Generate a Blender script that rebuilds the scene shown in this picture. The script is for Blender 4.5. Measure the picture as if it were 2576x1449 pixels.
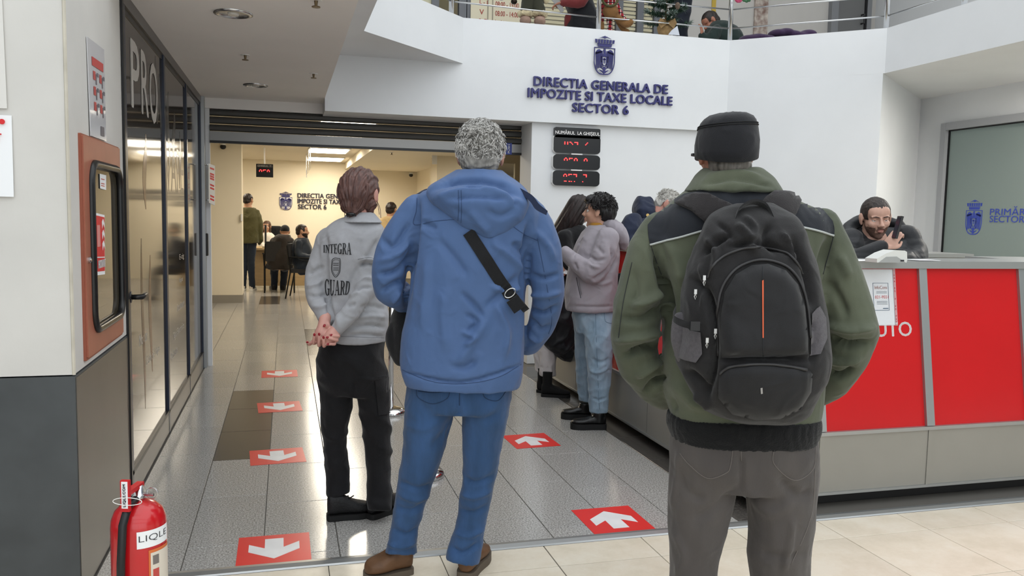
import bpy, bmesh, math, random
import numpy as np
from mathutils import Vector, Matrix
from mathutils.bvhtree import BVHTree

for o in list(bpy.data.objects): bpy.data.objects.remove(o)
scn = bpy.context.scene
COL = scn.collection

# ------------------------------------------------------------------ camera
FPX, PCX, PCY, CAMH = 2066.0, 1288.0, 724.5, 1.4
def cam_axes(pitch, yaw, roll):
    f = np.array([math.sin(yaw)*math.cos(pitch), math.cos(yaw)*math.cos(pitch), -math.sin(pitch)])
    r = np.array([math.cos(yaw), -math.sin(yaw), 0.0]); d = np.cross(f, r)
    c, s = math.cos(roll), math.sin(roll)
    return np.array([c*r+s*d, -s*r+c*d, f])
YAW = math.radians(15.44)
CM = cam_axes(math.radians(4.97), YAW, math.radians(-1.13))
EYE = np.array([0, 0, CAMH])
cd = bpy.data.cameras.new('camera'); cam = bpy.data.objects.new('camera', cd); COL.objects.link(cam)
cd.sensor_width = 36.0; cd.lens = FPX/2576.0*36.0; cd.clip_start = 0.05; cd.clip_end = 100
mw = Matrix.Identity(4)
for i in range(3):
    mw[i][0] = CM[0][i]; mw[i][1] = -CM[1][i]; mw[i][2] = -CM[2][i]; mw[i][3] = EYE[i]
cam.matrix_world = mw; scn.camera = cam

# ------------------------------------------------------------------ light and exposure
world = bpy.data.worlds.new('overcast_sky'); scn.world = world; world.use_nodes = True
bg = world.node_tree.nodes['Background']
bg.inputs[0].default_value = (0.93, 0.97, 1.0, 1); bg.inputs[1].default_value = 1.45
vs = scn.view_settings
vs.view_transform = 'Standard'; vs.look = 'None'; vs.gamma = 1.0; vs.use_curve_mapping = False
vs.exposure = 0.43
OFFICE_EMIT = 16.5; FILL_EMIT = 470.0

# ------------------------------------------------------------------ pixel helpers: a pixel is only a direction
def ray(x, y): return CM.T @ np.array([(x-PCX)/FPX, (y-PCY)/FPX, 1.0])
def on_z(x, y, z=0.0): d = ray(x, y); return EYE + d*((z-CAMH)/d[2])
def on_y(x, y, Y): d = ray(x, y); return EYE + d*(Y/d[1])
def on_x(x, y, X): d = ray(x, y); return EYE + d*(X/d[0])
HF = np.array([math.sin(YAW), math.cos(YAW), 0.0]); HR = np.array([math.cos(YAW), -math.sin(YAW), 0.0])
def on_d(x, y, D): d = ray(x, y); return EYE + d*(D/np.dot(d, HF))
def depth(p): return float(np.dot(np.asarray(p)[:2], HF[:2]))
def to_px(P):
    q = (np.asarray(P)-EYE) @ CM.T
    return np.stack([PCX+FPX*q[..., 0]/q[..., 2], PCY+FPX*q[..., 1]/q[..., 2]], -1)

# ------------------------------------------------------------------ materials
def lin(c):
    if isinstance(c, str): c = tuple(int(c[i:i+2], 16)/255 for i in (0, 2, 4))
    return tuple(v/12.92 if v <= .04045 else ((v+.055)/1.055)**2.4 for v in c)+(1,)
MATS = {}
def mat(name, col='808080', rough=.5, metal=0., noise=0., nscale=8., bump=0., bscale=40., spec=.5, coat=0.,
        alpha=1., trans=0., emit=0., col2=None, stretch=(1, 1, 1), sheen=0., ior=1.45, detail=3):
    if name in MATS: return MATS[name]
    m = bpy.data.materials.new(name); m.use_nodes = True; nt = m.node_tree; b = nt.nodes['Principled BSDF']
    b.inputs['Base Color'].default_value = lin(col); b.inputs['Roughness'].default_value = rough
    b.inputs['Metallic'].default_value = metal; b.inputs['Specular IOR Level'].default_value = spec
    b.inputs['Coat Weight'].default_value = coat; b.inputs['IOR'].default_value = ior
    b.inputs['Transmission Weight'].default_value = trans; b.inputs['Alpha'].default_value = alpha
    b.inputs['Sheen Weight'].default_value = sheen
    if emit:
        b.inputs['Emission Color'].default_value = lin(col); b.inputs['Emission Strength'].default_value = emit
    if noise or bump:
        tc = nt.nodes.new('ShaderNodeTexCoord'); mp = nt.nodes.new('ShaderNodeMapping'); mp.inputs['Scale'].default_value = stretch
        nt.links.new(tc.outputs['Object'], mp.inputs[0])
    if noise:
        n = nt.nodes.new('ShaderNodeTexNoise'); n.inputs['Scale'].default_value = nscale; n.inputs['Detail'].default_value = detail
        nt.links.new(mp.outputs[0], n.inputs['Vector'])
        r = nt.nodes.new('ShaderNodeValToRGB')
        c1 = lin(col); c2 = lin(col2) if col2 else tuple(max(0, v*(1-noise)) for v in c1[:3])+(1,)
        r.color_ramp.elements[0].color = c2; r.color_ramp.elements[1].color = c1
        r.color_ramp.elements[0].position = .3; r.color_ramp.elements[1].position = .7
        nt.links.new(n.outputs['Fac'], r.inputs[0]); nt.links.new(r.outputs[0], b.inputs['Base Color'])
    if bump:
        n = nt.nodes.new('ShaderNodeTexNoise'); n.inputs['Scale'].default_value = bscale; n.inputs['Detail'].default_value = 4
        nt.links.new(mp.outputs[0], n.inputs['Vector'])
        bp = nt.nodes.new('ShaderNodeBump'); bp.inputs['Strength'].default_value = bump; bp.inputs['Distance'].default_value = .01
        nt.links.new(n.outputs['Fac'], bp.inputs['Height']); nt.links.new(bp.outputs[0], b.inputs['Normal'])
    MATS[name] = m; return m

# ------------------------------------------------------------------ mesh building
BASE = {}
def setp(o, label=None, cat=None, group=None, kind=None):
    if label: o['label'] = label
    if cat: o['category'] = cat
    if group: o['group'] = group
    if kind: o['kind'] = kind
    return o
def thing(name, label, cat, loc=(0, 0, 0), group=None):
    o = bpy.data.objects.new(name, None); COL.objects.link(o); o.location = loc; o.empty_display_size = .1
    BASE[o.name] = np.array(loc, float); return setp(o, label, cat, group)
def add_obj(name, V, F, m, parent=None, smooth=False, origin=None, mi=None):
    V = np.asarray(V, float).reshape(-1, 3)
    if parent is not None: b = BASE[parent.name]
    elif origin is not None: b = np.array(origin, float)
    else: b = np.array([(V[:, 0].min()+V[:, 0].max())/2, (V[:, 1].min()+V[:, 1].max())/2, V[:, 2].min()])
    me = bpy.data.meshes.new(name); me.from_pydata((V-b).tolist(), [], [list(f) for f in F]); me.update()
    for mm in (m if isinstance(m, (list, tuple)) else [m]): me.materials.append(mm)
    if mi is not None: me.polygons.foreach_set('material_index', np.asarray(mi, np.int32))
    if smooth: me.polygons.foreach_set('use_smooth', [True]*len(me.polygons))
    o = bpy.data.objects.new(name, me); COL.objects.link(o)
    if parent is not None: o.parent = parent
    else: o.location = b
    BASE[o.name] = b
    return o
def frame(dirv, up=(0, 0, 1)):
    d = np.asarray(dirv, float); d = d/np.linalg.norm(d); u = np.asarray(up, float)
    if abs(np.dot(d, u)) > .98: u = np.array([0, 1., 0]) if abs(d[1]) < .9 else np.array([1., 0, 0])
    r = np.cross(d, u); r /= np.linalg.norm(r); u = np.cross(r, d); return r, u, d
class MB:
    def __init__(s): s.v = []; s.f = []; s.n = 0
    def add(s, V, F):
        V = np.asarray(V, float).reshape(-1, 3); s.v.append(V); s.f += [tuple(i+s.n for i in f) for f in F]; s.n += len(V); return s
    def hexa(s, c8): return s.add(c8, [(0, 3, 2, 1), (4, 5, 6, 7), (0, 1, 5, 4), (1, 2, 6, 5), (2, 3, 7, 6), (3, 0, 4, 7)])
    def box(s, a, b):
        x0, y0, z0 = a; x1, y1, z1 = b
        return s.hexa([(x0, y0, z0), (x1, y0, z0), (x1, y1, z0), (x0, y1, z0), (x0, y0, z1), (x1, y0, z1), (x1, y1, z1), (x0, y1, z1)])
    def bbox(s, a, b, r):
        bm = bmesh.new(); bmesh.ops.create_cube(bm, size=1)
        a = np.array(a, float); b = np.array(b, float)
        for v in bm.verts: v.co = Vector((a+b)/2 + np.array(v.co)*(b-a))
        bmesh.ops.bevel(bm, geom=bm.edges[:], offset=r, segments=2, affect='EDGES', profile=.6)
        return s.bm(bm)
    def bm(s, bm, M=None):
        bm.verts.index_update(); V = np.array([v.co[:] for v in bm.verts]); F = [[v.index for v in f.verts] for f in bm.faces]; bm.free()
        if M is not None: V = V @ np.array(M)[:3, :3].T + np.array(M)[:3, 3]
        return s.add(V, F)
    def obox(s, c, size, R=None):
        h = np.array(size)/2; P = np.array([(-1, -1, -1), (1, -1, -1), (1, 1, -1), (-1, 1, -1), (-1, -1, 1), (1, -1, 1), (1, 1, 1), (-1, 1, 1)])*h
        if R is not None: P = P @ np.asarray(R)   # rows of R are the local axes in world
        return s.hexa(P+np.array(c))
    def prism(s, poly, o, u, v, w):   # polygon in (u,v) at origin o extruded by vector w
        poly = np.array(poly, float); o = np.array(o, float); u = np.array(u, float); v = np.array(v, float); w = np.array(w, float)
        A = o+poly[:, :1]*u+poly[:, 1:2]*v; n = len(A)
        area = .5*np.sum(poly[:, 0]*np.roll(poly[:, 1], -1)-np.roll(poly[:, 0], -1)*poly[:, 1])
        flip = (np.dot(np.cross(u, v), w) > 0) == (area > 0)
        i = list(range(n)); F = []
        if flip: F = [tuple(reversed(i)), tuple(k+n for k in i)]+[(k, (k+1) % n, (k+1) % n+n, k+n) for k in i]
        else: F = [tuple(i), tuple(reversed([k+n for k in i]))]+[(k, k+n, (k+1) % n+n, (k+1) % n) for k in i]
        return s.add(np.vstack([A, A+w]), F)
    def lathe(s, prof, c=(0, 0, 0), n=24, axis=(0, 0, 1), cap=True):
        r_, u_, d_ = frame(axis); c = np.array(c, float); V = []; F = []
        for (r, z) in prof:
            for k in range(n):
                a = 2*math.pi*k/n; V.append(c+d_*z+r*(math.cos(a)*r_+math.sin(a)*u_))
        m = len(prof)
        for i in range(m-1):
            for k in range(n): F.append((i*n+k, i*n+(k+1) % n, (i+1)*n+(k+1) % n, (i+1)*n+k))
        if cap: F.append(tuple(reversed(range(n)))); F.append(tuple((m-1)*n+k for k in range(n)))
        return s.add(V, F)
    def tube(s, pts, rad, n=10, cap=True, flat=None, up=(0, 0, 1)):
        P = np.array(pts, float); m = len(P); R = np.ones(m)*rad if np.isscalar(rad) else np.array(rad, float)
        T = np.gradient(P, axis=0); V = []
        prev = None
        for i in range(m):
            r, u, d = frame(T[i], up if prev is None else prev); prev = u
            fl = 1. if flat is None else (flat if np.isscalar(flat) else flat[i])
            for k in range(n):
                a = 2*math.pi*k/n; V.append(P[i]+R[i]*(math.cos(a)*r+fl*math.sin(a)*u))
        F = [(i*n+k, i*n+(k+1) % n, (i+1)*n+(k+1) % n, (i+1)*n+k) for i in range(m-1) for k in range(n)]
        if cap: F.append(tuple(reversed(range(n)))); F.append(tuple((m-1)*n+k for k in range(n)))
        return s.add(V, F)
    def ribbon(s, pts, side, w, t, nrm):   # a flat strap along pts
        P = np.array(pts, float); side = np.array(side, float); nrm = np.array(nrm, float)
        if side.ndim == 1: side = np.repeat(side[None], len(P), 0)
        if nrm.ndim == 1: nrm = np.repeat(nrm[None], len(P), 0)
        w = np.ones(len(P))*w; V = []
        for i in range(len(P)):
            a, b = side[i]*w[i]/2, nrm[i]*t/2
            V += [P[i]-a-b, P[i]+a-b, P[i]+a+b, P[i]-a+b]
        F = [(i*4+k, i*4+(k+1) % 4, i*4+4+(k+1) % 4, i*4+4+k) for i in range(len(P)-1) for k in range(4)]
        F += [(3, 2, 1, 0), tuple((len(P)-1)*4+k for k in range(4))]
        return s.add(V, F)
    def ell(s, c, r, R=None, n=16, m=10):
        V = []; F = []
        V.append((0, 0, -1))
        for i in range(1, m):
            a = -math.pi/2+math.pi*i/m
            for k in range(n): b = 2*math.pi*k/n; V.append((math.cos(a)*math.cos(b), math.cos(a)*math.sin(b), math.sin(a)))
        V.append((0, 0, 1)); L = len(V)-1
        for k in range(n): F.append((0, 1+(k+1) % n, 1+k)); F.append((L, 1+(m-2)*n+k, 1+(m-2)*n+(k+1) % n))
        for i in range(m-2):
            for k in range(n): F.append((1+i*n+k, 1+i*n+(k+1) % n, 1+(i+1)*n+(k+1) % n, 1+(i+1)*n+k))
        V = np.array(V)*np.array(r)
        if R is not None: V = V @ np.asarray(R)
        return s.add(V+np.array(c), F)
    def arrays(s): return np.vstack(s.v), s.f
    def build(s, name, m, parent=None, smooth=False, origin=None):
        V, F = s.arrays(); return add_obj(name, V, F, m, parent, smooth, origin)
    def shade(s, o, ang=40):
        return o
def autosmooth(o, ang=35):
    o.data.polygons.foreach_set('use_smooth', [True]*len(o.data.polygons))
    bm = bmesh.new(); bm.from_mesh(o.data)
    for e in bm.edges:
        if len(e.link_faces) == 2 and e.calc_face_angle(0) > math.radians(ang): e.smooth = False
    bm.to_mesh(o.data); bm.free(); return o

def text_geo(s, size=1., bold=0., ext=0., xs=1., align='CENTER', shear=0., spacing=1.):
    bold0, bold = max(bold, 0), min(bold, 0)
    c = bpy.data.curves.new('t', 'FONT'); c.body = s; c.size = size; c.offset = bold; c.extrude = ext; c.shear = shear
    c.align_x = align; c.resolution_u = 3; c.space_character = spacing; c.fill_mode = 'FRONT' if ext == 0 else 'BOTH'
    o = bpy.data.objects.new('t', c); COL.objects.link(o); dg = bpy.context.evaluated_depsgraph_get()
    me = bpy.data.meshes.new_from_object(o.evaluated_get(dg)); V = np.array([v.co[:] for v in me.vertices]).reshape(-1, 3)
    F = [tuple(p.vertices) for p in me.polygons]
    bpy.data.objects.remove(o); bpy.data.curves.remove(c); bpy.data.meshes.remove(me)
    V[:, 0] *= xs
    if bold0 > 0: V, F = embolden(V, F, bold0*.6)
    return V, F
def embolden(V, F, b):   # overlapping copies shifted by b thicken the strokes
    n = len(V); D = [(0, 0, 0), (-b, 0, .0005), (b, 0, .0010), (0, -b*.8, .0015), (0, b*.8, .0020)]
    return np.vstack([V+np.array(d) for d in D]), [tuple(i+k*n for i in f) for k in range(len(D)) for f in F]
def split_parts(V, F):
    par = list(range(len(V)))
    def find(a):
        while par[a] != a: par[a] = par[par[a]]; a = par[a]
        return a
    for f in F:
        r = find(f[0])
        for i in f[1:]: par[find(i)] = r
    # rims of one extruded letter are separate loops at the same place: join by position
    pos = {}
    for i, v in enumerate(V):
        k = tuple(np.round(v, 5))
        if k in pos: par[find(i)] = find(pos[k])
        else: pos[k] = i
    g = {}
    for f in F: g.setdefault(find(f[0]), []).append(f)
    out = []
    for fs in g.values():
        u = sorted({i for f in fs for i in f}); m = {a: b for b, a in enumerate(u)}; out.append((V[u], [tuple(m[i] for i in f) for f in fs]))
    return out
def place(V, o, u, v, w):
    o, u, v, w = (np.array(a, float) for a in (o, u, v, w)); return o+V[:, :1]*u+V[:, 1:2]*v+V[:, 2:3]*w
def text_fit(s, o, u, v, w, width=None, height=None, bold=0., ext=0., align='LEFT', spacing=1.):
    # text in the plane (u,v) with its lower-left corner at o, made width x height
    V, F = text_geo(s, 1., bold, ext, 1., 'LEFT', 0., spacing)
    x0, x1 = V[:, 0].min(), V[:, 0].max(); y0, y1 = V[:, 1].min(), V[:, 1].max()
    sy = height/(y1-y0) if height else width/(x1-x0); sx = width/(x1-x0) if width else sy
    V[:, 0] = (V[:, 0]-x0)*sx; V[:, 1] = (V[:, 1]-y0)*sy
    V[:, 2] += ext
    if align == 'CENTER': V[:, 0] -= (x1-x0)*sx/2
    return place(V, o, u, v, w), F

def emblem_parts():   # crowned shield with an eagle, unit shield width, centred, shield bottom at y=-.75
    Q = []
    def ring(outer, inner):
        n = len(outer)
        for i in range(n):
            j = (i+1) % n; Q.append([outer[i], outer[j], inner[j], inner[i]])
    def shield(w, top, bot, n=9):
        R = [(w, top)]+[(w*math.cos(t*math.pi/2)**.62 if t < 1 else 0, -.12-( -bot-.12)*math.sin(t*math.pi/2)**1.25) for t in np.linspace(0, 1, n)]
        return R+[(-x, y) for x, y in reversed(R[:-1])]
    ring(shield(.5, .55, -.75), shield(.465, .515, -.70))
    for s in (-1, 1):
        for k in range(6):
            x0 = .43-.058*k; y1 = -.12-.075*(5-k)*.55-.02*k
            Q.append([(s*x0, .30+.018*k), (s*(x0-.045), .33+.012*k), (s*(x0-.075), y1-.17), (s*(x0-.04), y1-.12)])
        Q.append([(s*.43, .30), (s*.36, .42), (s*.26, .46), (s*.16, .40), (s*.12, .30), (s*.2, .28), (s*.43, .2)])
        Q.append([(s*.20, -.30), (s*.14, -.34), (s*.06, -.48), (s*.16, -.42)])
        Q.append([(s*.24, -.5), (s*.10, -.54), (s*.04, -.62), (s*.13, -.6)])
    Q.append([(-.07, .44), (.05, .44), (.06, .30), (.09, .14), (-.09, .14), (-.05, .30)])
    Q.append([(-.03, .52), (.05, .5), (.05, .46), (-.05, .46)])
    ring([(-.17, .13), (.17, .13), (.17, -.12), (.10, -.26), (0, -.33), (-.10, -.26), (-.17, -.12)], [(-.145, .11), (.145, .11), (.145, -.11), (.085, -.235), (0, -.295), (-.085, -.235), (-.145, -.11)])
    Q.append([(-.025, .06), (.025, .06), (.02, -.2), (-.02, -.2)]); Q.append([(-.09, .02), (.09, .02), (.05, -.03), (-.05, -.03)])
    Q.append([(-.04, -.36), (.04, -.36), (.09, -.46), (.05, -.52), (.08, -.64), (0, -.70), (-.08, -.64), (-.05, -.52), (-.09, -.46)])
    # crown
    Q.append([(-.31, .58), (.31, .58), (.34, .70), (-.34, .70)])
    Q.append([(-.34, .71), (.34, .71), (.36, .74), (-.36, .74)])
    for k in range(7):
        x = -.36+.12*k; y = .76+.02*abs(k-3)*0; d = .014*(k-3)
        Q.append([(x-.04+d, .76), (x+.04+d, .76), (x+.05+d*1.3, .90), (x-.05+d*1.3, .90)])
        for q in (-.05, -.01, .03): Q.append([(x+q+d*1.3, .90), (x+q+.022+d*1.3, .90), (x+q+.022+d*1.3, .93), (x+q+d*1.3, .93)])
    for s in (-1, 1): Q.append([(s*.30, .97), (s*.06, 1.08), (s*.02, 1.05), (s*.02, 1.0), (s*.12, 1.02)])
    Q.append([(-.02, .98), (.02, .98), (.025, 1.1), (-.025, 1.1)])
    return Q
def emblem(mb, o, u, v, w, sx, sy=None, t=.003):
    sy = sy or sx
    for q in emblem_parts(): mb.prism(np.array(q)*[sx, sy], o, u, v, np.array(w)*t)
    return mb
X_, Y_, Z_ = np.array([1., 0, 0]), np.array([0, 1., 0]), np.array([0, 0, 1.])
NY = -Y_
# ------------------------------------------------------------------ surface materials
def speckle(name, c0, c1, c2, scale, rough, spec=.5):
    m = bpy.data.materials.new(name); m.use_nodes = True; nt = m.node_tree; b = nt.nodes['Principled BSDF']
    oi = nt.nodes.new('ShaderNodeTexCoord'); g = nt.nodes.new('ShaderNodeNewGeometry')
    n = nt.nodes.new('ShaderNodeTexNoise'); n.inputs['Scale'].default_value = scale; n.inputs['Detail'].default_value = 5; n.inputs['Roughness'].default_value = .75
    nt.links.new(g.outputs['Position'], n.inputs['Vector'])
    r = nt.nodes.new('ShaderNodeValToRGB'); e = r.color_ramp.elements
    e[0].position = .38; e[0].color = lin(c0); e[1].position = .62; e[1].color = lin(c2)
    x = e.new(.5); x.color = lin(c1)
    nt.links.new(n.outputs['Fac'], r.inputs[0])
    rnd = nt.nodes.new('ShaderNodeObjectInfo'); mx = nt.nodes.new('ShaderNodeMix'); mx.data_type = 'RGBA'; mx.blend_type = 'MULTIPLY'
    mr = nt.nodes.new('ShaderNodeMapRange'); mr.inputs['To Min'].default_value = .93; mr.inputs['To Max'].default_value = 1.04
    nt.links.new(rnd.outputs['Random'], mr.inputs['Value'])
    mx.inputs[0].default_value = 1.0; nt.links.new(r.outputs[0], mx.inputs[6]); nt.links.new(mr.outputs[0], mx.inputs[7])
    nt.links.new(mx.outputs[2], b.inputs['Base Color'])
    b.inputs['Roughness'].default_value = rough; b.inputs['Specular IOR Level'].default_value = spec
    MATS[name] = m; return m
granite = speckle('granite', '6d6b68', 'a19f9b', 'c4c2be', 130, .17, .6)
dark_granite = speckle('dark_granite', '3f3c39', '4d4945', '5a5652', 60, .2, .5)
beige_tile_m = speckle('beige_porcelain', 'd0c6b2', 'd8cebb', 'ddd5c4', 3.5, .32, .5)
grout = mat('grout', '57544f', .8)
white_paint = mat('white_paint', 'dfe1e3', .75, noise=.04, nscale=2.5, bump=.05, bscale=25)
old_paint = mat('pillar_paint', 'd3d1cc', .7, noise=.10, nscale=3.0, bump=.12, bscale=14)
ceil_paint = mat('ceiling_paint', 'f3f0ec', .85, noise=.04, nscale=2)
office_paint = mat('office_paint', 'e6dcc6', .8, noise=.03, nscale=1.5)
dark_paint = mat('pillar_dark_paint', '4a4e50', .45, noise=.25, nscale=6, bump=.15, bscale=9)
steel = mat('steel', 'c9cacb', .22, 1.0)
brushed = mat('brushed_steel', 'a8a7a3', .42, .85, noise=.12, nscale=4, stretch=(1, 1, 8))
alu = mat('aluminium', 'a9abab', .38, .8)
white_plastic = mat('white_plastic', 'e6e6e4', .4)
black_plastic = mat('black_plastic', '141416', .35)
paper = mat('paper', 'eef0f2', .6)
red_print = mat('red_print', 'd2242a', .5)
dark_print = mat('dark_print', '2b2b30', .5)
navy_letter = mat('navy_letter', '2a2a68', .35)
black_glass = mat('film_glass', '37312c', .07, 0, noise=.35, nscale=1.6, spec=.35, col2='231f1c')

def st(o, label, cat): return setp(o, label, cat, kind='structure')

# ------------------------------------------------------------------ floor, tile by tile
fl_mb = MB().box((-3.2, -5.6, -.25), (8.6, 19.0, -.004))
floor = st(fl_mb.build('floor', grout, origin=(0, 0, 0)), 'grey granite and beige porcelain tiled floor', 'floor')
def tile_mesh(name, sx, sy, m, t=.004):
    g = .0019; b = .0012
    mb = MB(); V = [(g, g, -t), (sx-g, g, -t), (sx-g, sy-g, -t), (g, sy-g, -t), (g, g, -b), (sx-g, g, -b), (sx-g, sy-g, -b), (g, sy-g, -b),
         (g+b, g+b, 0), (sx-g-b, g+b, 0), (sx-g-b, sy-g-b, 0), (g+b, sy-g-b, 0)]
    F = [(0, 1, 5, 4), (1, 2, 6, 5), (2, 3, 7, 6), (3, 0, 4, 7), (4, 5, 9, 8), (5, 6, 10, 9), (6, 7, 11, 10), (7, 4, 8, 11), (8, 9, 10, 11)]
    me = bpy.data.meshes.new(name); me.from_pydata(V, [], F); me.materials.append(m); return me
tcache = {}
def tile(name, x0, y0, x1, y1, m):
    k = (round(x1-x0, 3), round(y1-y0, 3), m.name)
    if k not in tcache: tcache[k] = tile_mesh(name, k[0], k[1], m)
    o = bpy.data.objects.new(name, tcache[k]); COL.objects.link(o); o.parent = floor; o.location = (x0, y0, 0)
TX0, TPX, TPY = -.402, .306, .6265
for k in range(-3, 9):
    x0 = TX0+TPX*k; x1 = x0+TPX
    off = (3.533-.147*k-3.305) % TPY+3.305-TPY
    if k == -1: x0a = -.705
    for j in range(26):
        y0 = off+TPY*j; y1 = y0+TPY
        if y1 < 3.31 or y0 > 17.9: continue
        y0 = max(y0, 3.305); y1 = min(y1, 17.95); xa, xb = x0, x1
        if k == 8 and y0 < 7.85: continue
        if k < -1 and y1 < 7.9: continue
        if k < -1: y0 = max(y0, 7.85)
        if k == -1 and y0 < 7.8: xa = -.705
        if k == 7 and y0 < 7.3: xb = 2.04
        if y1-y0 < .03: continue
        ym = (y0+y1)/2
        dk = (k == 0 and 4.79 < ym < 6.68) or (k == 2 and 8.3 < ym < 10.15) or (k == 0 and 12.7 < ym < 14.1)
        tile('granite_tile', xa, y0, xb, y1, dark_granite if dk else granite)
for j in range(8):
    y0 = 3.305+.5*j; tile('border_tile', 2.04, y0, 2.3, min(y0+.5, 7.3), dark_granite)
for i in range(-4, 12):
    for j in range(6):
        x0 = .158+.4495*i; y1 = 3.03-.455*(j-1) if j else 3.238; y0 = 3.03-.455*j
        tile('beige_tile', x0, y0, x0+.4495, y1, beige_tile_m)
for i in range(5, 15):
    for j in range(9):
        x0 = .158+.4495*i; y0 = 3.52+.455*j
        if x0 < 2.3: continue
        tile('beige_tile', x0, y0, min(x0+.4495, 6.69), min(y0+.455, 7.4), beige_tile_m)
for i in range(-4, 15):
    for j in range(1, 5): tile('beige_tile', .158+.4495*i, .755-1.3*j, .158+.4495*i+.4495, .755-1.3*(j-1), beige_tile_m)
s = MB().prism([(0, 0), (.067, 0), (.062, .006), (.034, .010), (.005, .006)], (-.71, 3.238, 0), Y_, Z_, X_*5.6)
st(s.build('trim_1', alu), 'brushed metal threshold strip between granite and beige tiles', 'threshold')

# ------------------------------------------------------------------ corridor side
pil = MB().box((-3.2, 3.13, .82), (-.715, 4.14, 3.0))
wp = st(pil.build('wall_pillar', old_paint, origin=(-1.6, 3.6, 0)), 'white plastered pillar with scuffed dark painted base', 'pillar')
db = MB().box((-3.2, 3.126, 0), (-.711, 4.14, .815)); db.build('dark_base', dark_paint, wp)
MB().box((-.711, 3.135, 0), (-.7085, 4.11, .808)).build('base_panel', mat('base_sheet', '66625d', .32, .55, noise=.2, nscale=3, stretch=(1, 1, .3)), wp)
MB().tube([(-.715, 3.13, .82), (-.716, 3.129, 1.5), (-.715, 3.13, 3.0)], .006, 6).build('corner_bead', mat('bead_paint', 'c9c3b4', .7, noise=.2, nscale=12), wp)
MB().box((-.713, 4.112, .0), (-.703, 4.142, 2.39)).build('edge_strip', black_plastic, wp)
ce = MB().box((-2.6, 3.85, 2.39), (.33, 7.81, 2.763))
ceiling = st(ce.build('ceiling', ceil_paint, origin=(0, 3, 2.39)), 'low off-white corridor ceiling with downlights', 'ceiling')
# balcony slab with faceted white fascia
poly = [(-3.2, 3.85), (.57, 3.85), (.57, 6.37), (1.54, 7.39), (4.21, 7.39), (5.25, 6.44), (5.23, 3.6), (8.6, 3.6), (8.6, 13.5), (-3.2, 13.5)]
bal = MB().prism(poly, (0, 0, 2.763), X_, Y_, Z_*.402)
st(bal.build('wall_balcony', white_paint, origin=(2.9, 7.4, 2.763)), 'white faceted balcony fascia of the upper floor', 'balcony')
fas = MB().box((.33, 7.39, 2.28), (4.21, 7.85, 2.763))
st(fas.build('wall_fascia', white_paint), 'white fascia wall over the shutter, below the balcony', 'wall')
lw = MB().box((2.22, 7.45, 0), (4.3, 7.83, 2.28))
st(lw.build('wall_display', white_paint), 'white wall behind the counter under the number display', 'wall')
cw = MB().prism([(4.21, 7.39), (5.24, 6.45), (6.7, 7.62), (6.7, 7.83), (4.21, 7.83)], (0, 0, 0), X_, Y_, Z_*2.763)
st(cw.build('wall_corner', white_paint), 'white angled wall behind the red counter', 'wall')
rw = MB().box((6.7, 7.27, 0), (6.9, 7.83, 2.763)).box((6.7, -5.5, 2.465), (6.9, 7.27, 2.763)).box((6.7, -5.5, 0), (6.9, 7.27, .5))
st(rw.build('wall_right', white_paint), 'white side wall around the frosted glass', 'wall')
lin_ = MB().box((-.72, 7.80, 2.30), (.33, 7.88, 2.39))
st(lin_.build('wall_lintel', ceil_paint), 'off-white lintel strip above the roller shutter', 'wall')

# ------------------------------------------------------------------ office behind the shutter
ow = MB().box((-2.6, 17.95, 0), (5.6, 18.1, 2.9)); st(ow.build('wall_back', office_paint), 'cream office back wall with emblem and lettering', 'wall')
lb = MB().box((-2.6, 13.2, .12), (-.645, 13.6, 2.6)); lbo = st(lb.build('wall_stub', office_paint), 'cream wall stub at the left of the office', 'wall')
st(MB().box((-2.6, 13.188, 0), (-.645, 13.6, .12)).build('baseboard_stub', mat('grey_base', '8d877d', .5)), 'grey tile skirting on the cream wall stub', 'skirting')
st(MB().box((-2.62, 7.86, 0), (-2.5, 18.0, 2.9)).build('wall_left', office_paint), 'cream left wall of the office', 'wall')
st(MB().box((-2.6, 7.86, 0), (-.72, 7.94, 2.9)).build('wall_front', office_paint), 'office front wall beside the storefront', 'wall')
rwo = MB().box((2.76, 13.5, 0), (2.9, 18.0, 2.9)).box((2.3, 12.9, 0), (2.9, 13.5, 2.9))
st(rwo.build('wall_office', office_paint), 'cream right wall of the office', 'wall')
oc = MB().box((-2.6, 7.86, 2.47), (5.6, 18.0, 2.76)); st(oc.build('ceiling_office', mat('office_ceiling', 'd9d0bd', .85), origin=(1, 12, 2.47)), 'cream office ceiling', 'ceiling')
bm_ = MB().box((1.22, 11.0, 2.33), (5.6, 17.95, 2.469)); st(bm_.build('ceiling_drop', office_paint), 'dropped ceiling section in the office', 'ceiling')
st(MB().box((5.5, 7.86, 0), (5.6, 18.0, 2.9)).build('wall_far', office_paint), 'cream far right wall beyond the glass door', 'wall')
st(MB().box((2.85, 7.84, 0), (5.6, 7.9, 2.47)).build('wall_behind', office_paint), 'office side of the display wall', 'wall')
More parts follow.
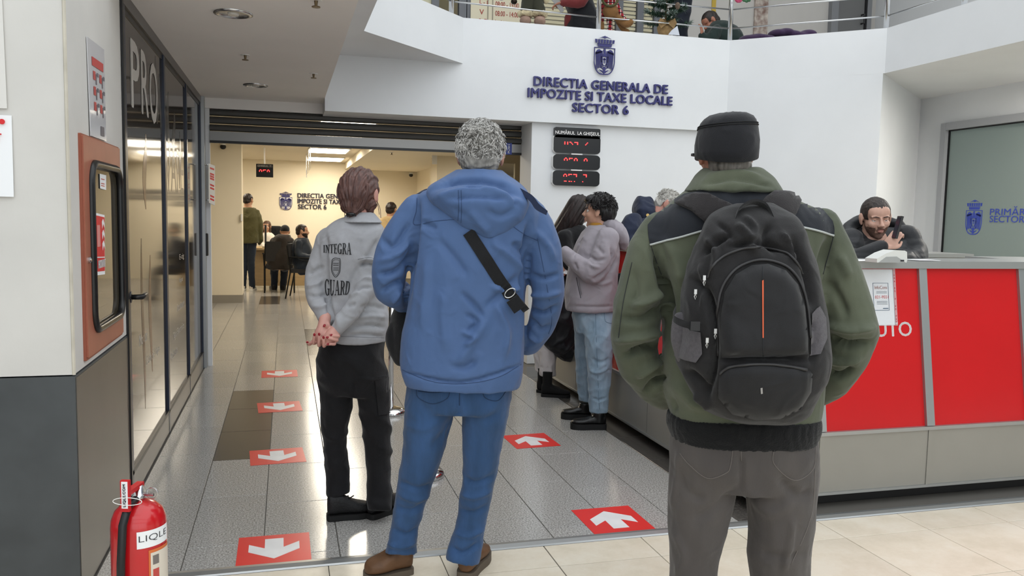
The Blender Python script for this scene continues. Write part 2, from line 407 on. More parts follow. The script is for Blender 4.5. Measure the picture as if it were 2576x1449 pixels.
# glass door with aluminium frame beside the opening
fr = mat('bronze_frame', '8f8672', .45, .4)
def glass_mat(name, col, alpha, rough=.03):
    return mat(name, col, rough, 0, alpha=alpha, spec=.8)
clear = glass_mat('clear_glass', 'cfd2cc', .12)
gd = thing('door_1', 'bronze framed glass door inside the office, right of the shutter opening', 'door', (2.7, 9.99, 0)); gd['kind'] = 'structure'
MB().box((2.30, 9.96, 0), (2.38, 10.02, 2.16)).build('frame_post', fr, gd); MB().box((2.76, 9.96, 0), (2.86, 10.02, 2.16)).build('frame_post', fr, gd)
MB().box((2.30, 9.955, 2.06), (2.86, 10.025, 2.17)).build('frame_head', fr, gd); MB().box((2.38, 9.98, .1), (2.76, 9.99, 2.06)).build('pane', clear, gd)
gd2 = thing('door_2', 'narrow framed glass window at the far right of the office', 'window', (2.5, 14.2, 0)); gd2['kind'] = 'structure'
for y in (13.52, 14.6, 15.6): MB().box((2.68, y, .9), (2.75, y+.07, 2.1)).build('frame_post', fr, gd2)
MB().box((2.68, 13.52, 2.03), (2.75, 15.67, 2.1)).build('frame_head', fr, gd2); MB().box((2.70, 13.6, .9), (2.71, 15.6, 2.05)).build('pane', mat('dim_glass', '9a958a', .08, spec=.8), gd2)

# ------------------------------------------------------------------ upstairs setting
up_wall = mat('upstairs_wall', 'bdb9b3', .8, noise=.08, nscale=2)
st(MB().box((4.75, 10.2, 3.165), (8.6, 10.4, 6.2)).build('wall_upstairs', up_wall), 'grey plaster wall upstairs behind the railing', 'wall')
st(MB().box((-3.2, 13.3, 3.165), (8.6, 13.5, 6.2)).build('wall_gallery', mat('gallery_wall', 'd9cca6', .8)), 'cream wall of the lit room upstairs', 'wall')
st(MB().prism([(-3.2, 5.2), (-.6, 5.2), (-.6, 6.8), (.6, 8.3), (4.6, 8.3), (6.2, 6.8), (6.2, 6.2), (8.6, 6.2), (8.6, 13.5), (-3.2, 13.5)], (0, 0, 6.2), X_, Y_, Z_*.25).build('ceiling_upper', ceil_paint), 'ceiling over the upper gallery', 'ceiling')
st(MB().box((8.1, 4.0, 3.165), (8.2, 10.2, 6.2)).build('wall_gallery_right', mat('pale_wall', 'd5d6d6', .7)), 'pale wall upstairs right of the grey door', 'wall')
d3 = thing('door_3', 'grey door upstairs with a dark handle', 'door', (7.5, 10.15, 3.165)); d3['kind'] = 'structure'

st(MB().box((-3.2, -5.7, 2.9), (8.6, -5.5, 3.3)).box((-3.2, -5.7, 5.9), (8.6, -5.5, 6.4)).build('wall_rear', white_paint, origin=(2.7, -5.6, 0)), 'white rear wall bands of the hall over the glazed entrance', 'wall')
for k in range(7): st(MB().box((-3.2+1.93*k, -5.66, 0), (-3.1+1.93*k, -5.54, 6.4)).build('trim_%d' % (k+2), mat('entrance_frame', '9a9c9e', .4, .5)), 'grey mullion of the glazed hall entrance', 'mullion')['group'] = 'entrance mullions'
st(MB().box((-3.3, -5.5, 0), (-3.2, 3.13, 3.165)).build('wall_hall_left', white_paint), 'white left wall of the hall', 'wall')
st(MB().box((-3.3, -5.5, 3.165), (-3.2, 13.5, 6.4)).build('wall_upper_left', white_paint), 'white left wall of the upper gallery', 'wall')
st(MB().box((8.6, -5.5, 3.165), (8.7, 13.5, 6.4)).build('wall_upper_right', white_paint), 'white right wall of the upper gallery', 'wall')
# ---- door and partitions upstairs
DX0, DX1 = on_y(2092, 40, 10.15)[0], on_y(2186, 40, 10.15)[0]
MB().box((DX0-.02, 10.12, 3.165), (DX0+.09, 10.2, 5.3)).build('door_frame', mat('grey_frame', '7d7e80', .5), d3)
MB().box((DX0+.09, 10.15, 3.18), (DX1-.08, 10.19, 5.3)).build('door_leaf', mat('grey_leaf', '6b6b6a', .5), d3)
MB().box((DX1-.08, 10.13, 3.165), (DX1-.05, 10.19, 5.3)).build('door_edge', black_plastic, d3)
MB().box((DX1-.05, 10.12, 3.165), (DX1+.02, 10.2, 5.3)).build('door_frame', MATS['grey_frame'], d3)
hx = on_y(2172, 40, 10.1)[0]; MB().tube([(hx, 10.14, 4.2), (hx, 10.08, 4.2), (hx, 10.08, 4.32), (hx, 10.14, 4.32)], .012, 8).build('handle', black_plastic, d3)
gp = thing('window_3', 'glazed partition upstairs with striped film and grey posts', 'partition', (3.2, 10.2, 3.165)); gp['kind'] = 'structure'
film = mat('striped_film', 'd8cfae', .5, alpha=.75)
for x in (1.72, 2.06, 2.16, 2.80, 4.13, 4.42, 4.66): MB().box((x, 10.14, 3.165), (x+.09, 10.24, 6.2)).build('frame_post', mat('grey_post', '66686c', .5), gp)
for x0, x1 in ((2.90, 4.12), (4.23, 4.41), (4.52, 4.65)):
    MB().box((x0, 10.18, 3.2), (x1, 10.19, 6.2)).build('pane', clear, gp)
    for k in range(15): MB().box((x0, 10.172, 3.55+.05*k), (x1, 10.178, 3.585+.05*k)).build('film_stripe', film, gp)
st(MB().box((-1.5, 10.18, 3.165), (1.72, 10.26, 6.2)).build('wall_upstairs_left', mat('upl', 'c9c3a8', .8)), 'cream wall upstairs left of the hours board', 'wall')
hb = thing('hours_board', 'cream opening hours board with red lettering behind the balcony rail', 'sign', (2.5, 10.15, 3.3))
MB().box((2.20, 10.12, 3.3), (2.86, 10.135, 4.5)).build('panel', mat('cream_board', 'd3cab0', .5), hb)
for x in (2.41, 2.47): MB().box((x, 10.115, 3.3), (x+.012, 10.122, 4.12)).build('divider', mat('board_line', '8d8674', .5), hb)
mred = mat('board_red', '9c2b22', .5)
for k, (a, b) in enumerate((('L - J', '08:00 - 15:00'), ('V', '08:00 - 14:00'), ('S, D', 'Inchis'))):
    z = 3.985-.112*k
    for s_, x, w in (((a, 2.31, None),) if k < 2 else (('S,', 2.30, None), ('D', 2.37, None)))+((b, 2.51, .3 if k < 2 else .14),):
        V, F = text_fit(s_, (x, 10.118, z), X_, Z_, NY, height=.062, width=w, bold=.012); add_obj('lettering', V, F, mred, hb)
b_ = MB().lathe([(.085, 0), (.085, .006)], (2.58, 10.125, 4.15), 24, NY); b_.build('round_seal', navy_letter, hb)
MB().lathe([(.05, 0), (.05, .004)], (2.58, 10.117, 4.15), 20, NY).build('seal_center', paper, hb)
tp = thing('upstairs_banner', 'orange arched banner behind the seated person upstairs', 'sign', (3.35, 9.6, 3.165))
MB().prism([(-.5, 0), (.5, 0), (.45, .26), (.25, .38), (0, .42), (-.25, .38), (-.45, .26)], (3.3, 9.6, 3.17), X_, Z_, Y_*.03).build('panel', mat('orange_print', 'c2652f', .5), tp)
MB().prism([(-.42, 0), (.42, 0), (.38, .22), (.2, .31), (0, .35), (-.2, .31), (-.38, .22)], (3.3, 9.597, 3.17), X_, Z_, NY*.004).build('inner_panel', mat('gold_print', 'a98a3c', .5), tp)
tp2 = add_obj('notice_strip', *MB().box((on_y(1791, 10, 10.19)[0], 10.185, 4.13), (on_y(1801, 10, 10.19)[0], 10.198, 4.6)).arrays(), mat('yellow_strip', 'b79a3a', .5)); setp(tp2, 'narrow yellow strip hung on the upstairs wall', 'notice')
hang = MB()
random.seed(3)
lx0, lx1 = on_y(1899, 40, 10.17)[0], on_y(1932, 40, 10.17)[0]; V = MB().box((lx0, 10.17, 3.3), (lx1, 10.196, 5.2)); wo = V.build('wall_hanging', mat('lace_cloth', 'c3b9ae', .9, noise=.6, nscale=14, col2='7a6258')); setp(wo, 'patterned brown lace hanging on the upstairs wall', 'hanging')

# ---- storefront on the left
dark_frame = mat('storefront_frame', '3b3d40', .35, .5); mid_frame = mat('storefront_rail', '5a5856', .3, .3)
SX = -.712
sf = thing('window_1', 'dark film-covered shop front of three glossy panes along the corridor', 'shop front', (SX, 6, 0)); sf['kind'] = 'structure'
MB().box((SX-.06, 4.142, 2.33), (SX+.006, 7.698, 2.389)).build('head_rail', mid_frame, sf)
MB().box((SX-.05, 4.142, 2.30), (SX-.004, 7.66, 2.33)).build('head_seal', black_plastic, sf)
MB().box((SX-.06, 4.14, 0), (SX+.002, 7.70, .13)).build('bottom_rail', mid_frame, sf)
MB().box((SX-.05, 4.14, .13), (SX+.004, 7.70, .15)).build('bottom_seal', black_plastic, sf)
for y0, y1 in ((4.20, 5.44), (5.50, 6.61), (6.66, 7.66)):
    MB().box((SX-.03, y0, .15), (SX-.008, y1, 2.30)).build('pane', black_glass, sf)
blue_edge = mat('blue_black_seal', '232c40', .3)
for y0, y1 in ((4.14, 4.20), (5.44, 5.47), (5.475, 5.50), (6.61, 6.66), (7.66, 7.70)): MB().box((SX-.05, y0, 0), (SX+.004, y1, 2.33)).build('mullion', blue_edge, sf)
MB().box((SX-.05, 7.702, 0), (SX+.03, 7.798, 2.388)).build('end_post', alu, sf)
MB().box((SX-.05, 7.80, 0), (-.646, 7.85, 2.298)).build('jamb', white_paint, sf)
lt_m = mat('film_white', 'c9c6c0', .3); dim_m = mat('film_grey', '6d655d', .25)
def store_text(s_, px0, px1, h, m, bold=.0):
    a = on_x(*px0, SX-.007); b = on_x(*px1, SX-.007)
    w = b[1]-a[1]; V, F = text_fit(s_, (SX-.0075, a[1], a[2]), Y_, Z_, X_, width=w, height=h, bold=bold); add_obj('lettering', V, F, m, sf)
store_text('P', (330, 268), (352, 268), .33, lt_m, .03); store_text('R', (356, 285), (374, 290), .33, lt_m, .03); store_text('O', (377, 305), (397, 311), .34, lt_m, .03)
store_text('VAPE', (418, 480), (462, 480), .3, dim_m)
store_text('E-cig', (452, 658), (463, 655), .05, lt_m); store_text('Vape', (451, 716), (460, 714), .045, lt_m); store_text('Atomizoare', (446, 785), (464, 770), .055, lt_m)
store_text('Tigari Electronice', (436, 860), (463, 822), .06, lt_m); store_text('Rezistente', (430, 908), (447, 882), .055, lt_m)
store_text('Moduri', (351, 873), (371, 845), .06, lt_m); store_text('Lichide Vape', (370, 925), (402, 890), .06, lt_m)
store_text('www.', (388, 1135), (416, 1098), .05, lt_m); store_text('vapeparadise .ro', (428, 1062), (480, 975), .05, lt_m)
# smoke wisps printed on the film
rnd = random.Random(5); wm = mat('smoke_print', '8b8782', .2, alpha=.55, noise=.5, nscale=9, col2='4a443e', stretch=(1, 1, .25)); sk = mat('tan_print', 'a07a5e', .2, alpha=.6, noise=.4, nscale=6, col2='5b4334', stretch=(1, 1, .2))
def wisp(y, z0, z1, w, m, k):
    L = [(y+w*math.sin(k+5*t)*.5+w*(.3+.7*math.sin(math.pi*t)), z0+(z1-z0)*t) for t in np.linspace(0, 1, 14)]; Rr = [(a-w*(.25+1.2*math.sin(math.pi*t)), b) for (a, b), t in zip(L, np.linspace(0, 1, 14))]
    MB().prism(L+Rr[::-1], (SX-.0078, 0, 0), Y_, Z_, X_*.0006).build('smoke_print', m, sf)
for y, a, b, w, k in ((5.22, 1.9, 2.28, .07, 0), (5.33, 1.85, 2.2, .05, 1), (5.68, 1.75, 2.15, .10, 2), (5.95, 1.7, 2.05, .10, 3), (6.25, 1.55, 1.95, .07, 4)): wisp(y, a, b, w, wm, k)
for y, a, b, w, k in ((4.6, .35, 1.25, .05, 1), (4.85, .5, 1.15, .06, 2), (4.75, 1.4, 1.8, .08, 3)): wisp(y, a, b, w, sk, k)
hd = MB().lathe([(.028, 0), (.028, .012)], (SX-.005, 4.205, .985), 16, X_); hd.tube([(SX, 4.205, .985), (SX+.05, 4.21, .985), (SX+.052, 4.26, .985), (SX+.05, 4.33, .985), (SX+.045, 4.35, .985)], [.012, .013, .013, .012, .008], 10); hd.build('handle', black_plastic, sf, True)
MB().bbox((SX+.004, 7.71, 1.0), (SX+.05, 7.75, 1.2), .01).build('handle', black_plastic, sf)

# ---- notices on pillar and storefront end
def sheet(name, label, cat, P, m, thick=.003):   # P: four corners TL TR BR BL
    P = np.array(P, float); n = np.cross(P[1]-P[0], P[3]-P[0]); n = -n/np.linalg.norm(n)
    t = thing(name, label, cat, (P[2]+P[3])/2); MB().hexa(list(P[[3, 2, 1, 0]]-n*0)+list(P[[3, 2, 1, 0]]+n*thick)).build('sheet', m, t); return t, n
def in_quad(P, u, v): P = np.array(P, float); return (P[0]*(1-u)+P[1]*u)*(1-v)+(P[3]*(1-u)+P[2]*u)*v
def patch(P, n, u0, v0, u1, v1, m, name, par, k=.0045):
    c = [in_quad(P, u0, v0), in_quad(P, u1, v0), in_quad(P, u1, v1), in_quad(P, u0, v1)]
    c = [q+n*k for q in c]; MB().hexa([c[3], c[2], c[1], c[0]]+[q+n*.0006 for q in (c[3], c[2], c[1], c[0])]).build(name, m, par)
NX = X_
plast = mat('sleeve_plastic', 'c4c4c6', .08, alpha=.55, spec=.8)
Pq = [(-.713, 3.435, 2.036), (-.713, 3.735, 2.044), (-.711, 3.725, 1.675), (-.711, 3.45, 1.673)]
ns, nn = sheet('safety_notice', 'laminated fire drill notice with small red pictures above hydrant box', 'notice', Pq, mat('notice_film', 'cfcfd2', .12, spec=.8))
patch(Pq, nn, .2, .17, .88, .26, mat('red_faded', 'c04a45', .4), 'red_bar', ns)
rr = random.Random(2)
for r in range(3):
    for c in range(2):
        u = .25+.38*c; v = .31+.16*r
        patch(Pq, nn, u, v, u+.13, v+.09, mat('red_faded2', 'b8504a', .4), 'picture', ns)
        patch(Pq, nn, u+.15, v+.02, u+.2, v+.13, mat('grey_print', '6f6b70', .5), 'picture', ns)
        patch(Pq, nn, u+.22, v, u+.32, v+.04, mat('grey_print', '6f6b70', .5), 'caption', ns)
patch(Pq, nn, .62, .86, .85, .96, mat('grey_print', '6f6b70', .5), 'caption', ns)
Pq = [(-1.18, 3.127, 1.703), (-.881, 3.127, 1.703), (-.881, 3.122, 1.433), (-1.18, 3.122, 1.433)]
ns, nn = sheet('paper_notice', 'white paper notice with red heading taped on white pillar', 'notice', Pq, paper)
V, F = text_fit('T', on_y(-15, 356, 3.118), X_, Z_, NY, height=.027, bold=.03); add_obj('lettering', V, F, red_print, ns)
MB().lathe([(.009, 0), (.009, .002)], on_y(5, 306, 3.118), 14, NY).build('red_dot', red_print, ns)
Pq = [(-1.1, 3.127, 2.2), (-.899, 3.127, 2.2), (-.893, 3.124, 1.725), (-1.1, 3.124, 1.725)]
ns, nn = sheet('blank_sheet', 'plain off-white sheet taped on pillar above the red-headed notice', 'notice', Pq, mat('old_paper', 'd9d7d2', .6))
hp = [np.array(q) for q in ((-.60, 7.79, 1.90), (-.53, 7.70, 1.90), (-.53, 7.70, 1.46), (-.60, 7.79, 1.46))]
a_, b_q = on_y(524, 412, 7.62), on_y(539, 412, 7.72)
hp = [on_y(523, 411, 7.6), on_y(539, 417, 7.75), on_y(539, 517, 7.75), on_y(524, 510, 7.6)]
ns, nn = sheet('hours_sign', 'small white sign with red lettering standing off the shop front end post', 'sign', hp, white_plastic, .006)
for v in (.08, .22, .28, .34, .5, .58, .78, .86): patch(hp, nn, .2, v, .85, v+.045, red_print, 'lettering', ns, .0065)
for v in (.03, .93): MB().tube([np.array([SX+.03, 7.75, in_quad(hp, 0, v)[2]]), in_quad(hp, 0, v)], .005, 8).build('bracket', steel, ns)

# ---- hydrant box
brick = mat('hydrant_red', 'a5634e', .4, noise=.12, nscale=7, bump=.05, bscale=10)
hy = thing('hydrant_cabinet', 'brick red fire hydrant cabinet with rounded window set in white pillar', 'hydrant cabinet', (-.715, 3.62, .85))
y0, y1, z0, z1 = 3.285, 3.962, .852, 1.662
def rrect(y0, y1, z0, z1, r, n=6):
    P = []
    for cy, cz, a in ((y1-r, z1-r, 0), (y0+r, z1-r, 90), (y0+r, z0+r, 180), (y1-r, z0+r, 270)):
        for k in range(n+1): t = math.radians(a+90*k/n); P.append((cy+r*math.cos(t), cz+r*math.sin(t)))
    return P
def ringplate(mb, outer, inner, x0, x1):
    n = len(outer); V = []
    for P, x in ((outer, x0), (outer, x1), (inner, x1), (inner, x0)): V += [(x, a, b) for a, b in P]
    F = []
    for k in range(n):
        j = (k+1) % n
        for q in range(4): F.append((q*n+k, q*n+j, ((q+1) % 4)*n+j, ((q+1) % 4)*n+k))
    return mb.add(V, F)
wy0, wy1, wz0, wz1 = 3.365, 3.945, .925, 1.58
ringplate(MB(), rrect(y0, y1, z0, z1, .004), rrect(wy0-.0, wy1, wz0, wz1, .09), -.72, -.700).build('door_panel', brick, hy)
ringplate(MB(), rrect(y0-.010, y1+.008, z0-.010, z1+.006, .004), rrect(y0, y1, z0, z1, .004), -.72, -.706).build('frame', mat('hydrant_rim', '93503c', .5, bump=.2, bscale=20), hy)
g = MB(); P = rrect(wy0+.012, wy1-.012, wz0+.012, wz1-.012, .08, 8); g.tube([(-.698, a, b) for a, b in P+P[:1]], .016, 10, cap=False); g.build('rubber_gasket', mat('rubber', '161617', .3), hy, True)
MB().prism(rrect(wy0+.01, wy1-.01, wz0+.01, wz1-.01, .08), (-.712, 0, 0), Y_, Z_, X_*.004).build('window_pane', mat('hydrant_glass', '4a4438', .03, spec=1.0), hy)
MB().box((-.708, wy0+.03, wz0+.04), (-.7072, wy0+.04, wz0+.05)).build('interior_edge', black_plastic, hy)
MB().lathe([(.012, 0), (.012, .006), (.006, .01)], (-.70, 3.325, 1.21), 14, X_).build('lock', steel, hy)
q = [on_x(238, 535, -.706), on_x(262, 541, -.706), on_x(263, 690, -.706), on_x(240, 693, -.706)]
patch(q, NX, 0, 0, 1, 1, paper, 'sign', hy, .001); patch(q, NX, .08, .04, .95, .70, red_print, 'sign_red', hy, .0022); patch(q, NX, .08, .72, .95, .94, red_print, 'sign_red', hy, .0022)
fm = mat('sign_white', 'f0eeee', .5)
ya, yb = q[0][1], q[1][1]; zt, zb = q[0][2], q[3][2]; W_, H_ = yb-ya, zt-zb
for k in range(3):
    c0 = (ya+W_*.62, zt-H_*(.2+.18*k))
    MB().prism([(c0[0]+W_*a, c0[1]+H_*b) for a, b in ((0, .05), (.14, .10), (.27, .02), (.27, -.05), (.14, .02), (.03, -.06))], (-.7025, 0, 0), Y_, Z_, X_*.0006).build('sign_flame', fm, hy)
MB().prism([(ya+W_*a, zt-H_*b) for a, b in ((.1, .2), (.4, .2), (.42, .55), (.1, .55))], (-.7025, 0, 0), Y_, Z_, X_*.0006).build('sign_reel', mat('sign_pink', 'd98a86', .5), hy)
V, F = text_fit('HIDRANT', (-.7025, ya+W_*.14, zb+H_*.1), Y_, Z_, X_, width=W_*.75, height=H_*.13, bold=.01); add_obj('lettering', V, F, fm, hy)
q = [on_x(250, 437, -.706), on_x(266, 441, -.706), on_x(266, 478, -.706), on_x(251, 474, -.706)]; patch(q, NX, 0, 0, 1, 1, paper, 'label', hy, .001)
for v in (.3, .6, .75): patch(q, NX, .15, v, .7, v+.06, mat('red_faded', 'c04a45', .4), 'label_print', hy, .002)

# ---- fire extinguisher
EX = np.array([-.462, 2.80, 0.]); ext_red = mat('extinguisher_red', 'bf161d', .22, spec=.6, coat=.4)
fe = thing('fire_extinguisher', 'red fire extinguisher with black hose standing in front of pillar', 'fire extinguisher', EX)
r = .084
o = MB().lathe([(r*.92, 0), (r, .012), (r, .385), (r*.97, .41), (r*.85, .436), (r*.62, .455), (r*.35, .465), (.02, .468)], EX, 32).build('cylinder', ext_red, fe, True); autosmooth(o, 50)
MB().lathe([(.02, 0), (.02, .02), (.016, .022), (.016, .05)], EX+[0, 0, .465], 18).build('valve', steel, fe, True)
lv = MB(); rm = np.array([HR, HF, Z_])
lv.obox(EX+[0, 0, .515]-HF*.03, (.022, .10, .014), np.array([HR, HF, Z_])); lv.build('lever', mat('lever_red', 'c01b22', .35), fe)
lv = MB(); c0 = EX+np.array([0, 0, .548])-HF*.07; lv.obox(EX+np.array([0, 0, .51])-HF*.085, (.028, .012, .10), np.array([HR, HF, Z_])); lv.build('handle', mat('lever_red', 'c01b22', .35), fe)
lv = MB(); lv.obox(EX+np.array([0, 0, .514])-HF*.092, (.019, .002, .085), np.array([HR, HF, Z_])); lv.build('handle_label', paper, fe)
V, F = text_fit('LIQLE.COM', EX+np.array([0, 0, .477])-HF*.0935+HR*.005, Z_, -HR, -HF, width=.072, height=.0095, bold=.005); add_obj('lettering', V, F, dark_print, fe)
MB().tube([EX+np.array([0, 0, .49])+HR*(.045+.018*math.cos(t))+Z_*.018*math.sin(t) for t in np.linspace(0, 6.283, 20)], .0018, 6).build('pin_ring', steel, fe)
MB().tube([EX+np.array([0, 0, .485])-HR*.045, EX+np.array([0, 0, .485])+HR*.05], .005, 8).build('pin', steel, fe)
MB().tube([EX+np.array([0, 0, .497])-HF*.10+HR*(.012+.045*math.cos(t))+Z_*.012*math.sin(t) for t in np.linspace(0, 6.283, 24)], .0012, 6).build('seal_tie', white_plastic, fe)
MB().tube([EX+np.array([0, 0, .475])-HF*.02, EX+np.array([0, 0, .47])-HF*.07, EX+np.array([0, 0, .42])-HF*.1-HR*.004, EX+np.array([0, 0, .3])-HF*.104-HR*.01, EX+np.array([0, 0, .06])-HF*.104-HR*.016], .0125, 12).build('hose', mat('hose_rubber', '1a1a1c', .4), fe, True)
def cyl_label(a0, a1, za, zb, k, m, name):
    V = []; F = []; n = 10
    for i in range(n+1):
        a = a0+(a1-a0)*i/n; d = HR*math.sin(a)-HF*math.cos(a)
        for z in (za, zb): V.append(EX+d*(r+k)+Z_*z)
    for i in range(n): F.append((2*i, 2*i+2, 2*i+3, 2*i+1))
    add_obj(name, V, F, m, fe, True)
cyl_label(.35, 1.75, .335, .39, .001, paper, 'brand_label'); cyl_label(.75, 1.8, .02, .325, .001, mat('label_orange', 'd5703c', .4), 'instruction_label'); cyl_label(.82, 1.8, .03, .315, .0018, mat('label_cream', 'dcd3c4', .4), 'instruction_label')
V, F = text_fit('LIQLE', (0, 0, 0), X_, Z_, NY, width=.10, height=.024, bold=-.01)
th = .42+V[:, 0]/r; V = EX+(HR*np.sin(th)[:, None]-HF*np.cos(th)[:, None])*(r+.002)+Z_*(.353+V[:, 2:3]); add_obj('lettering', V, F, dark_print, fe)
for k in range(6): cyl_label(.9, 1.15, .05+.045*k, .08+.045*k, .0024, mat('label_grey', '77706c', .5) if k % 2 else mat('red_faded', 'c04a45', .4), 'pictogram')

# ---- floor stickers
stick_red = mat('sticker_red', 'd8302c', .35, noise=.05, nscale=6); stick_white = mat('sticker_white', 'e4e4e4', .4, noise=.12, nscale=9)
AR = np.array([(.37, .86), (.63, .86), (.63, .53), (.85, .70), (.85, .44), (.5, .16), (.15, .44), (.15, .70), (.37, .53)])
def sticker(P, up, label, group):
    Q = np.array([on_z(*p) for p in P]); c = Q.mean(0); w = (np.linalg.norm(Q[1]-Q[0])+np.linalg.norm(Q[2]-Q[3]))/2; h = (np.linalg.norm(Q[3]-Q[0])+np.linalg.norm(Q[2]-Q[1]))/2
    u = (Q[1]-Q[0])+(Q[2]-Q[3]); u[2] = 0; u /= np.linalg.norm(u); v = np.array([-u[1], u[0], 0])
    t = thing('arrow_sticker', label, 'floor sticker', (c[0], c[1], 0), group)
    a = c-u*w/2-v*h/2; MB().prism([(0, 0), (w, 0), (w, h), (0, h)], a+Z_*.0004, u, v, Z_*.0011).build('red_sheet', stick_red, t)
    A = AR.copy()
    if up: A = 1-A
    MB().prism(A*[w, h], a+Z_*.0015, u, v, Z_*.0008).build('white_arrow', stick_white, t)
dn = 'red sticker, white arrow pointing at the beige tiles, '
sticker([(605, 1354), (780, 1339), (781, 1410), (588, 1427)], False, dn+'touching the metal strip', 'floor arrows on granite')
sticker([(631, 1134), (764, 1126), (767, 1161), (626, 1173)], False, dn+'at near end of the dark tiles', 'floor arrows on granite')
sticker([(650, 1014), (756, 1009), (758, 1033), (646, 1040)], False, dn+'on the dark tiles\' far half', 'floor arrows on granite')
sticker([(659, 933), (747, 931), (749, 947), (657, 951)], False, dn+'beyond the dark tiles', 'floor arrows on granite')
sticker([(1442, 1284), (1580, 1272), (1649, 1331), (1490, 1345)], True, 'red floor sticker, white arrow pointing to the office, touching the metal strip', 'floor arrows on granite')
sticker([(1262, 1097), (1372, 1089), (1407, 1122), (1300, 1129)], True, 'red floor sticker, white arrow pointing to the office, near the lilac jacket woman', 'floor arrows on granite')

# ---- red counter
cred = mat('counter_red', 'c4161a', .22, spec=.5, noise=.06, nscale=3); cgrey = mat('counter_grey', '98968f', .4, .35, noise=.06, nscale=3)
ct = thing('reception_counter', 'red and grey reception counter with metal posts and grey top', 'counter', (2.8, 3.6, 0))
FY0, FY1, RZ0, RZ1 = 3.405, 3.53, .378, 1.175
def fpt(x, z, k=0.): t = (z-RZ0)/(RZ1-RZ0); n = np.array([0, -(RZ1-RZ0), (FY1-FY0)*-1.]); n = np.array([0, -.988, .155]); return np.array([x, FY0+(FY1-FY0)*t, z])+n*k
LX0, LX1 = 2.165, 2.285
def lpt(y, z, k=0.): t = (z-RZ0)/(RZ1-RZ0); n = np.array([-.988, 0, .155]); return np.array([LX0+(LX1-LX0)*t, y, z])+n*k
def slab4(c, n, t, name, m): c = [np.array(q) for q in c]; MB().hexa([q-n*t for q in c]+c).build(name, m, ct)
fn = np.array([0, -.988, .155]); ln = np.array([-.988, 0, .155])
fx = [2.165, 2.525, 3.165, 3.805, 4.445, 5.085, 5.725]
for a, b in zip(fx[:-1], fx[1:]):
    a2 = a+.02; b2 = b-.02; a3 = a2 if a > 2.2 else 2.30
    slab4([fpt(a2, RZ0), fpt(b2, RZ0), fpt(b2, RZ1), fpt(a3, RZ1)], fn, .02, 'red_panel', cred)
    MB().box((a+.012, 3.394, .075), (b-.012, 3.42, .36)).build('lower_panel', cgrey, ct)
for a in fx[1:]:
    slab4([fpt(a-.024, RZ0, .016), fpt(a+.024, RZ0, .016), fpt(a+.024, RZ1, .016), fpt(a-.024, RZ1, .016)], fn, .05, 'post', alu)
    MB().box((a-.011, 3.39, .07), (a+.011, 3.42, .378)).build('post', cgrey, ct)
MB().box((2.16, 3.385, .36), (5.75, 3.42, .378)).build('ledge', alu, ct)
MB().box((2.16, 3.385, .062), (5.75, 3.42, .075)).build('bottom_rail', alu, ct)
MB().box((2.24, 3.45, 0), (5.7, 3.5, .07)).box((2.24, 3.45, 0), (2.3, 6.9, .07)).build('kick_plate', mat('kick_black', '1b1a1a', .5), ct)
ly = [3.40, 3.95, 4.6, 5.25, 5.9, 6.55, 6.95]
for a, b in zip(ly[:-1], ly[1:]):
    a3 = 3.53 if a < 3.5 else a+.02
    slab4([lpt(b-.02, RZ0), lpt(a+.02, RZ0), lpt(a3, RZ1), lpt(b-.02, RZ1)], ln, .02, 'red_panel', cred)
    MB().box((2.155, a+.004, .075), (2.18, b-.004, .36)).build('lower_panel', cgrey, ct)
for a in ly[1:]: slab4([lpt(a+.02, RZ0, .012), lpt(a-.02, RZ0, .012), lpt(a-.02, RZ1, .012), lpt(a+.02, RZ1, .012)], ln, .04, 'post', alu)
MB().box((2.145, 3.385, .36), (2.18, 6.97, .378)).build('ledge', alu, ct)
MB().box((2.145, 3.385, .062), (2.18, 6.97, .075)).build('bottom_rail', alu, ct)
top_m = mat('counter_top', 'a6a7a6', .3, .5)
MB().prism([(2.26, 3.505), (5.75, 3.505), (5.75, 3.86), (2.62, 3.86), (2.62, 6.98), (2.26, 6.98)], (0, 0, 1.175), X_, Y_, Z_*.037).build('counter_top', top_m, ct)
MB().box((2.55, 3.80, 0), (5.7, 3.82, 1.175)).build('back_panel', cgrey, ct); MB().box((2.56, 3.86, 0), (2.58, 6.95, 1.175)).build('back_panel', cgrey, ct)
MB().box((2.62, 3.82, .7), (5.7, 4.15, .74)).build('desk_shelf', mat('desk_wood', 'b9a88c', .5), ct)
wl = mat('white_letter', 'f2efee', .4)
a_ = (2.80, .833); V, F = text_geo('AUTO', 1., .02); V[:, 0] -= V[:, 0].min(); V[:, 0] *= .295/V[:, 0].max(); V[:, 1] *= .072/V[:, 1].max()
V = np.array([fpt(2.795+p[0], .832+p[1], .0015) for p in V]); add_obj('lettering', V, F, wl, ct)
# far run of the counter and cabinet behind it
fc = thing('back_counter', 'short grey counter return standing behind the red counter', 'counter', (4.4, 4.15, 0))
A = on_z(2428, 644, 1.2); B = on_z(2590, 656, 1.2); dr = (B-A)/np.linalg.norm(B-A); nr = np.array([dr[1], -dr[0], 0]); nr = nr if nr[0] > 0 else -nr
MB().prism([(0, 0), (.53, 0), (.53, -.4), (0, -.4)] if np.cross(dr, nr)[2] < 0 else [(0, 0), (.53, 0), (.53, .4), (0, .4)], A-Z_*.03, dr, nr if np.cross(dr, nr)[2] > 0 else -nr, Z_*.03).build('counter_top', top_m, fc)
MB().prism([(.02, .02), (.51, .02), (.51, .38), (.02, .38)], A-Z_*1.2, dr, nr, Z_*1.17).build('body', cgrey, fc)
cb2 = thing('grey_cabinet', 'grey cabinet with maroon side behind the counter by frosted glass', 'cabinet', (4.9, 6.4, 0))
A2 = on_z(2330, 638, 1.17); B2 = on_z(2424, 638, 1.17)
